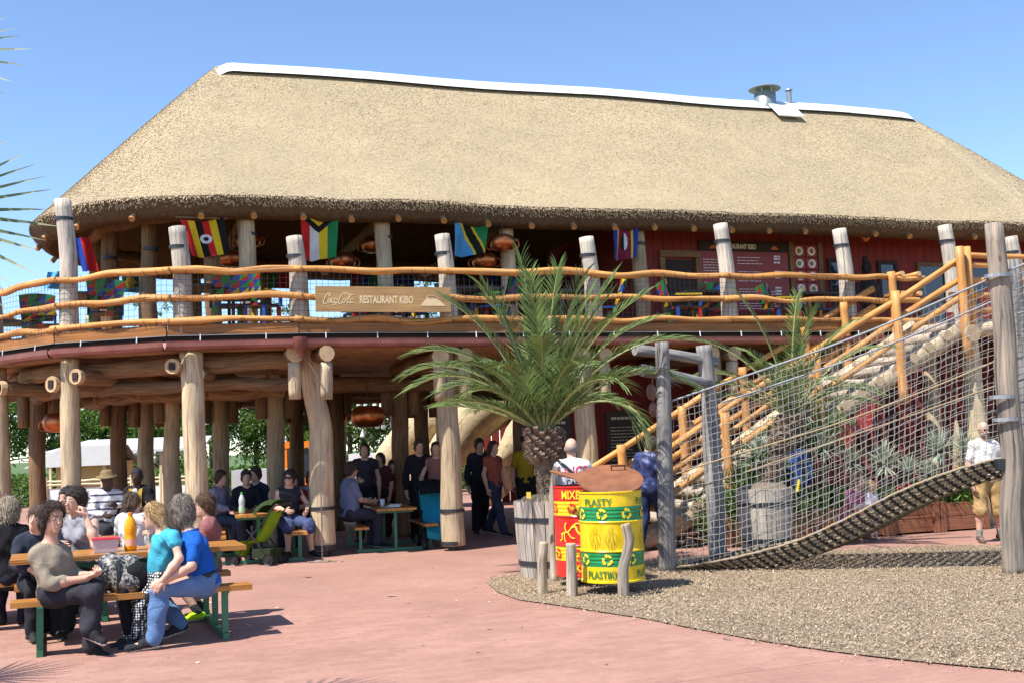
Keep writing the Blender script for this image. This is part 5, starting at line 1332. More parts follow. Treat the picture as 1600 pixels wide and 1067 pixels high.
# ------------------------------------------------------------------ picnic tables
def picnic_proto(name='picnic_table'):
    th = thing(name, 'x', 'picnic table', (0, 0, 0))
    for k in range(4): mb = MB(); mb.box((0, -.27+.18*k, .745), (1.95, .172, .04)); mb.build('tabletop_plank', 'bench', th)
    for sg in (-1, 1):
        for k in (0, 1): mb = MB(); mb.box((0, sg*(.56+.125*k), .435), (1.92, .118, .045)); mb.build('bench_plank', 'bench', th)
    for x in (-.74, .74):
        mb = MB(); mb.box((x, 0, .028), (.05, 1.4, .05)); f = mb.build('frame_foot', 'green', th)
        mb = MB(); mb.box((x, 0, .7), (.045, .66, .045)); mb.build('top_bearer', 'green', th)
        for y in (-.635, 0, .635):
            hgt = .36 if y else .624
            mb = MB(); mb.box((x, y, .053+hgt/2), (.052, .052, hgt-.002)); mb.build('frame_upright', 'green', th)
        for sg in (-1, 1): mb = MB(); mb.box((x, sg*.625, .404), (.05, .26, .014)); mb.build('seat_bracket', 'green', th)
    mb = MB(); mb.box((0, 0, .66), (1.43, .04, .04)); mb.build('brace', 'green', th)
    return th
gl, gr = G(62, 1025), G(352, 997)
TD = (gr-gl).normalized(); TP = Vector((-TD.y, TD.x, 0)); trz = math.atan2(TD.y, TD.x)
TC = (gl+gr)/2 + TP*.635; sx_ = (gr-gl).length/1.48
tab0 = picnic_proto(); tab0.location = TC; tab0.rotation_euler = (0, 0, trz); tab0.scale = (sx_, 1, 1)
tab0['label'] = 'picnic table in the sun where the family sits, bottle and lunch box on top'; tab0['group'] = 'wooden picnic tables with green steel frames'
def tt(x, y, z): return TC + TD*x + TP*y + Vector((0, 0, z))     # a point in the family table's own frame
def ptable(loc, rz, lab, sc=1.): return copy_tree(tab0, loc, rz, sc, lab)
w1 = P(14, 850, 11.0); TBL = Vector((w1.x, w1.y, 0)) + TP*.62 + TD*.12
ptable(TBL, trz, 'picnic table at the left edge behind the family table')
a, b = G(567, 862), G(668, 856); d = (b-a).normalized(); sc = (b-a).length/1.3
c = (a+b)/2 + Vector((-d.y, d.x, 0))*.74*sc
ptable(c, math.atan2(d.y, d.x)+math.pi/2, 'picnic table in the shade between the two sunlit front columns, cup and napkins on top', .86)
T3 = Vector((c.x, c.y, 0)); T3d = d
a = G(400, 880); T2 = Vector((a.x-.15, a.y+.75, 0)); ptable(T2, math.atan2(d.y, d.x)+math.pi/2, 'picnic table in the shade behind the green stroller, water bottle on top', .92)
T4 = E(-.6, -4.2); ptable(T4, .4, 'picnic table deep in the shade under the deck', .95)
T5 = E(2.6, -5.0); ptable(T5, .5, 'picnic table furthest back under the deck near the trees', .95)

# things on the tables
def bottle(p, r, h, liquid, cap, label_c, lab):
    th = thing('bottle', lab, 'bottle', p)
    pr = [(0, .0), (r*.8, .0), (r, .02), (r, h*.28), (r*.86, h*.36), (r*.93, h*.44), (r, h*.56), (r*.95, h*.68), (r*.6, h*.83), (r*.34, h*.9), (r*.34, h*.93)]
    mb = MB(); mb.lathe(p, pr, 18); mb.build('bottle_body', liquid, th, True)
    mb = MB(); mb.lathe(p, [(r*1.012, h*.13), (r*1.012, h*.3)], 18); mb.build('label_band', label_c, th, True)
    mb = MB(); mb.lathe(p, [(0, h*.925), (r*.42, h*.925), (r*.42, h), (0, h)], 12); mb.build('cap', cap, th)
oj = colmat('orange_drink', (.85, .36, .01), .12, bmp=0); 
bp_ = P(204, 868, tt(.1, -.15, 0).y); bp_ = Vector((bp_.x, bp_.y, .767))
bottle(bp_, .055, .335, oj, colmat('orange_cap', (.85, .25, .01), .4), colmat('bottle_label', (.75, .42, .3), .5), 'large plastic bottle of orange drink on the family table')
mb = MB(); k = G(0, 0)
bx = P(165, 874, tt(-.15, -.12, 0).y); bx = Vector((bx.x, bx.y, .767)); th = thing('lunch_box', 'translucent lunch box with a red lid on the family table', 'food box', bx)
mb = MB()
for z0, z1, w0, w1 in ((0, .11, .19, .22),):
    pts = [bx+TD*x*w+TP*y*w*.7+Z*z for z, w in ((z0, w0/2), (z1, w1/2)) for x, y in ((-1, -1), (1, -1), (1, 1), (-1, 1))]
    mb.v += [tuple(p) for p in pts]
    for q in ((3, 2, 1, 0), (0, 1, 5, 4), (1, 2, 6, 5), (2, 3, 7, 6), (3, 0, 4, 7)): mb.face(q)
mb.build('box_body', colmat('frosted_plastic', (.6, .5, .58), .3), th)
mb = MB(); mb.box(bx+Z*.118, (.235, .17, .014), (TD, TP, Z)); mb.build('lid', colmat('red_lid', (.7, .04, .08), .35), th)
wb = P(378, 803, T2.y-.55); wb = Vector((wb.x, wb.y, .767*.92)); bottle(wb, .045, .31, colmat('clear_bottle', (.45, .52, .5), .1, bmp=0), colmat('green_cap', (.1, .4, .05)), colmat('green_label', (.35, .6, .3)), 'clear water bottle with a pale green label on the shaded table')
cp = T3+Vector((-.05, -.45, .767*.86)); th = thing('cup', 'pale plastic cup on the table between the front columns', 'cup', cp)
mb = MB(); mb.lathe(cp, [(0, 0), (.032, 0), (.042, .13), (.038, .13), (.03, .01)], 14); mb.build('cup_body', colmat('cup_plastic', (.6, .6, .65), .3), th, True)
cp = T3+Vector((.12, -.5, .767*.86)); mb = MB()
for k in range(3): mb.box(cp+Vector((.02*k, .01*k, .012+.014*k)), (.22-.05*k, .15, .012), (Vector((math.cos(k*.4), math.sin(k*.4), 0)), Vector((-math.sin(k*.4), math.cos(k*.4), 0)), Z))
single(mb, 'napkins', 'white', 'crumpled pile of white paper napkins beside the plastic cup', 'napkins', at=cp)

# black and grey backpack hung over the near bench
bk = Vector((*tt(-.13, -.5, 0)[:2], .46)); th = thing('backpack', 'black and grey patterned backpack slumped on the family bench', 'backpack', bk)
Fd = Field(np.array(bk)-.35, np.array(bk)+.4, .013); b_ = np.array(bk); ax = (np.array(TD), np.array(TP), np.array((0, 0, 1.)))
Fd.ell(b_+[0, 0, .15], ax, (.19, .13, .16), .05); Fd.ell(b_+[.1, -.06, .08], ax, (.13, .1, .11), .04); Fd.cone(b_+[-.1, 0, .25], b_+[.12, .03, .26], .06, .05, .04); Fd.folds(.012, .6, 2)
v, f = Fd.mesh(); pm, nt_, b2 = new_mat('speckled_pack_fabric'); vv = coords(nt_, 'Object', (1, 1, 1)); r_ = ramp(nt_, [(.45, (.015, .015, .015)), (.56, (.3, .29, .27))]); nt_.links.new(noise(nt_, vv, 38, 3, .7), r_.inputs[0]); nt_.links.new(r_.outputs[0], b2.inputs['Base Color'])
np_mesh('pack_body', taubin(v, f, 1), f, [pm], th)
Fd = Field(b_-.35, b_+.4, .014); Fd.ell(b_+[.17, .0, .12], ax, (.11, .12, .13), .05); Fd.cone(b_+[.1, -.12, .0], b_+[.12, -.13, -.33], .05, .035, .03); Fd.folds(.01, .7, 1); v, f = Fd.mesh(); np_mesh('black_pocket', taubin(v, f, 1), f, [cloth((.012, .012, .014))], th)
mb = MB(); mb.tube([bk+TP*-.1+Z*.26, bk+TP*-.17+Z*.12, bk+TP*-.13-Z*.1, bk+TD*.05+TP*-.14-Z*.3], .018, 6, sub=3); mb.build('strap', 'black', th)

# ------------------------------------------------------------------ tubs and palms
def tub(c, r0, r1, h, lab, name='barrel_planter'):
    th = thing(name, lab, 'planter', c); ns = 18
    for k in range(ns):
        a0, a1 = 2*math.pi*k/ns+.012, 2*math.pi*(k+1)/ns-.012; mb = MB(); i = 0
        for z, r in ((0, r0), (h*.5, (r0+r1)/2+.012), (h, r1)):
            for rr in (r, r-.03):
                for a in (a0, (a0+a1)/2, a1): mb.v.append(tuple(c+Vector((rr*math.cos(a), rr*math.sin(a), z))))
        off = random.random()*6
        for L in (0, 1):
            for q in (0, 1):
                A = L*6+q; mb.face((A, A+1, A+7, A+6), [(off+.07*q, h*.5*L+off), (off+.07*(q+1), h*.5*L+off), (off+.07*(q+1), h*.5*(L+1)+off), (off+.07*q, h*.5*(L+1)+off)])
            for (p0, p1) in ((0, 3), (5, 2)): A = L*6; mb.face((A+p0, A+p0+6, A+p1+6, A+p1) if p0 == 0 else (A+p0, A+p0+6, A+p1+6, A+p1), [(off, 0), (off, .4), (off+.03, .4), (off+.03, 0)])
        for q in (0, 1): mb.face((12+q, 13+q, 16+q, 15+q), [(off, 0), (off+.05, 0), (off+.05, .03), (off, .03)])
        mb.build('stave', 'stave', th)
    for t in (.2, .76):
        z = h*t; r = r0+(r1-r0)*t+.012*(1-abs(t-.5)*2); mb = MB(); mb.lathe(c, [(r-.002, z-.028), (r+.009, z-.028), (r+.011, z+.028), (r-.002, z+.028)], 36); mb.build('iron_hoop', 'iron', th)
    mb = MB(); n = 28; mb.lathe(c, [(r1-.03, h-.03), (r1*.7, h+.05), (r1*.3, h+.075), (0, h+.08)], n); mb.build('soil', 'soil', th, True)
    return th
TB1 = Vector((.381, 13.75, 0)); tub(TB1, .37, .435, .9, 'grey wooden half-barrel planter holding the big palm beside the drums')
g2 = G(1207, 865); TB2 = Vector((g2.x, g2.y+.3, 0)); tub(TB2, .33, .38, .86, 'grey wooden half-barrel planter standing behind the rope net')

def frond(parent, c, az, el, L, droop=1., mat='palmleaf', n=50, dead=0., leaf=.42):
    mb = MB(); pts = []; d0 = Vector((math.cos(az), math.sin(az), 0)); p = Vector(c); e = el; ns = 16
    for k in range(ns+1):
        pts.append(p.copy()); p = p + (d0*math.cos(e)+Z*math.sin(e))*(L/ns); e -= droop*.88*(.03+.12*k/ns)
    rad = [.02*(1-k/ns)+.004 for k in range(ns+1)]
    mb.tube(pts, rad, 5, 0, t=.9)
    sidev = d0.cross(Z).normalized()
    for k in range(n):
        t = .1+.9*(k+.5)/n; x = t*ns; i = min(int(x), ns-1); q = pts[i].lerp(pts[i+1], x-i); tg = (pts[i+1]-pts[i]).normalized(); upv = sidev.cross(tg).normalized()
        ll = leaf*(.95-.5*max(0, t-.25)**1.6)*random.uniform(.85, 1.1)
        if t < .22: ll *= .35+t*2.5
        for sg in (-1, 1):
            sp = math.radians(random.uniform(46, 66))*(1-.55*t)
            dirv = (tg*math.cos(sp)+sidev*sg*math.sin(sp)*1.0+upv*random.uniform(.28, .6)*(1-.4*t)).normalized()
            w = .014*random.uniform(.8, 1.2); wv = (upv.cross(dirv)).normalized()*w*.5 + upv*w*.35*sg
            m_ = q+dirv*ll*.5-Z*.012*droop; tip = q+dirv*ll-Z*(.03+.05*droop*t)*ll/.3
            tn = min(.84, max(.02, random.gauss(.42, .16)))+ (dead if random.random() < .7 else 0); tn = min(tn, 1)
            mb.quad(q-wv*.6, q+wv*.6, m_+wv, m_-wv, 0, tn); mb.quad(m_-wv, m_+wv, tip+wv*.12, tip-wv*.12, 0, min(1, tn+(.12 if random.random() < .1 else 0)))
    return mb.build('frond', mat, parent)
def palm_trunk(th, base, top, r0, r1, rough=.8):
    mb = MB(); mb.tube([base-Z*.03, base.lerp(top, .25), base.lerp(top, .5), base.lerp(top, .62), base.lerp(top, .82), top], [r0*1.1, r0, r0*1.08, r1*.9, r1, r1*.8], 16, 0, 0, .1, sub=4)
    tr = mb.build('trunk', plain('palm_bark', (.2, .155, .11), .95, var=.5, scale=22, bmp=.9) if 'pbark' not in MT else MT['pbark'], th, True); MT['pbark'] = tr.data.materials[0]
    H = (top-base).length; cut = colmat('cut_frond_base', (.17, .115, .08), .9, var=.6, scale=15, bmp=.6)
    k = 0
    for lv in range(24):
        t = .06+.94*lv/23; c = base.lerp(top, t); r = (r0 if t < .55 else r1)*.96; big = t > .52
        for j in range(11):
            a = 2*math.pi*(j+.5*(lv % 2))/11+lv*.15; d = Vector((math.cos(a), math.sin(a), 0)); w = Vector((-d.y, d.x, 0)); s = random.uniform(.8, 1.2)*(1.35 if big else .75)
            p0 = c+d*r*.95; up = (d*(.75 if big else .4)+Z*.8).normalized(); ln = .075*s; ww = .033*s; mb = MB()
            t0 = d.cross(w); nn = up.cross(w).normalized()*.012*s
            v = [p0-w*ww-nn, p0+w*ww-nn, p0+w*ww+nn, p0-w*ww+nn]; v2 = [q+up*ln for q in (p0-w*ww*.6-nn, p0+w*ww*.6-nn, p0+w*ww*.55+nn, p0-w*ww*.55+nn)]
            mb.v += [tuple(q) for q in v+v2]
            for f in ((0, 1, 5, 4), (1, 2, 6, 5), (2, 3, 7, 6), (3, 0, 4, 7), (4, 5, 6, 7)): mb.face(f)
            mb.build('frond_stub', [cut], tr); k += 1
p1 = thing('palm_tree', 'big date palm with long arching fronds in the barrel planter beside the drums', 'palm tree', TB1+Z*.9)
b0 = TB1+Z*.93+Vector((.0, -.02, 0)); t0 = Vector((P(850, 678, 13.7).x, 13.7, P(850, 678, 13.7).z)); palm_trunk(p1, b0, t0, .13, .195)
cr = t0+Z*.05
# (azimuth, elevation, length, droop)
for az, el, L, dr, dd in ((120, 86, 2.2, .2, 0), (178, 71, 2.0, .6, 0), (0, 67, 2.05, .6, 0), (-140, 76, 1.9, .5, 0), (60, 84, 2.1, .3, 0), (-50, 78, 1.95, .45, 0), (150, 78, 1.95, .35, 0), (10, 74, 2.05, .4, 0), (-100, 82, 1.9, .4, 0), (-8, 50, 1.35, 2.2, .35), (30, 76, 1.85, .35, 0), (-20, 72, 1.75, .4, 0), (12, 62, 1.95, .75, 0), (-8, 55, 1.95, .9, 0), (20, 50, 1.8, 1.2, 0), (2, 45, 2.0, 1.25, .25), (-25, 40, 1.5, 1.9, .3), (178, 62, 1.9, 1.15, 0), (165, 54, 1.95, 1.2, 0), (190, 52, 1.75, 1.3, .1), (150, 48, 1.6, 1.1, 0), (200, 33, 1.25, .7, 0), (172, 28, 1.2, .5, 0),
                      (-90, 66, 1.5, .9, 0), (-70, 60, 1.4, 1.1, 0), (-115, 58, 1.45, 1.1, 0), (-50, 48, 1.5, 1.2, .1), (-135, 45, 1.3, 1.0, 0), (90, 65, 1.7, .9, 0), (60, 55, 1.7, 1.0, 0), (125, 58, 1.6, .9, 0), (-95, 80, 1.6, .6, 0), (-40, 70, 1.6, .7, 0), (215, 60, 1.5, 1.1, 0), (45, 35, 1.4, .9, 0), (130, 30, 1.3, .7, 0)):
    frond(p1, cr+Vector((math.cos(R(az))*.06, math.sin(R(az))*.06, 0)), R(az), R(el), L, dr, dead=dd)
mb = MB(); q = P(826, 773, 12.95); mb.box(q, (.05, .01, .07)); single(mb, 'plant_tag', colmat('tag_yellow', (.7, .5, .05)), 'small yellow tag stuck in the soil of the big palm tub', 'tag', at=q)
p2 = thing('palm_tree', 'smaller date palm rising behind the rope net', 'palm tree', TB2+Z*.86)
t2 = Vector((P(1238, 655, 15.6).x, 15.6, P(1238, 655, 15.6).z)); palm_trunk(p2, TB2+Z*.88+Vector((.1, .1, 0)), t2, .1, .15)
for az, el, L, dr in ((150, 80, 1.95, .45), (60, 82, 1.9, .45), (20, 68, 1.9, .8), (0, 58, 1.8, 1.0), (165, 62, 1.9, .9), (-80, 74, 1.7, .6), (170, 52, 1.6, 1.1), (185, 45, 1.4, 1.0), (195, 35, 1.2, .8), (-30, 45, 1.3, 1.2), (-90, 60, 1.2, 1.0), (90, 60, 1.3, .8), (120, 66, 1.4, .7), (-60, 70, 1.3, .8), (-130, 60, 1.3, 1.0), (10, 40, 1.3, 1.0), (-10, 30, 1.1, .8), (40, 50, 1.3, 1.)):
    frond(p2, t2, R(az), R(el), L, dr, n=40, leaf=.32)
mb = MB(); q = P(1246, 768, 15.2); mb.tube([q, q+Vector((.035, 0, .16))], .018, 8, 0, 0); single(mb, 'marker_stick', 'yellow', 'short yellow stick poking from the tub behind the net', 'stick', at=q)

# fan palm at the left edge; only its blade tips reach into the picture
fpm = thing('fan_palm', 'fan palm at the left edge with only its pointed blade tips in view', 'palm tree', (-5.6, 6.6, 0))
mb = MB(); mb.tube([(-5.6, 6.6, 0), (-5.55, 6.6, 1.2), (-5.6, 6.6, 2.6)], [.16, .14, .13], 12, 0, 0, .1, sub=4); mb.build('trunk', MT['pbark'], fpm, True)
def fan(c, ax, nv_, L, n=26, half=2.2):
    """ax: middle direction of the fan, nv_: its normal"""
    mb = MB(); ax = Vector(ax).normalized(); nv_ = Vector(nv_); nv_ = (nv_-ax*nv_.dot(ax)).normalized(); sd = nv_.cross(ax)
    mb.tube([Vector((-5.6, 6.6, 2.6)), Vector((-5.6, 6.6, 2.6)).lerp(Vector(c), .5)+Z*.15, Vector(c)], .014, 6, t=.4, sub=2)
    for k in range(n):
        a = -half+2*half*(k+.5)/n+random.uniform(-.04, .04); d = (ax*math.cos(a)+sd*math.sin(a)).normalized(); w = nv_.cross(d)
        l = L*(.82+.18*math.cos(a*.6))*random.uniform(.93, 1.04); tn = random.uniform(.15, .75); c_ = Vector(c); dr = -Z*random.uniform(.02, .1)*l
        q = [(0, .004), (.35, .016), (.6, .014), (.85, .007), (1, .0012)]
        for (s0, w0), (s1, w1) in zip(q[:-1], q[1:]):
            for sg in (-1, 1):
                e0 = c_+d*l*s0+dr*s0*s0; e1 = c_+d*l*s1+dr*s1*s1; mb.quad(e0, e0+w*w0*sg+nv_*w0*.5, e1+w*w1*sg+nv_*w1*.5, e1, 0, min(1, tn+(.35 if s0 > .8 else 0)))
    mb.build('fan_leaf', 'fanleaf', fpm)
fan(P(-150, 88, 6.1), (1, .12, .02), (.05, -.75, .5), .66, 24, 2.4); fan(P(-150, 340, 6.2), (1, .1, -.06), (.1, -.8, .45), .82, 30, 2.3)
for az in range(0, 360, 40):
    a = R(az); cc = Vector((-5.6+.75*math.cos(a), 6.6+.75*math.sin(a), 2.75+.35*math.sin(az*3)))
    if cc.x > -5.1: continue
    fan(cc, (math.cos(a), math.sin(a), .15), (-.2*math.cos(a), -.2*math.sin(a), 1), .7, 22)
for a in (-80, -20, 60): fan(Vector((-5.2, 6.9, 1.95))+Vector((.5*math.cos(R(a)), .5*math.sin(R(a)), 0)), (math.cos(R(a)), math.sin(R(a)), -.3), (0, 0, 1), .6, 20)

# ------------------------------------------------------------------ waste drums
def drum(c, r, z0, z1, lab, main, band, txt1, txt2, txtcol, symcol, phi0, figures, figcol):
    th = thing('waste_drum', lab, 'waste drum', c); H = z1-z0; n = 48
    def rib(t): return .010*math.exp(-((t-.5)/.012)**2) if False else 0
    pr = [(r*.96, z0+.004), (r+.008, z0), (r+.008, z0+.018), (r, z0+.024)]
    for t in [i/90 for i in range(3, 88)]:
        rr = r + .011*(math.exp(-((t-.345)/.012)**2)+math.exp(-((t-.665)/.012)**2)) + .003*(math.sin(t*150) if (.2 < t < .32 or .69 < t < .82) else 0)
        pr.append((rr, z0+t*H))
    pr += [(r, z1-.024), (r+.008, z1-.018), (r+.009, z1-.004), (r, z1)]
    mats = [enamel(main[0], main[1]), enamel(band[0], band[1])]
    mb = MB()
    for k in range(len(pr)-1):
        t = ((pr[k][1]+pr[k+1][1])/2-z0)/H; m = 1 if (.175 < t < .335 or .68 < t < .83) else 0
        mb.lathe(c, [pr[k], pr[k+1]], n, m)
    mb.build('drum_body', mats, th, True)
    mb = MB(); mb.lathe(c, [(0, z0+.02), (r*.96, z0+.02)], n); mb.lathe(c, [(r*.97, z1-.01), (r*.9, z1-.2), (0, z1-.3)], n); mb.build('drum_inside', 'black', th)
    rt = r+.009
    def fn(a0, zc, q=1.): return lambda x, y: c+Vector((rt*math.sin(a0+x/rt), -rt*math.cos(a0+x/rt), zc+y))
    tc = colmat(*txtcol)
    for txt, zt, a0, sz, xs in txt1: mb = MB(); put_flat(mb, text_mesh(txt, sz, .002, xs), fn(a0, z0+zt*H)); mb.build('lettering', tc, th)
    mb = MB()
    for zt in (.255, .755):
        for k in range(8):
            a0 = phi0+k*2*math.pi/8+(.12 if zt < .5 else 0); f0 = fn(a0, z0+zt*H)
            mb = MB()
            for q in range(3):
                b = 2.094*q+.5; arc = [(.043*math.cos(b+x), .043*math.sin(b+x)) for x in [i*.19 for i in range(7)]]
                put_flat(mb, ribbon(arc, [.024]*6+[.02]), f0)
                e = b+1.14; hx_, hy = .043*math.cos(e), .043*math.sin(e); tx, ty = -math.sin(e), math.cos(e); rx, ry = math.cos(e), math.sin(e)
                i = len(mb.v); mb.v += [tuple(f0(hx_+rx*.024, hy+ry*.024)), tuple(f0(hx_-rx*.024, hy-ry*.024)), tuple(f0(hx_+tx*.03, hy+ty*.03))]; mb.face((i, i+1, i+2))
            mb.build('recycling_symbol', colmat(*symcol), th)
    for a0, strokes, wd in figures:
        mb = MB()
        for s_ in strokes: put_flat(mb, ribbon(spl(s_, 5), wd), fn(a0, z0+.5*H))
        mb.build('painted_figure', colmat(*figcol), th)
    return th
YD = Vector(((943-800)/F*12.1, 12.1, 0)); RDm = Vector(((902-800)/F*12.75, 12.8, 0))
yel, grn, red = ('yellow_enamel', (.8, .55, .008), .22), ('green_enamel', (.012, .24, .07), .25), ('red_enamel', (.65, .022, .015), .22)
lizard = [[(-.1, -.03), (-.05, -.01), (0, 0), (.05, .05), (.1, .09), (.16, .08)], [(-.02, -.01), (-.04, .05), (-.02, .1)], [(0, -.01), (.04, -.06), (.08, -.07)], [(-.08, -.02), (-.09, -.08), (-.12, -.1)], [(-.05, -.02), (-.05, -.08), (-.03, -.11)]]
snake = [[(-.07, .07), (-.04, .05), (-.02, 0), (.04, -.05), (.1, -.06)], [(-.09, .06), (-.06, .05)]]
maiden = [[(0, .1), (-.02, .085), (-.02, .06), (0, .05), (.02, .06), (.02, .085), (0, .1)], [(0, .05), (-.05, .03), (-.06, -.02), (-.045, -.08)], [(0, .05), (.05, .03), (.06, -.02), (.045, -.08)], [(-.01, .04), (-.02, -.02), (-.03, -.12), (-.005, -.12), (0, -.03)], [(.01, .04), (.02, -.02), (.03, -.12), (.005, -.12), (0, -.03)], [(-.045, -.08), (-.02, 0)], [(.045, -.08), (.02, 0)]]
drum(RDm, .33, .12, 1.1, 'red and yellow steel drum for mixed waste, partly hidden behind the yellow one', red, yel, [('MIXED WASTE', .86, .16, .13, .8), ('TAKATAKA', .06, -.05, .11, .8)], None, ('yellow_lettering', (.85, .62, .03), .5), ('red_symbol', (.65, .03, .015), .5), -.45, [(-.62, lizard, .014), (-.22, snake, .022), (.5, lizard, .014)], ('yellow_lettering', (.85, .62, .03), .5))
drum(YD, .33, .13, 1.06, 'yellow and green steel drum for plastics under a rusty lid, standing in front', yel, grn, [('PLASTY', .85, -.5, .1, .95), ('PLASTIKI', .055, -.45, .105, .8), ('PLASTY', .85, 1.3, .1, .95), ('PLASTIKI', .055, 1.2, .1, .8)], None, ('green_lettering', (.03, .18, .04), .5), ('yellow_lettering', (.85, .62, .03), .5), -.36, [(-.62, maiden, .004), (-.1, maiden, .004), (.5, maiden, .004), (1.1, maiden, .004)], ('olive_line', (.25, .2, .01), .6))
# rusty pan-shaped lid hinged up over the yellow drum
lc = P(954, 749, 12.1); th = thing('drum_lid', 'rusty pan-shaped iron lid with a pointed spout tilted over the yellow drum', 'lid', lc)
tl = Vector((0, math.cos(R(25)), math.sin(R(25)))); nl = Vector((0, -math.sin(R(25)), math.cos(R(25)))); xl = Vector((1, 0, .0))
mb = MB(); n = 40; rim = []
for k in range(n):
    a = 2*math.pi*k/n; rim.append((.345*math.cos(a), .345*math.sin(a)))
out = [q for q in rim if not (q[0] < -.26)]
tip = [(-.24, .24), (-.36, .22), (-.62, .25), (-.63, .22), (-.42, .1), (-.31, -.1)]
ring = sorted([q for q in rim if not (q[0] < -.27 and -.05 < q[1] < .25)], key=lambda q: (math.atan2(q[1], q[0])-3.1) % 6.2832); full = ring + [(-.36, .17), (-.5, .215), (-.62, .26), (-.635, .245), (-.5, .135), (-.385, .05)]
i = len(mb.v)
for q in full: mb.v.append(tuple(lc+xl*q[0]+tl*q[1]+nl*.008))
for q in full: mb.v.append(tuple(lc+xl*q[0]+tl*q[1]-nl*.008))
mb.v.append(tuple(lc+nl*.016)); mb.v.append(tuple(lc-nl*.008)); m_ = len(full)
for k in range(m_):
    j = (k+1) % m_; mb.face((i+k, i+j, i+2*m_)); mb.face((i+m_+j, i+m_+k, i+2*m_+1)); mb.face((i+k, i+m_+k, i+m_+j, i+j))
mb.build('lid_plate', 'rust', th)
mb = MB(); hq = lc+xl*.1+tl*.2+nl*.03
mb.box(hq+nl*.035, (.16, .015, .02), (xl, tl, nl))
for sg in (-1, 1): mb.box(hq+xl*sg*.072, (.015, .015, .07), (xl, tl, nl))
mb.build('handle', 'rust', th)
# driftwood posts round the drums
for px, py, top, ben, lab in ((848, 929, 846, -.02, 'left driftwood post in front of the red drum'), (895, 933, 848, .0, 'straight driftwood post between the two drums'), (975, 935, 818, .05, 'crooked driftwood post in front of the yellow drum')):
    g = G(px, py); zt = P(px, top, g.y+.04).z; mb = MB(); p = Vector((g.x, g.y+.04, 0))
    x1 = {848: .03, 895: .0, 975: .05}[px]
    mb.tube([p-Z*.03, p+Z*zt*.35+Vector((x1*.1, 0, 0)), p+Z*zt*.6+Vector((x1*.5+ben*.6, 0, 0)), p+Z*zt*.78+Vector((x1+ben*.6, 0, 0)), p+Z*zt+Vector((x1, 0, 0))], [.058, .054, .05, .052, .048], 12, 0, 1, .1, sub=4); single(mb, 'driftwood_post', ['driftwood', 'end'], lab, 'post', True, 'driftwood posts round the drums', at=p)
p = Vector(((853-800)/F*13.2, 13.2, 0)); zt = P(858, 728, 13.2).z; mb = MB(); mb.tube([p-Z*.03, p+Z*.5, p+Z*zt*.7+Vector((.01, 0, 0)), p+Z*zt*.9+Vector((.04, 0, 0)), p+Z*zt+Vector((.06, 0, 0))], [.05, .048, .042, .05, .03], 10, 0, 1, .12, sub=4)
single(mb, 'driftwood_post', ['driftwood', 'end'], 'tall thin driftwood post behind the left side of the red drum', 'post', True, 'driftwood posts round the drums', at=p)

# ------------------------------------------------------------------ rope bridge
p1_, p2_, p3_ = G(1042, 893), G(1122, 870), G(1585, 896)
WV = (p2_-p1_); p4_ = p3_ + WV
rbg = thing('rope_bridge', 'sloping rope net bridge with grey net sides strung between grey posts', 'rope bridge', p1_)
def bpost(p, pts, r, lab, mat):
    mb = MB(); mb.tube(pts, r, 14, 0, 1, .05, sub=4); o = single(mb, 'bridge_post', [mat, 'grey'], lab, 'post', True, 'grey posts of the rope bridge', at=p); return o
bpost(p1_, [p1_-Z*.05, P(1041, 800, p1_.y), P(1039, 720, p1_.y), P(1037, 620, p1_.y), P(1034, 535, p1_.y)], [.098, .1, .095, .09, .085], 'weathered grey post at the low end of the bridge, nearest the drums', 'grey')
bpost(p2_, [p2_-Z*.05, P(1117, 780, p2_.y), P(1112, 690, p2_.y), P(1106, 600, p2_.y), P(1100, 540, p2_.y)], [.12, .115, .12, .105, .11], 'thicker grey post behind the net at the low end of the bridge', 'grey')
bpost(p3_, [p3_-Z*.05, P(1581, 800, p3_.y), P(1583, 720, p3_.y), P(1573, 600, p3_.y), P(1568, 500, p3_.y), P(1552, 350, p3_.y)], [.125, .12, .115, .12, .115, .1], 'tallest grey-brown post at the right edge holding the net', 'p3')
bpost(p4_, [p4_-Z*.05, p4_+Z*1.8, p4_+Z*3.6], [.12, .115, .1], 'far right post of the bridge beyond the frame edge', 'grey')
hb = thing('carved_mask', 'two small reddish carved heads hanging from the crossbar of the low bridge post', 'carving', P(1018, 606, p1_.y+.55))
for py, r_ in ((612, .085), (640, .075)):
    c = P(1018 if py < 620 else 1021, py, p1_.y+.55); mb = MB(); mb.ball(c, (r_*.8, r_*.8, r_*1.25), 10); mb.ball(c-Vector((.02, r_*.75, -.0)), (r_*.22, r_*.3, r_*.4), 6); mb.build('carved_head', colmat('red_stone', (.26, .14, .11), .8, bmp=.4), hb, True)
mb = MB(); c = P(1019, 590, p1_.y+.55); mb.tube([c+Z*.05, P(1021, 640, p1_.y+.55)], .008, 5); mb.build('cord', 'tanrope', hb)
for k, (a, b) in enumerate(((P(1003, 578, p1_.y+.35), P(1108, 600, p2_.y-.12)), (P(992, 546, p1_.y+.9), P(1120, 566, p2_.y+.1)))):
    mb = MB(); mb.tube([a, a.lerp(b, .5)+Z*.01, b], [.075, .07, .07], 10, 0, 1, .04, sub=3); mb.build('crossbar', ['grey', 'grey'], rbg, True)
NT = 40
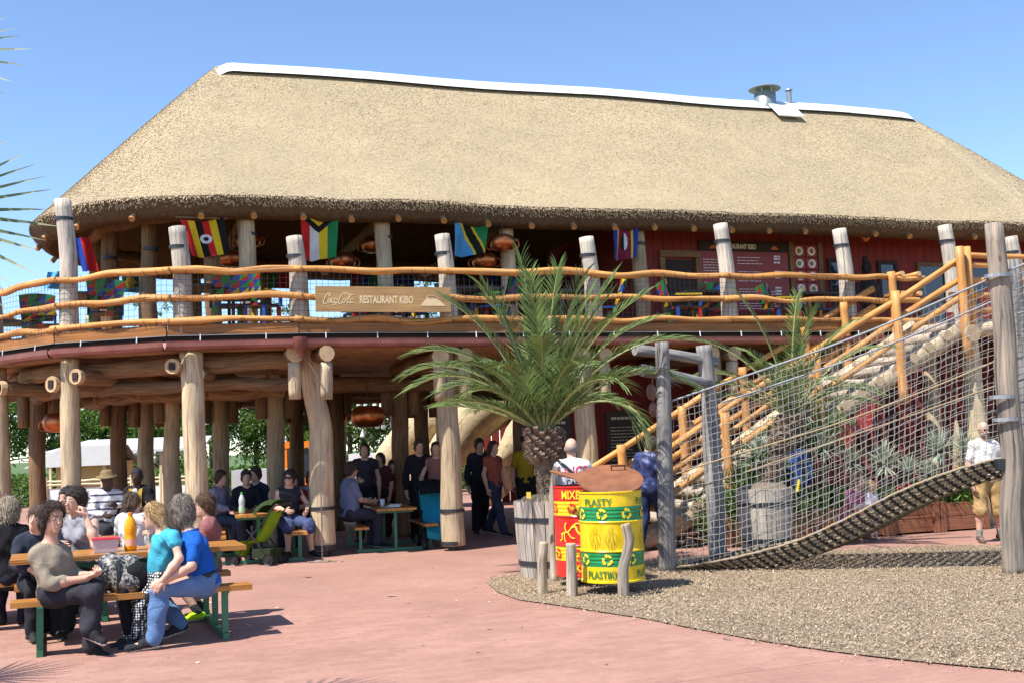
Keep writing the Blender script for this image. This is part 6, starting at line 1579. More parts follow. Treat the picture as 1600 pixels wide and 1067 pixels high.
def crv(pix, ya, yb):
    q = [P(px, py, ya+(yb-ya)*(px-1050)/(1585-1050)) for px, py in pix]; q = spl([tuple(v) for v in q], 12)
    q = [Vector(v) for v in q]; L = [0]
    for k in range(1, len(q)): L.append(L[-1]+(q[k]-q[k-1]).length)
    def f(t):
        d = t*L[-1]
        for k in range(1, len(q)):
            if L[k] >= d: return q[k-1].lerp(q[k], (d-L[k-1])/(L[k]-L[k-1]+1e-9))
        return q[-1]
    return f
topN = crv([(1050, 626), (1180, 582), (1300, 540), (1420, 492), (1556, 432), (1640, 396)], p1_.y, p3_.y)
edgN = crv([(1056, 886), (1110, 878), (1160, 868), (1240, 846), (1320, 811), (1400, 770), (1480, 738), (1560, 716), (1640, 700)], p1_.y, p3_.y)
W1 = WV*1.0
def side_net(top, edg, off, name, part):
    mb = MB(); ncol, nrow = (66, 26) if name == 'near' else (33, 13)
    def pt(i, j):
        t = i/ncol; a = edg(t)+off; b = top(t)+off; q = a.lerp(b, j/nrow); return q + WV.normalized()*.06*math.sin(math.pi*j/nrow)*(1+.3*math.sin(i*.7)) + Vector((.006*math.sin(i*3.1+j*1.7), .006*math.sin(j*2.3+i), .006*math.sin(i*1.9-j)))
    G_ = [[pt(i, j) for j in range(nrow+1)] for i in range(ncol+1)]
    rr = .0037 if name == 'near' else .0024
    for i in range(ncol+1): mb.tube(G_[i], rr, 3)
    for j in range(1, nrow): mb.tube([G_[i][j] for i in range(ncol+1)], rr, 3)
    o = mb.build(part, 'rope', rbg, kind='stuff')
    for f, nm_, r, mt in ((top, 'top_rope', .013, 'steelrope'), (edg, 'edge_rope', .015, 'steelrope')):
        mb = MB(); mb.tube([f(k/40)+off for k in range(41)], r, 7); mb.build(nm_, mt, rbg, True)
side_net(topN, edgN, Vector((0, 0, 0)), 'near', 'side_net'); side_net(topN, edgN, W1, 'far', 'side_net')
for off, dz in ((Vector((0, 0, 0)), 0), (W1, 0)):
    mb = MB(); fa = crv([(1050, 742), (1130, 716), (1300, 664), (1440, 612), (1570, 558)], p1_.y, p3_.y) if not off.length else crv([(1050, 768), (1130, 742), (1300, 684), (1440, 636), (1570, 590)], p1_.y, p3_.y)
    mb.tube([fa(k/30)+off*.4 for k in range(31)], .011, 6); mb.build('hand_rope', 'tanrope', rbg, True)
# walkway: U of tan ropes bound by black loops
wn = WV.normalized(); wl = WV.length
def sect(u):   # across the walkway 0..1 -> (sideways, drop)
    return u*wl, -.23*min(1, min(u, 1-u)/.1)**.75
lines = [.0, .014, .03, .05, .075, .105, .15, .21, .28, .36, .43, .5, .57, .64, .72, .79, .85, .895, .925, .95, .97, .986, 1.]
def wk(t, u):
    a, d = sect(u); fade = min(1, t*5); return edgN(t)+wn*a+Z*(d*fade*(.75+.25*math.sin(math.pi*t)))
for u in lines:
    mb = MB(); mb.tube([wk(k/48, u)+Z*.004*math.sin(k*2.2+u*30) for k in range(49)], .017, 6); mb.build('walk_rope', 'tanrope', rbg, True)
nl_ = 42
for k in range(nl_+1):
    t = k/nl_; mb = MB(); mb.tube([wk(min(1, max(0, t-.02+.035*min(1, min(x, 1-x)*10))), x)+Z*.004 for x in (0, .02, .045, .07, .1, .2, .35, .5, .65, .8, .9, .93, .955, .98, 1)], .024, 6); mb.build('binding_rope', 'blackrope', rbg, True)
mb = MB(); q = P(1568, 722, p3_.y); mb.box(q+Vector((.05, .0, -.02)), (.26, .09, .12)); mb.build('steel_bracket', 'iron', rbg)
mb = MB()
for k, (px, py) in enumerate(((1558, 432), (1566, 620), (1572, 655))):
    q = P(px, py, p3_.y-.02); mb = MB(); mb.lathe(q, [(.1, -.02), (.135, -.02), (.135, .02), (.1, .02)], 14); mb.build('post_lashing', 'steelrope', rbg)
mb = MB()
for j in range(8): 
    a = P(1590, 490+j*35, p3_.y); mb.tube([a, a+Vector((.5, .15, .12))], .009, 4)
mb.build('stay_rope', 'steelrope', rbg, kind='stuff')
# ------------------------------------------------------------------ trees behind the restaurant
def tree(base, h, rx, rz_, n, lab, name='leafy_tree', blossom=False, sparse=False, leafs=.085, tone=0.):
    base = Vector(base); th = thing(name, lab, 'tree', base, 'trees beyond the restaurant')
    mb = MB(); top = base+Z*h*.75; mid = base.lerp(top, .5)+Vector((random.uniform(-.2, .2), random.uniform(-.2, .2), 0))
    mb.tube([base-Z*.1, mid, top], [.02*h, .014*h, .006*h], 9, 0, 0, .08, sub=4)
    for k in range(9 if not sparse else 16):
        a = random.uniform(0, 6.28); s = base.lerp(top, random.uniform(.25, .9)); e = s+Vector((math.cos(a)*rx*random.uniform(.5, .95), math.sin(a)*rx*random.uniform(.5, .95), rz_*random.uniform(.1, .6)))
        mb.tube([s, s.lerp(e, .5)+Z*.12*rx*.3, e], [.008*h, .005*h, .002*h], 6, 0, 0, .05, sub=3)
    mb.build('trunk', plain('tree_bark', (.11, .085, .06), .95, var=.4, scale=8, bmp=.8) if 'tbark' not in MT else MT['tbark'], th, True); MT['tbark'] = th.children[0].data.materials[0]
    cz = base.z+h-rz_; nc = 70 if not sparse else 40
    cen = []
    while len(cen) < nc:
        v = rng.normal(0, 1, 3); v /= np.linalg.norm(v); r = rng.random()**.45
        p = np.array([v[0]*rx*r, v[1]*rx*r, v[2]*rz_*r])*(.8+.35*mn.noise(Vector(v)*1.6+base)); cen.append(p+[base.x, base.y, cz])
    cen = np.array(cen); cr = rng.uniform(.2, .45, nc)*rx*.55*(.7 if sparse else 1)
    ci = rng.integers(0, nc, n); off = rng.normal(0, .5, (n, 3))*cr[ci][:, None]*[1, 1, .75]; p = cen[ci]+off
    d = nrm(rng.normal(0, 1, (n, 3))+[0, 0, -.25]); s = nrm(np.cross(d, rng.normal(0, 1, (n, 3)))); L = rng.uniform(.7, 1.4, n)[:, None]*leafs; W = L*.42
    tn = np.clip(rng.normal(.45+tone, .2, n)+.16*(rng.random(nc)-.5)[ci]*2, .01, 1)
    quads_np('crown', p-d*L*.2-s*W*.4, p+d*L*.9-s*W*.35, p+d*L*1.05+s*W*.35, p+s*W*.6, tn, 'leaf', th, 'stuff')
    if blossom:
        mb = MB()
        for k in range(60):
            a = random.uniform(0, 6.28); r = rx*random.uniform(.6, 1.0); z = cz+rz_*random.uniform(-.5, .8); q = Vector((base.x+r*math.cos(a), base.y-abs(r*math.sin(a))*.95, z)); mb.lathe(q, [(.0, .32), (.05, .2), (.09, .05), (.06, 0)], 6)
        mb.build('blossom', 'blossom', th, kind='stuff')
    return th
TL = ['broad green tree beyond the left edge of the deck', 'leafy tree behind the white canopy', 'leafy tree between the leftmost columns', 'bright green tree behind the men in African dress', 'dense tree right of the white canopy', 'tall chestnut behind the grey truck box', 'tree behind the orange truck cab', 'flowering chestnut with white candles behind the round copper lamp', 'flowering chestnut left of the slanting thatched beams', 'green tree seen between the two slanting beams']
for k, (px, Y, h, rx, rz_, bl) in enumerate(((-20, 44, 6.4, 2.6, 2.9, 0), (85, 47, 6.0, 2.4, 2.6, 0), (165, 46, 5.6, 2.2, 2.5, 0), (250, 44, 5.4, 2.2, 2.5, 0), (335, 42, 5.8, 2.2, 2.7, 0), (400, 46, 6.4, 2.5, 3.0, 0), (470, 44, 6.0, 2.2, 2.8, 0), (545, 43, 6.3, 2.4, 3.0, 1), (625, 41, 6.2, 2.3, 2.9, 1), (705, 45, 5.2, 2.0, 2.5, 1))):
    tree((P(px, 700, Y).x, Y, 0), h, rx, rz_, 9000, TL[k], blossom=bl, leafs=.12, tone=random.uniform(-.05, .1))
for k, (px, Y, h, rx, rz_) in enumerate(((245, 50, 9.6, 1.3, 2.6), (440, 52, 9.8, 1.5, 2.6), (660, 50, 10.4, 2.0, 3.2), (742, 52, 10.4, 2.0, 3.0), (800, 54, 9.8, 1.6, 2.6))):
    tree((P(px, 700, Y).x, Y, 0), h, rx, rz_, 1300, ['slim tree top seen over the deck behind the second stub post', 'slim tree top seen over the deck behind the third stub post', 'sparse twiggy tree seen over the deck above the sign', 'sparse twiggy tree seen over the deck right of the sign', 'sparse twiggy tree seen over the deck behind the tallest frond'][k], 'slim_tree', sparse=True, leafs=.1)
mb = MB()   # low hedge that closes the view beneath the crowns
hx0, hx1 = P(-60, 700, 39).x, P(760, 700, 39).x; n = 14000
p = np.stack([rng.uniform(hx0, hx1, n), 39+rng.normal(0, .5, n), rng.random(n)**.8*1.1], 1); d = nrm(rng.normal(0, 1, (n, 3))); s = nrm(np.cross(d, rng.normal(0, 1, (n, 3)))); L = .09*rng.uniform(.7, 1.4, n)[:, None]
hg = quads_np('hedge', p-s*L*.3, p+d*L-s*L*.3, p+d*L*1.1+s*L*.3, p+s*L*.4, np.clip(rng.normal(.4, .2, n), 0, 1), 'leaf'); hg['kind'] = 'stuff'

# white canopy, yellow hut, cream railings at far left
Yc = 33; a, b = P(66, 700, Yc), P(318, 700, Yc); zr = P(180, 688, Yc).z
cn = thing('canopy', 'long white flat canopy on thin posts far behind the left columns', 'canopy', ((a.x+b.x)/2, Yc, 0))
mb = MB(); 
v = [Vector((a.x, Yc-.1, zr-.28)), Vector((b.x, Yc-.1, zr-.28)), Vector((b.x-.3, Yc+2, zr+.08)), Vector((a.x+.6, Yc+2, zr+.08))]
for q in v+[w-Z*.07 for w in v]: mb.v.append(tuple(q))
for f in ((0, 1, 2, 3), (7, 6, 5, 4), (0, 4, 5, 1), (1, 5, 6, 2), (2, 6, 7, 3), (3, 7, 4, 0)): mb.face(f)
mb.build('canopy_roof', colmat('canopy_white', (.55, .56, .57), .6), cn)
for k in range(5):
    x = a.x+.2+(b.x-a.x-.4)*k/4; mb = MB(); mb.box((x, Yc+.1, (zr-.3)/2), (.07, .07, zr-.3)); mb.build('canopy_post', 'cream', cn)
mb = MB(); mb.box(((a.x+b.x)/2, Yc+.1, zr-.42), (b.x-a.x, .04, .05)); mb.build('truss_bar', 'galv', cn)
Yh = 31; a, b = P(48, 720, Yh), P(178, 720, Yh); z1, z0 = P(110, 722, Yh).z, 0
ht = thing('hut', 'small yellow wooden hut with a pale grey roof behind the far left columns', 'hut', ((a.x+b.x)/2, Yh, 0))
hw = colmat('yellow_hut_wall', (.55, .36, .12), .6)
mb = MB(); mb.box(((a.x+b.x)/2+.3, Yh+.9, (z1)/2+.25), (b.x-a.x-.7, 1.6, z1-.5)); mb.build('hut_wall', hw, ht)
mb = MB(); c = Vector(((a.x+b.x)/2, Yh+.8, z1)); mb.quad(c+Vector((-1.25, -1.0, -.12)), c+Vector((1.2, -1.0, -.1)), c+Vector((1.2, .1, .45)), c+Vector((-.6, .1, .45))); mb.quad(c+Vector((-.6, .1, .45)), c+Vector((1.2, .1, .45)), c+Vector((1.2, 1.1, -.1)), c+Vector((-1.25, 1.1, -.1))); mb.build('hut_roof', colmat('pale_roof', (.3, .29, .28), .7), ht)
for k in range(3): mb = MB(); x = a.x+.3+k*.85; mb.box((x, Yh+.02, z1/2), (.09, .09, z1)); mb.build('hut_post', 'cream', ht)
Yf = 30.0; x0, x1 = P(72, 760, Yf).x, P(300, 760, Yf).x; w = (x1-x0)/5
for k in range(5):
    x = x0+w*(k+.5); zt = P(180, 748, Yf).z; th = thing('panel_fence', ['cream rail fence panel with a white board, leftmost', 'cream rail fence panel with a white board, second from left', 'cream rail fence panel with a white board between the leftmost two columns', 'cream rail fence panel with a white board behind the man in the robe', 'cream rail fence panel with a white board, rightmost'][k], 'fence', (x, Yf, 0), 'cream fence panels under the white canopy')
    mb = MB(); mb.box((x, Yf, zt*.45), (w*.8, .03, zt*.72)); mb.build('fence_board', 'white', th)
    for xx in (x-w*.47, x+w*.44): mb = MB(); mb.tube([(xx, Yf-.03, 0), (xx, Yf-.03, zt+.1)], .045, 8); mb.build('fence_post', 'cream', th, True)
    for z in (zt, zt-.1): mb = MB(); mb.tube(wob((x-w*.47, Yf-.04, z), (x+w*.45, Yf-.04, z), 3, .01), .03, 7); mb.build('fence_rail', 'cream', th, True)
# rustic log fence at the left behind the diners
a, b = P(20, 833, 15.6), P(64, 843, 15.4); th = thing('log_fence', 'short pale rustic log fence at the left edge behind the seated guests', 'fence', (a.x, a.y, 0))
mb = MB(); mb.tube(wob(a-Vector((1.2, -.1, -.05)), b, 4, .02), .075, 9, 0, 1, .06, sub=3); mb.build('top_rail', ['pale', 'end'], th, True)
for q in (b-Vector((.06, 0, 0)), a, a-Vector((.8, 0, 0))): mb = MB(); mb.tube([Vector((q.x, q.y, 0)), Vector((q.x, q.y, q.z))], .07, 9, 0, 1, .05); mb.build('fence_post', ['pale', 'end'], th, True)
mb = MB(); mb.tube(wob(a-Vector((1.2, 0, .3)), b-Z*.3, 4, .02), .05, 8, 0, 1, .06, sub=2); mb.build('low_rail', ['pale', 'end'], th, True)

# orange truck with grey box
Yt = 32; th = thing('truck', 'orange utility truck with a grey box body parked behind the columns', 'truck', (P(500, 780, Yt).x, Yt, 0))
def bxp(px0, py0, px1, py1, dy, name, mat, dep=1.6, par=None):
    a, b = P(px0, py1, Yt), P(px1, py0, Yt); mb = MB(); mb.box(((a.x+b.x)/2, Yt+dy+dep/2, (a.z+b.z)/2), (abs(b.x-a.x), dep, abs(b.z-a.z))); return mb.build(name, mat, par or th)
bx_ = bxp(362, 731, 452, 781, 0, 'box_body', 'boxgrey'); bxp(360, 781, 640, 786, .1, 'chassis', 'black', 1.4)
cab = bxp(452, 745, 492, 782, 0, 'cab', 'orange'); bxp(442, 688, 492, 700, .0, 'cab_roof', 'orange')
for x0, x1 in ((442, 448), (484, 492)): bxp(x0, 700, x1, 745, .02, 'cab_pillar', 'orange')
bxp(448, 700, 484, 745, .08, 'cab_window', 'glassdark', 1.3)
hd = bxp(492, 746, 640, 783, 0, 'hood', 'orange'); bxp(494, 740, 622, 746, .1, 'hood_trim', 'black', 1.3)
for px in (400, 470, 600):
    c = P(px, 786, Yt); mb = MB(); mb.lathe(Vector((c.x, Yt-.03, .3)), [(0, .0), (.16, .0), (.18, .02), (.3, .02), (.31, -.2), (0, -.2)], 18, ax=(Vector((1, 0, 0)), Z, Vector((0, -1, 0)))); mb.build('wheel', 'black', th)
c = P(394, 752, Yt); mb = MB(); put_flat(mb, ribbon([(.12*math.cos(t*.35), .12*math.sin(t*.35)) for t in range(18)], .018, True), lambda x, y: Vector((c.x+x, Yt-.006, c.z+y)))
for q in range(3): an = 1.571+q*2.094; put_flat(mb, ribbon([(0, 0), (.11*math.cos(an), .11*math.sin(an))], [.04, .008]), lambda x, y: Vector((c.x+x, Yt-.006, c.z+y)))
mb.build('star_emblem', colmat('dark_emblem', (.05, .06, .07)), th)
mb = MB(); c2 = P(424, 757, Yt); put_flat(mb, text_mesh('ME', .22, .01, .9, .35), lambda x, y: Vector((c2.x+x, Yt-.006, c2.z+y))); mb.build('lettering', colmat('dark_emblem', (.05, .06, .07)), th)
mb = MB(); c3 = P(548, 768, Yt); put_flat(mb, text_mesh('MEIER', .14, .01, .8, .35), lambda x, y: Vector((c3.x+x+1.0, Yt-.006, c3.z+y))); mb.build('lettering', colmat('dark_emblem', (.05, .06, .07)), th) if False else None
Yv = 35; a, b = P(568, 752, Yv), P(612, 722, Yv); th = thing('van', 'white van mostly hidden behind the orange truck hood', 'van', ((a.x+b.x)/2, Yv, 0))
mb = MB(); mb.box(((a.x+b.x)/2+.3, Yv+.9, .85), (2.4, 1.5, 1.15)); mb.build('van_body', 'white', th)
mb = MB(); mb.box(((a.x+b.x)/2+.3, Yv+.14, 1.15), (1.6, .03, .3)); mb.build('window', 'glassdark', th)
for sg in (-1, 1): mb = MB(); mb.lathe(Vector(((a.x+b.x)/2+.3+sg*.75, Yv+.15, .3)), [(0, 0), (.3, 0), (.3, -.2), (0, -.2)], 14, ax=(Vector((1, 0, 0)), Z, Vector((0, -1, 0)))); mb.build('wheel', 'black', th)
th = thing('iron_fence', 'dark iron railing in front of the flowering chestnuts', 'fence', (P(600, 740, 36).x, 36, 0))
x0, x1 = P(560, 740, 36).x, P(690, 740, 36).x
for k in range(26): mb = MB(); x = x0+(x1-x0)*k/25; mb.tube([(x, 36, 0), (x, 36, 1.05)], .016, 4); mb.build('bar', 'iron', th)
for z in (.2, .92): mb = MB(); mb.box(((x0+x1)/2, 36, z), (x1-x0, .03, .03)); mb.build('rail', 'iron', th)
mb = MB(); x = P(570, 730, 36).x
for k, q in enumerate((P(612, 700, 36), )): mb.tube([(q.x, 36.2, 0), (q.x, 36.2, 2.6)], .04, 6)
mb.build('lamp_pole', 'iron', th)
mb = MB(); q = P(692, 745, 36); mb.box((q.x, 36, .6), (.5, .4, 1.2)); mb.box((q.x, 36, 1.23), (.6, .5, .07)); single(mb, 'stone_pillar', 'stone', 'square stone fence pillar beside the dark iron railing', 'pillar', at=(q.x, 36, 0))

# thatched shelter behind: slanting thick verges above a dark red wall
sh = thing('thatched_shelter', 'thatched shelter with thick slanting sunlit verges behind the ground-floor columns', 'shelter', (P(720, 760, 30).x, 30, 0))
def verge(pts, rad, Y, w=1.):
    mb = MB(); q = [P(px, py, Y) for px, py in pts]; n = 12
    mb.tube(q, [r*Y/F for r in rad], 14, 0, 1, .05, sub=5); mb.build('thatched_verge', ['thatchlog', 'thatchlog'], sh, True)
verge([(575, 752), (615, 712), (655, 668), (690, 645), (740, 628)], [13, 26, 31, 30, 24], 30)
verge([(648, 762), (700, 705), (745, 650), (800, 620), (870, 600)], [14, 33, 39, 37, 30], 29.3)
verge([(775, 724), (812, 690), (850, 645), (880, 600)], [7, 30, 36, 34], 29.0)
verge([(752, 800), (775, 762), (800, 738), (840, 705)], [10, 19, 20, 18], 29.6)
mb = MB(); a, b = P(742, 700, 31), P(900, 700, 31)
for k in range(12): mb = MB(); mb.box((a.x+(b.x-a.x)*(k+.5)/12, 31, 1.9), ((b.x-a.x)/12-.02, .06, 3.8)); mb.build('wall_board', 'redwall', sh)

# ------------------------------------------------------------------ planters, yuccas and flowers below the stairs
ga, gb = E(s_at(1132, 2.1, .2), 2.1), E(s_at(1545, 2.1, .2), 2.1); pd = (gb-ga).normalized(); pn = Vector((-pd.y, pd.x, 0)); nbx = 5; w = (gb-ga).length/nbx
for k in range(nbx):
    c = ga+pd*w*(k+.5)+pn*.24
    th = thing('planter_box', ['red-brown plank planter box nearest the navy-shirted man', 'red-brown planter box hidden behind the grey tub', 'red-brown planter box behind the crouching woman', 'red-brown planter box with red flowers left of the standing man', 'red-brown planter box directly behind the standing man'][k], 'planter', c, 'planter boxes along the stairs')
    for z in (.13, .34):
        for off in (-.22, .22): mb = MB(); mb.box(c+pn*off+Z*z, (w-.08, .035, .2), (pd, pn, Z)); mb.build('plank', 'planter', th)
        for sg in (-1, 1): mb = MB(); mb.box(c+pd*sg*(w/2-.06)+Z*z, (.035, .4, .2), (pd, pn, Z)); mb.build('plank', 'planter', th)
    for sg in (-1, 1): mb = MB(); mb.box(c+pd*sg*(w/2-.06)-pn*.245+Z*.24, (.1, .04, .46), (pd, pn, Z)); mb.build('corner_post', 'planter', th)
    mb = MB(); mb.box(c+Z*.38, (w-.12, .4, .04), (pd, pn, Z)); mb.build('soil', 'soil', th)
    n = 1800; pp = np.array(c)+rng.uniform(-.5, .5, n)[:, None]*np.array(pd)*(w-.1)+rng.normal(0, .13, n)[:, None]*np.array(pn)+np.array([0, 0, 1.])*(.38+rng.random(n)*.34)[:, None]
    d = nrm(rng.normal(0, .6, (n, 3))+[0, 0, .8]); s = nrm(np.cross(d, rng.normal(0, 1, (n, 3)))); L = rng.uniform(.04, .11, n)[:, None]
    pl_ = thing('bedding_plants', ['bushy green planting in the first planter box', 'bushy green planting behind the grey tub', 'bushy green planting behind the crouching woman', 'bushy green planting with red blooms left of the standing man', 'bushy green planting behind the standing man'][k], 'plants', c+Z*.4, 'plants in the planter boxes')
    quads_np('foliage', pp-s*L*.15, pp+s*L*.15, pp+d*L+s*L*.1, pp+d*L-s*L*.1, np.clip(rng.normal(.4, .2, n), 0, 1), 'leaf', pl_, 'stuff')
    for q in range((2, 3, 3, 5, 3)[k]):
        fc_ = c+pd*random.uniform(-.45, .45)*w-pn*random.uniform(0, .2)+Z*random.uniform(.6, .82); mb = MB()
        for j in range(7): a = j*.9; mb.ball(fc_+Vector((.035*math.cos(a), .025*math.sin(a), .02*math.sin(a*2))), (.03, .03, .022), 6)
        mb.build('red_bloom', colmat('red_petals', (.75, .02, .015), .5), pl_)
def yucca(p, L, n, lab, stem=.5):
    th = thing('yucca', lab, 'plant', p-Z*stem, 'pale spiky yuccas below the stairs'); mb = MB(); mb.tube([p-Z*stem, p-Z*stem*.5, p], [.05, .045, .05], 8, 0, 0, .1, sub=2); mb.build('stem', MT['pbark'], th, True)
    mb = MB()
    for k in range(n):
        a = random.uniform(0, 6.28); e = random.uniform(-.5, 1.45); d = Vector((math.cos(a)*math.cos(e), math.sin(a)*math.cos(e), math.sin(e))); s = d.cross(Z).normalized()*.013; l = L*random.uniform(.75, 1.1); t = random.uniform(.2, 1)
        m_ = p+d*l*.5; e_ = p+d*l-Z*.06*l; mb.quad(p-s*.7, p+s*.7, m_+s, m_-s, 0, t); mb.quad(m_-s, m_+s, e_+s*.1, e_-s*.1, 0, t)
    mb.build('blade_rosette', 'yucca', th)
for px, py, Y, L, n, lab in ((1187, 712, 17.6, .42, 130, 'pale yucca rosette above the left planter, behind the thick bridge post'), (1285, 700, 17.9, .42, 130, 'pale yucca beside the red slanted boards'), (1330, 722, 18.2, .36, 100, 'pale yucca above the crouching woman'), (1382, 725, 18.6, .42, 130, 'pale yucca right of the crouching woman'), (1420, 738, 18.6, .34, 100, 'small pale yucca above the red flowers'), (1470, 705, 19.0, .45, 140, 'tall pale yucca left of the pointed yellow log'), (1452, 742, 18.8, .33, 100, 'greenish yucca low at the planter edge'), (1508, 705, 19.2, .4, 120, 'pale yucca behind the standing man'), (1250, 640, 17.4, .45, 120, 'pale drooping yucca high beside the stair stringer')):
    oo = 1.95 if py > 650 else 1.8; p = P(px, py, E(s_at(px, oo, 1.2), oo).y); yucca(p, L, n, lab, min(.9, p.z-.4))
th = thing('shrub', 'dense green shrub on the bank between the stairs and the rope net', 'shrub', E(6.4, 1.75))
n = 5200; cs_ = np.array([np.array(E(s, o, z)) for s, o, z in ((5.7, 1.8, .5), (6.2, 1.85, .8), (6.6, 1.8, 1.1), (7.1, 1.75, 1.5), (7.6, 1.7, 1.7), (6.9, 1.9, .5), (6.0, 1.95, .3))]); ci = rng.integers(0, 7, n)
pp = cs_[ci]+rng.normal(0, .22, (n, 3)); d = nrm(rng.normal(0, .6, (n, 3))+[0, 0, .4]); s = nrm(np.cross(d, rng.normal(0, 1, (n, 3)))); L = rng.uniform(.05, .14, n)[:, None]
quads_np('foliage', pp-s*L*.12, pp+s*L*.12, pp+d*L+s*L*.05, pp+d*L-s*L*.05, np.clip(rng.normal(.2, .18, n), 0, 1), 'leaf', th, 'stuff')
for q in cs_: mb = MB(); mb.tube([Vector(q)-Z*min(.9, q[2]), Vector(q)], .02, 5); mb.build('stem', MT['pbark'], th)

# ------------------------------------------------------------------ push-chairs
def stroller(lab, p, rz, fab, acc, sc=1.):
    th = thing('stroller', lab, 'stroller', (0, 0, 0)); m = cloth(fab)
    for x in (-.23, .23):
        mb = MB(); mb.tube([(x, .36, .1), (x, .12, .42), (x, -.25, .8), (x, -.42, 1.02), (x*.9, -.5, 1.03)], .014, 7, sub=3); mb.build('frame_tube', 'black', th, True)
        mb = MB(); mb.tube([(x, -.3, .1), (x, -.02, .45), (x, .14, .62)], .013, 7, sub=2); mb.build('frame_tube', 'black', th, True)
        for y, r in ((.38, .085), (-.3, .1)):
            mb = MB()
            for o in (-.025, .025): mb.lathe(Vector((x+o, y, r)), [(0, -.014), (r*.45, -.014), (r*.5, 0), (r*.8, 0), (r, -.012), (r, .012), (r*.8, .014), (0, .014)], 16, ax=(Vector((0, 1, 0)), Z, Vector((1, 0, 0))))
            mb.build('wheel', 'black', th)
    mb = MB(); mb.tube([(-.21, -.5, 1.03), (.21, -.5, 1.03)], .018, 8); mb.build('handle', 'black', th)
    prof_ = [(.42, .3), (.4, .2), (.28, .42), (.1, .43), (-.02, .45), (-.2, .72), (-.3, .95)]
    mb = MB(); n = 9
    def sp(i, j, off): y, z = prof_[i]; x = -.2+.4*j/n; dip = .05*math.sin(math.pi*j/n); return Vector((x, y-dip*.5+off, z-dip+off*.4))
    for off, fl in ((0, 1), (-.03, 0)):
        for i in range(len(prof_)-1):
            for j in range(n): q = [sp(i, j, off), sp(i, j+1, off), sp(i+1, j+1, off), sp(i+1, j, off)]; mb.quad(*(q if fl else q[::-1]))
    mb.build('seat_sling', m, th, True)
    mb = MB()
    for i in range(7):
        for j in range(8):
            def hp(i, j): a = -.25+1.5*i/7; x = .23*math.cos(math.pi*j/8); return Vector((x, -.3+.42*math.sin(a)*(.6+.4*math.sin(math.pi*j/8)), .78+.34*math.cos(a)*(.75+.25*math.sin(math.pi*j/8))))
            mb.quad(hp(i, j), hp(i, j+1), hp(i+1, j+1), hp(i+1, j))
    mb.build('hood', cloth(acc), th, True)
    mb = MB(); mb.box((0, -.12, .2), (.38, .36, .16)); mb.build('basket', cloth((.03, .04, .02)), th)
    th.location = p; th.rotation_euler = (0, 0, rz); th.scale = (sc, sc, sc); return th
g = G(402, 884); stroller('bright green stroller with black wheels in front of the woman in sunglasses', Vector((g.x, g.y+.25, 0)), R(70), (.2, .36, .02), (.03, .05, .015), .82)
g = G(692, 858); stroller('black stroller with a turquoise seat beside the second sunlit column', Vector((g.x-.15, g.y+.5, 0)), R(195), (.02, .3, .42), (.012, .012, .015), .95)
# ------------------------------------------------------------------ the family at the table
def pj(px, py, Y): return tuple(P(px, py, Y))
H_ = .0105
yb = tt(-.62, -.62, 0).y
person('woman in taupe cardigan and dark trousers eating a sandwich on the near bench', pose='sit', h=H_, female=True, face_detail=True, hair=(.045, .022, .015), hairstyle='curly', skin=(.55, .31, .22),
       shirt=((.27, .225, .17), 'three'), pants=((.035, .034, .042), 'long'), shoes=(.02, .02, .022), socks=(.75, .75, .75), gaze=(.75, -.62, -.08), hem=-.1, wide=1.02,
       W=dict(pelvis=pj(88, 922, yb), neck=pj(76, 852, yb), head=pj(83, 810, yb-.02), shR=pj(57, 869, yb-.13), shL=pj(97, 864, yb+.16), elR=pj(76, 912, yb-.2), elL=pj(116, 900, yb+.12), wrR=pj(133, 903, yb-.13), wrL=pj(140, 897, yb+.03),
              hipR=pj(80, 930, yb-.09), hipL=pj(92, 928, yb+.09), knR=pj(146, 925, yb-.12), knL=pj(148, 915, yb-.02), anR=pj(143, 1010, yb-.05), anL=pj(139, 984, yb-.16), toR=pj(161, 1023, yb-.1), toL=pj(157, 1001, yb-.22)),
       grip={'R': dict(dir=(.9, .1, .25), palm=(-.1, .3, .9), curl=.7), 'L': dict(dir=(.75, -.5, .2), palm=(0, -.4, .9), curl=.7)})
pL = person.last; 
def inner_top():   # pale blouse hem below the cardigan
    j = pL['j']; Fd = Field(j['pelvis']-.3, j['pelvis']+.3, .012); ax = (pL['side'], pL['fwd'], pL['up'])
    Fd.ell(j['pelvis']+pL['up']*.0, ax, (.176, .136, .13), .04); Fd.plane(j['pelvis']-pL['up']*.115, -pL['up']); Fd.plane(j['pelvis']-pL['up']*.03, pL['up']); Fd.folds(.004, 1.2); v, f = Fd.mesh(); return v, f
wroot = [o for o in bpy.data.objects if o.name.startswith('person')][-1]
pm, nt_, b2 = new_mat('blue_white_print'); r_ = ramp(nt_, [(.45, (.65, .68, .75)), (.55, (.25, .32, .5))]); nt_.links.new(noise(nt_, coords(nt_, 'Object', (1, 1, 1)), 45, 3), r_.inputs[0]); nt_.links.new(r_.outputs[0], b2.inputs['Base Color'])
v, f = inner_top(); np_mesh('blouse_hem', v, f, [pm], wroot)
sp_ = Vector(P(152, 898, yb-.1)); th = thing('sandwich', 'half eaten bread roll held by the woman in the taupe cardigan', 'sandwich', sp_)
mb = MB(); mb.ball(sp_+Z*.012, (.05, .032, .022), 10, ax=(Vector((.8, 0, .6)), Vector((0, 1, 0)), Vector((-.6, 0, .8)))); mb.build('bread_roll', colmat('bread', (.6, .38, .17), .8, bmp=.3), th, True)
mb = MB(); mb.ball(sp_+Vector((.01, -.005, .04)), (.035, .02, .018), 8); mb.build('bread_crumb', colmat('crumb', (.75, .65, .45), .9, bmp=.3), th, True)

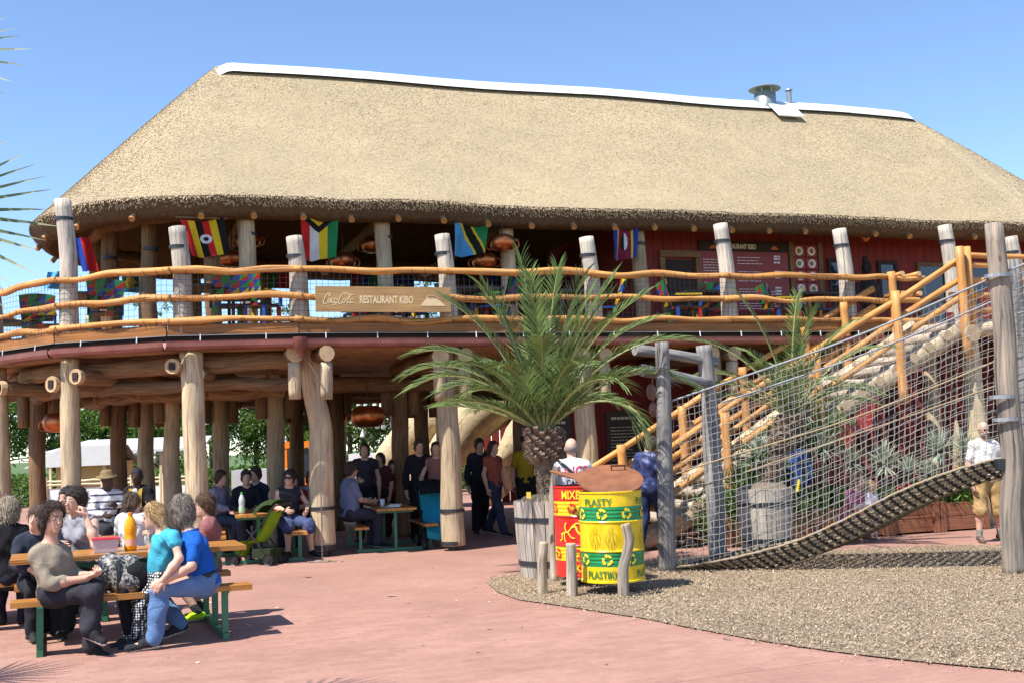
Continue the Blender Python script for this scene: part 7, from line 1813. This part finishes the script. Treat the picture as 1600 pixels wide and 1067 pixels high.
ym = tt(.55, -.62, 0).y
person('man in royal blue polo shirt and jeans on the right end of the bench', pose='sit', h=H_, hair=(.2, .17, .14), hairstyle='curly', skin=(.58, .35, .26), shirt=((.012, .1, .42), 'short'), pants=((.11, .2, .38), 'long'), shoes=(.03, .03, .035), wide=1.15, belly=1.25, hem=-.05,
       gaze=(-.8, .55, -.1), headr=1.0,
       W=dict(pelvis=pj(318, 908, ym), neck=pj(297, 835, ym), head=pj(283, 798, ym+.06), shL=pj(302, 852, ym-.2), shR=pj(290, 848, ym+.2), elL=pj(299, 884, ym-.3), elR=pj(262, 880, ym+.25), wrL=pj(262, 905, ym-.4), wrR=pj(240, 885, ym+.2),
              hipL=pj(312, 913, ym-.12), hipR=pj(310, 913, ym+.1), knL=pj(247, 916, ym-.36), knR=pj(222, 908, ym+.22), anL=pj(241, 1000, ym-.38), anR=pj(282, 975, ym+.1), toL=pj(206, 1012, ym-.46), toR=pj(262, 990, ym+.02)),
       grip={'L': dict(dir=(-.75, -.1, -.45), palm=(-.2, 0, -1), curl=.4)})
mroot = wroot = [o for o in bpy.data.objects if o.get('label', '').startswith('man in royal')][0]
j = person.last['j']; mb = MB(); mb.lathe(Vector(j['pelvis'])+Vector(person.last['up'])*.055, [(.0, -.02), (.0, .02)], 8)
mb = MB(); ax = tuple(Vector(person.last[k]) for k in ('side', 'fwd', 'up'))
mb.lathe(Vector((0, 0, 0)), [(1, -.022), (1.02, -.02), (1.02, .02), (1, .022)], 32)
mb.v = [tuple(Vector(j['pelvis'])+ax[0]*x*.198+ax[1]*y*.138+ax[2]*(.045+z)) for x, y, z in mb.v]; mb.build('belt', 'black', mroot, True)
mb = MB(); nk = Vector(j['neck']); mb.lathe(Vector((0, 0, 0)), [(.08, -.01), (.085, .03), (.078, .04)], 20); mb.v = [tuple(nk+ax[0]*x*1.0+ax[1]*y+ax[2]*(z-.0)) for x, y, z in mb.v]; mb.build('collar', cloth((.012, .06, .25)), mroot, True)

yg = ym-.14
dots, nt_, b2 = new_mat('white_dotted_leggings'); vo = nt_.nodes.new('ShaderNodeTexVoronoi'); vo.inputs['Scale'].default_value = 46; vo.inputs['Randomness'].default_value = .25
nt_.links.new(coords(nt_, 'Object', (1, 1, 1)), vo.inputs['Vector']); r_ = ramp(nt_, [(.34, (.75, .75, .75)), (.4, (.012, .012, .016))]); nt_.links.new(vo.outputs['Distance'], r_.inputs[0]); nt_.links.new(r_.outputs[0], b2.inputs['Base Color'])
person('fair-haired girl in turquoise top and dotted leggings leaning on the man in blue', tall=1.45, h=H_, female=False, face_detail=True, hair=(.42, .27, .12), hairstyle='long', skin=(.62, .38, .28), shirt=((.06, .37, .5), 'cap'), pants=((.012, .012, .016), 'leggings'), pantmat=dots, shoes=(.05, .05, .055), wide=.82, gaze=(-.97, -.15, -.1), hem=-.04,
       W=dict(pelvis=pj(250, 900, yg), neck=pj(257, 832, yg), head=pj(240, 806, yg), shL=pj(271, 838, yg-.13), shR=pj(250, 840, yg+.12), elL=pj(280, 872, yg-.2), elR=pj(240, 872, yg+.14), wrL=pj(255, 904, yg-.3), wrR=pj(236, 848, yg+.08),
              hipL=pj(251, 905, yg-.07), hipR=pj(248, 905, yg+.07), knL=pj(221, 944, yg-.1), knR=pj(212, 942, yg+.04), anL=pj(213, 1000, yg-.12), anR=pj(198, 998, yg+.02), toL=pj(194, 1010, yg-.18), toR=pj(180, 1009, yg-.04)),
       grip={'L': dict(dir=(-.6, -.1, -.75), palm=(-.3, .6, -.4), curl=.3), 'R': dict(dir=(-.2, 0, .9), palm=(-.9, 0, 0), curl=.7)})
g = G(207, 976)
person('boy in white T-shirt and grey shorts standing back-to-camera behind the orange bottle', (g.x, g.y), -10, 1.24, h=.012, hair=(.12, .08, .05), skin=(.6, .37, .27), shirt=((.72, .73, .76), 'short'), pants=((.36, .36, .37), 'shorts'), shoes=(.1, .18, .35), wide=1.0, look=-20, J=dict(elR=(.25, .1, 1.15), wrR=(.12, .25, 1.3), elL=(-.24, .08, 1.12), wrL=(-.15, .3, 1.05)))
q = tt(.78, .62, 0)
person('brown-haired boy with neon green shoes sitting on the far bench behind the man in blue', (q.x, q.y), 100, 1.55, 'sit', h=.013, hair=(.1, .055, .03), skin=(.6, .37, .27), shirt=((.25, .1, .1), 'short'), pants=((.1, .1, .12), 'shorts'), shoes=(.45, .75, .02), socks=(.05, .05, .05), look=15, J=dict(anR=(.14, .08, .085), anL=(-.14, .1, .085), toR=(.16, .24, .03), toL=(-.16, .26, .03)))
q = tt(-.42, .62, 0)
person('smiling dark-haired woman in a grey sleeveless top facing the camera across the table', (q.x, q.y), 172, 1.68, 'sit', h=H_, female=True, face_detail=True, hair=(.03, .018, .014), hairstyle='bun', skin=(.62, .38, .28), shirt=((.3, .3, .34), 'none'), pants=((.02, .02, .025), 'long'), look=-15, zoff=.02, J=dict(elL=(-.3, .22, .8), wrL=(-.2, .2, 1.06), elR=(.25, .18, .8), wrR=(.0, .36, .82)), grip={'L': dict(curl=1.2)})
q = tt(-.78, .58, 0)
person('boy with brown hair leaning his head on his hand beside the woman in taupe', (q.x, q.y), 215, 1.5, 'sit', h=.012, hair=(.1, .065, .04), skin=(.6, .37, .27), shirt=((.03, .035, .055), 'long'), pants=((.02, .02, .025), 'long'), look=-40, J=dict(elL=(-.25, .3, .82), wrL=(-.14, .2, 1.08)), grip={'L': dict(curl=1.1)})
p = TBL + TP*.64 + TD*.42
person('dark-haired woman with a white collar and navy sleeves at the table behind the cardigan', (p.x, p.y), 195, 1.66, 'sit', h=.013, female=True, hair=(.025, .018, .015), hairstyle='bun', shirt=((.05, .055, .09), 'long'), pants=((.02, .02, .03), 'long'), look=-30, J=dict(elR=(.25, .3, .8), wrR=(.1, .55, .8)))
p = TBL - TP*.64 - TD*.12
person('wavy grey-blond woman in a black top with her back turned at the left edge', (p.x, p.y), 20, 1.66, 'sit', h=.013, female=True, hair=(.34, .28, .2), hairstyle='curly', shirt=((.012, .012, .014), 'cap'), pants=((.02, .02, .03), 'long'), zoff=-.05)
p = TBL + TP*.64 - TD*.3
person('bald man at the far left edge behind the woman in black', (p.x, p.y), 190, 1.75, 'sit', h=.016, bald=True, skin=(.62, .36, .28), shirt=((.4, .35, .3), 'short'))
p = P(228, 860, 12.0)
person('small fair child peeping out between the boy in white and the girl', (p.x, p.y), 185, 1.12, 'sit', h=.013, hair=(.35, .22, .1), skin=(.62, .38, .28), shirt=((.5, .5, .52), 'long'), zoff=.12, face_detail=True)

# ------------------------------------------------------------------ people under and near the deck
Yw = 16.4
strp, nt_, b2 = new_mat('white_shirt_dark_bands'); wv = nt_.nodes.new('ShaderNodeTexWave'); wv.bands_direction = 'Z'; wv.inputs['Scale'].default_value = 3.2; wv.inputs['Distortion'].default_value = .8
nt_.links.new(coords(nt_, 'Object', (1, 1, 1)), wv.inputs['Vector']); r_ = ramp(nt_, [(.1, (.05, .05, .09)), (.2, (.68, .67, .66))]); nt_.links.new(wv.outputs['Fac'], r_.inputs[0]); nt_.links.new(r_.outputs[0], b2.inputs['Base Color'])
p = P(166, 850, Yw); dkskin = (.055, .03, .02)
ms = person('musician in a white shirt with dark bands and brown hat near the left columns', (p.x, p.y), 215, 1.7, 'sit', h=.016, skin=dkskin, shirt=((.7, .7, .7), 'long'), shirtmat=strp, pants=((.03, .03, .035), 'long'), bald=True, J=dict(elL=(-.28, .15, .8), wrL=(-.05, .35, .85)), zoff=.08, look=30)
L = person.last; hd = Vector(L['H0']); hu = Vector(L['hx'][2]); mb = MB(); ax = tuple(Vector(a) for a in L['hx'])
mb.lathe(hd+hu*.055, [(.0, .09), (.06, .085), (.085, .06), (.09, .0), (.15, -.012), (.155, -.004), (.09, .012)], 20, ax=ax); mb.build('hat', cloth((.2, .14, .07)), ms, True)
p = P(216, 850, Yw+.4)
m2 = person('musician in a long black robe with a yellow front panel and dark cap', (p.x, p.y), 178, 1.76, 'sit', h=.016, skin=dkskin, hair=(.02, .015, .03), hairstyle='buzz', shirt=((.014, .014, .018), 'long'), pants=((.014, .014, .018), 'long'), wide=1.3, zoff=.06)
L = person.last; bvh = None
def decal(parent, src, vf, fwd, org_, xd, yd, mat, name, off=.008):
    """lays flat geometry on the surface of src (a cloth mesh), projected along -fwd"""
    me = src.data; o0 = org(src); bv = BVHTree.FromPolygons([tuple(v.co+o0) for v in me.vertices], [tuple(p.vertices) for p in me.polygons])
    vs2, fs2 = vf; mb = MB(); F_ = Vector(fwd).normalized()
    for x, y in vs2:
        q = Vector(org_)+Vector(xd)*x+Vector(yd)*y; h_ = bv.ray_cast(q+F_*.6, -F_, 1.2)[0]; mb.v.append(tuple((h_ if h_ else q)+F_*off))
    for f_ in fs2: mb.face(f_)
    return mb.build(name, mat, parent)
def gridpatch(w, h, n=8):
    vs2 = [(-w/2+w*i/n, -h/2+h*j/n) for j in range(n+1) for i in range(n+1)]; fs2 = [(j*(n+1)+i, j*(n+1)+i+1, (j+1)*(n+1)+i+1, (j+1)*(n+1)+i) for j in range(n) for i in range(n)]; return vs2, fs2
f2 = Vector(L['fwd']); c2 = Vector(L['j']['pelvis'])*.45+Vector(L['j']['neck'])*.55
decal(m2, L['shirt'], gridpatch(.2, .42), f2, c2, Vector(L['side']), Z, colmat('robe_yellow', (.4, .26, .02), .7), 'robe_panel', .012)
decal(m2, L['shirt'], gridpatch(.07, .14), f2, c2+Z*.17, Vector(L['side']), Z, colmat('white_collar_cloth', (.5, .5, .52), .7), 'collar_front', .016)
g = G(455, 875)
person('woman in sunglasses and striped top with denim shorts sitting behind the green stroller', (g.x-.12, g.y+.5), 205, 1.66, 'sit', h=.013, female=True, glasses=True, hair=(.03, .02, .015), hairstyle='bun', skin=(.6, .36, .26), shirt=((.03, .03, .035), 'none'), pants=((.06, .08, .17), 'shorts'), shoes=(.015, .015, .015), zoff=.02, look=-25, J=dict(elL=(-.28, .12, .78), wrL=(-.2, .33, .7), knL=(-.2, .42, .5), anL=(-.24, .42, .085), toL=(-.27, .57, .03)))
def shade(px, Y, face, tall, pose, lab, **k):
    p = P(px, 800, Y); person(lab, (p.x, p.y), face, tall, pose, h=.02, **k)
shade(385, 18.2, 200, 1.7, 'sit', 'dark seated figure left of the water bottle under the deck', shirt=((.02, .02, .03), 'long'))
shade(403, 18.6, 150, 1.75, 'sit', 'seated man in navy at the shaded table behind the woman in sunglasses', shirt=((.025, .03, .06), 'long'))
shade(342, 18.3, 250, 1.7, 'sit', 'seated person in a pale lilac shirt left of the shaded table', shirt=((.32, .3, .42), 'long'))
shade(462, 19.0, 170, 1.55, 'sit', 'dark-haired girl in a red top at the table behind the bent corner column', shirt=((.3, .02, .02), 'short'), hairstyle='bob', female=True)
shade(486, 19.4, 210, 1.6, 'sit', 'seated child in a pale grey top behind the bent corner column', shirt=((.3, .3, .33), 'short'), hairstyle='bob')
shade(546, 18.2, -60, 1.78, 'sit', 'heavy man in a light blue T-shirt seated at the table between the front columns', shirt=((.2, .22, .34), 'short'), wide=1.2, belly=1.25, pants=((.06, .06, .09), 'long'))
shade(572, 19.6, 180, 1.68, 'stand', 'woman in a dark striped top standing behind the shaded table', shirt=((.04, .035, .045), 'cap'), female=True, hairstyle='bob', pants=((.015, .015, .02), 'long'), J=dict(elR=(.26, .05, 1.1), wrR=(.1, .25, 1.08)))
shade(597, 20.2, 150, 1.5, 'stand', 'girl with a light blue bag standing right of the woman in stripes', shirt=((.1, .03, .04), 'short'), hairstyle='bob', pants=((.03, .02, .02), 'long'))
shade(614, 20.6, 200, 1.35, 'stand', 'child in a dark red shirt standing beside the inner column', shirt=((.2, .02, .025), 'short'), hairstyle='short', pants=((.02, .02, .025), 'long'))
shade(657, 19.2, 200, 1.72, 'stand', 'person in black standing behind the turquoise stroller', shirt=((.015, .015, .018), 'long'), pants=((.012, .012, .015), 'long'))
shade(684, 19.2, 185, 1.66, 'stand', 'long-haired woman leaning over the turquoise stroller', shirt=((.25, .12, .1), 'none'), female=True, hairstyle='long', pants=((.02, .02, .03), 'long'), J=dict(elR=(.27, .12, 1.1), wrR=(.24, .36, 1.0), elL=(-.27, .12, 1.1), wrL=(-.24, .36, 1.0)))
shade(752, 20.5, 200, 1.7, 'stand', 'man in a dark top walking in the shade left of the palm tub', shirt=((.03, .03, .04), 'long'), pants=((.02, .02, .025), 'long'), J=dict(anL=(-.11, -.3, .12), knL=(-.1, -.08, .5), toL=(-.12, -.15, .04)))
shade(773, 20.0, 230, 1.64, 'stand', 'woman in a coral top and blue cardigan walking beside the palm tub', shirt=((.32, .09, .06), 'cap'), female=True, hairstyle='long', pants=((.04, .045, .08), 'long'), J=dict(anR=(.11, .3, .085), knR=(.1, .2, .5), toR=(.12, .46, .03), anL=(-.1, -.25, .12), knL=(-.1, -.05, .5), toL=(-.11, -.1, .04)))
shade(824, 20.6, 180, 1.7, 'stand', 'person in a yellow top in the shade directly behind the palm trunk', shirt=((.4, .28, .02), 'short'), pants=((.02, .02, .02), 'long'))

# ------------------------------------------------------------------ people on the right
p = P(897, 800, 13.3)
pu = person('bald man in a white printed T-shirt with a bag strap standing behind the drums', (p.x, p.y), 2, 1.63, h=.013, bald='fringe', hair=(.25, .2, .17), skin=(.62, .36, .27), shirt=((.72, .7, .73), 'short'), pants=((.04, .045, .07), 'shorts'), wide=1.12, belly=1.15, look=0)
L = person.last; f2 = -Vector(L['fwd']); c2 = Vector(L['j']['neck'])-Vector(L['up'])*.15
decal(pu, L['shirt'], text_mesh('UNCS', .155, .004, .82), f2, c2-Z*.02, Vector(L['side']), Z, colmat('red_print', (.6, .06, .09), .7), 'shirt_print', .006)
decal(pu, L['shirt'], text_mesh('CAPONE', .085, .002, .85), f2, c2-Z*.125+Vector(L['side'])*.06, Vector(L['side']), Z, colmat('black_print', (.02, .02, .03), .7), 'shirt_print', .006)
rb_ = [(-.17, .16), (-.08, .08), (.0, -.0), (.1, -.1), (.19, -.22)]
decal(pu, L['shirt'], ribbon(spl(rb_, 6), .035), f2, c2, Vector(L['side']), Z, 'black', 'bag_strap', .012)
mb = MB(); c3 = Vector(L['j']['pelvis'])+Vector((0, -.17, .14)); mb.box(c3, (.34, .09, .1)); mb.ball(c3+Vector((.12, -.05, .02)), (.07, .06, .05), 8); tag(mb.build('camera_bag', 'black', None, off=c3), 'black camera bag hanging at the waist of the bald man in white', 'bag')
navy, nt_, b2 = new_mat('navy_tie_dye'); r_ = ramp(nt_, [(.4, (.012, .018, .07)), (.58, (.03, .05, .17)), (.7, (.12, .15, .3))]); nt_.links.new(noise(nt_, coords(nt_, 'Object', (1, 1, 1)), 14, 4), r_.inputs[0]); nt_.links.new(r_.outputs[0], b2.inputs['Base Color'])
g = P(1019, 860, 16.3)
pn_ = person('man in a navy patterned T-shirt and dark jeans carrying a white bag past the stairs', (g.x, g.y), -35, 1.64, h=.014, hair=(.1, .07, .05), skin=(.6, .35, .26), shirt=((.02, .03, .1), 'short'), shirtmat=navy, pants=((.018, .03, .075), 'long'), shoes=(.15, .08, .05), look=45, J=dict(head=(0, .09, 1.565), anR=(.11, .28, .085), knR=(.1, .2, .5), toR=(.12, .44, .03), anL=(-.1, -.2, .1), knL=(-.1, .0, .5), toL=(-.11, -.04, .03), elL=(-.25, -.02, 1.1), wrL=(-.26, .08, .85)))
L = person.last; hd = Vector(L['H0']); hu = Vector(L['hx'][2]); hf = Vector(L['hx'][1]); mb = MB(); ax = tuple(Vector(a) for a in L['hx'])
mb.lathe(hd+hu*.03, [(.0, .105), (.05, .098), (.085, .06), (.095, .0), (.09, -.01)], 18, ax=(ax[0], ax[1]*1.12, ax[2])); 
i = len(mb.v); mb.v += [tuple(hd+hu*.03+ax[0]*x+hf*y+hu*z) for x, y, z in ((-.07, .08, .0), (.07, .08, .0), (.05, .18, -.02), (-.05, .18, -.02), (-.07, .08, .012), (.07, .08, .012), (.05, .18, -.01), (-.05, .18, -.01))]
for f_ in ((3, 2, 1, 0), (4, 5, 6, 7), (0, 1, 5, 4), (1, 2, 6, 5), (2, 3, 7, 6), (3, 0, 4, 7)): mb.face([i+a for a in f_])
mb.build('cap', cloth((.03, .035, .045)), pn_, True)
hnd = Vector(L['j']['wrL'])-Z*.1; th = thing('plastic_bag', 'white plastic carrier bag with a coloured print held by the man in navy', 'bag', hnd)
Fd = Field(np.array(hnd)-[.25, .25, .5], np.array(hnd)+[.25, .25, .1], .012); hn = np.array(hnd); axI = np.eye(3)
Fd.ell(hn-[0, 0, .27], axI, (.12, .08, .15), .03); Fd.cone(hn-[.06, 0, .13], hn-[.015, 0, .0], .03, .012, .03); Fd.cone(hn-[-.06, 0, .13], hn-[-.015, 0, .0], .03, .012, .03); Fd.ell(hn-[0, 0, .16], axI, (.085, .04, .07), .03); Fd.folds(.008, 1.2, .7); v, f = Fd.mesh()
bag = np_mesh('bag_body', taubin(v, f, 1), f, [colmat('white_polythene', (.72, .71, .7), .35, bmp=.2)], th)
decal(th, bag, gridpatch(.1, .12, 6), (-.2, -1, 0), hnd-Z*.28+Vector((.02, 0, 0)), (1, 0, 0), Z, plain('printed_picture', (.45, .3, .2), .5, var=.7, scale=30), 'bag_print', .006)
decal(th, bag, gridpatch(.07, .05, 5), (-.2, -1, 0), hnd-Z*.17-Vector((.02, 0, 0)), (1, 0, 0), Z, colmat('bag_red', (.4, .05, .06)), 'bag_print', .006)
g = G(1366, 846)
person('fair-haired toddler in a pale grey dress standing beside the crouching woman', (g.x, g.y), 40, .84, h=.012, hair=(.5, .34, .16), hairstyle='bob', skin=(.64, .42, .33), shirt=((.72, .72, .78), 'long'), pants=((.72, .72, .78), 'mid'), shoes=(.6, .4, .45), headr=1.12, wide=1.1, hem=-.28)
p = P(1334, 800, 16.5)
person('woman in a plum dress crouching behind the net to hold the toddler', (p.x, p.y), 215, 1.62, h=.013, female=True, hair=(.2, .12, .07), hairstyle='long', skin=(.62, .38, .29), shirt=((.42, .12, .2), 'short'), pants=((.42, .12, .2), 'shorts'), shoes=(.2, .1, .08), face_detail=True, look=10,
       J=dict(head=(0, .12, .93), neck=(0, .06, .79), pelvis=(0, -.08, .32), shR=(.16, .06, .73), shL=(-.16, .06, .73), elR=(.24, .22, .55), elL=(-.24, .2, .55), wrR=(.1, .42, .56), wrL=(-.2, .44, .55), hipR=(.1, -.06, .3), hipL=(-.1, -.06, .3), knR=(.16, .3, .5), knL=(-.16, .32, .44), anR=(.13, .05, .1), anL=(-.13, .08, .1), toR=(.15, .2, .03), toL=(-.15, .24, .03)))
g = G(1548, 846)
person('bald bearded man in sunglasses, white shirt and tan shorts at the right edge', (g.x, g.y), 185, 1.66, h=.0125, bald=True, glasses=True, skin=(.6, .34, .25), shirt=((.7, .69, .66), 'short'), pants=((.42, .27, .12), 'shorts'), shoes=(.14, .11, .09), socks=(.25, .24, .22), wide=1.1, belly=1.1, hem=-.1, look=5, J=dict(anR=(.16, 0, .085), toR=(.2, .17, .03), knR=(.13, .03, .49), anL=(-.2, -.1, .085), toL=(-.25, .05, .03), knL=(-.14, .02, .49), elL=(-.28, -.02, 1.1), wrL=(-.27, .1, .87)))
L = person.last; rt = [o for o in bpy.data.objects if o.get('label', '').startswith('bald bearded')][0]; hx = L['hx']; H0 = L['H0']
Fd = Field(H0-.16, H0+.16, .009); Fd.ell(H0+hx[1]*.03-hx[2]*.07, hx, (.058, .068, .06), .02); Fd.plane(H0-hx[2]*.05, hx[2]*.9+hx[1]*-.2); Fd.plane(H0-hx[1]*.02, -hx[1]); v, f = Fd.mesh(); np_mesh('beard', v, f, [colmat('hair', (.12, .08, .06), .7, var=.4, scale=60)], rt)
p = P(1246, 800, 16.9)
person('person in a blue jacket walking away behind the net and the grey tub', (p.x, p.y), 10, 1.6, h=.015, hair=(.04, .03, .025), shirt=((.03, .08, .25), 'long'), pants=((.03, .05, .12), 'long'), hairstyle='bob', wide=.9)
for o in list(bpy.data.objects):
    if o.type in ('MESH', 'EMPTY') and o.parent is None and not o.get('label') and not o.get('kind'): print('UNTAGGED', o.name)
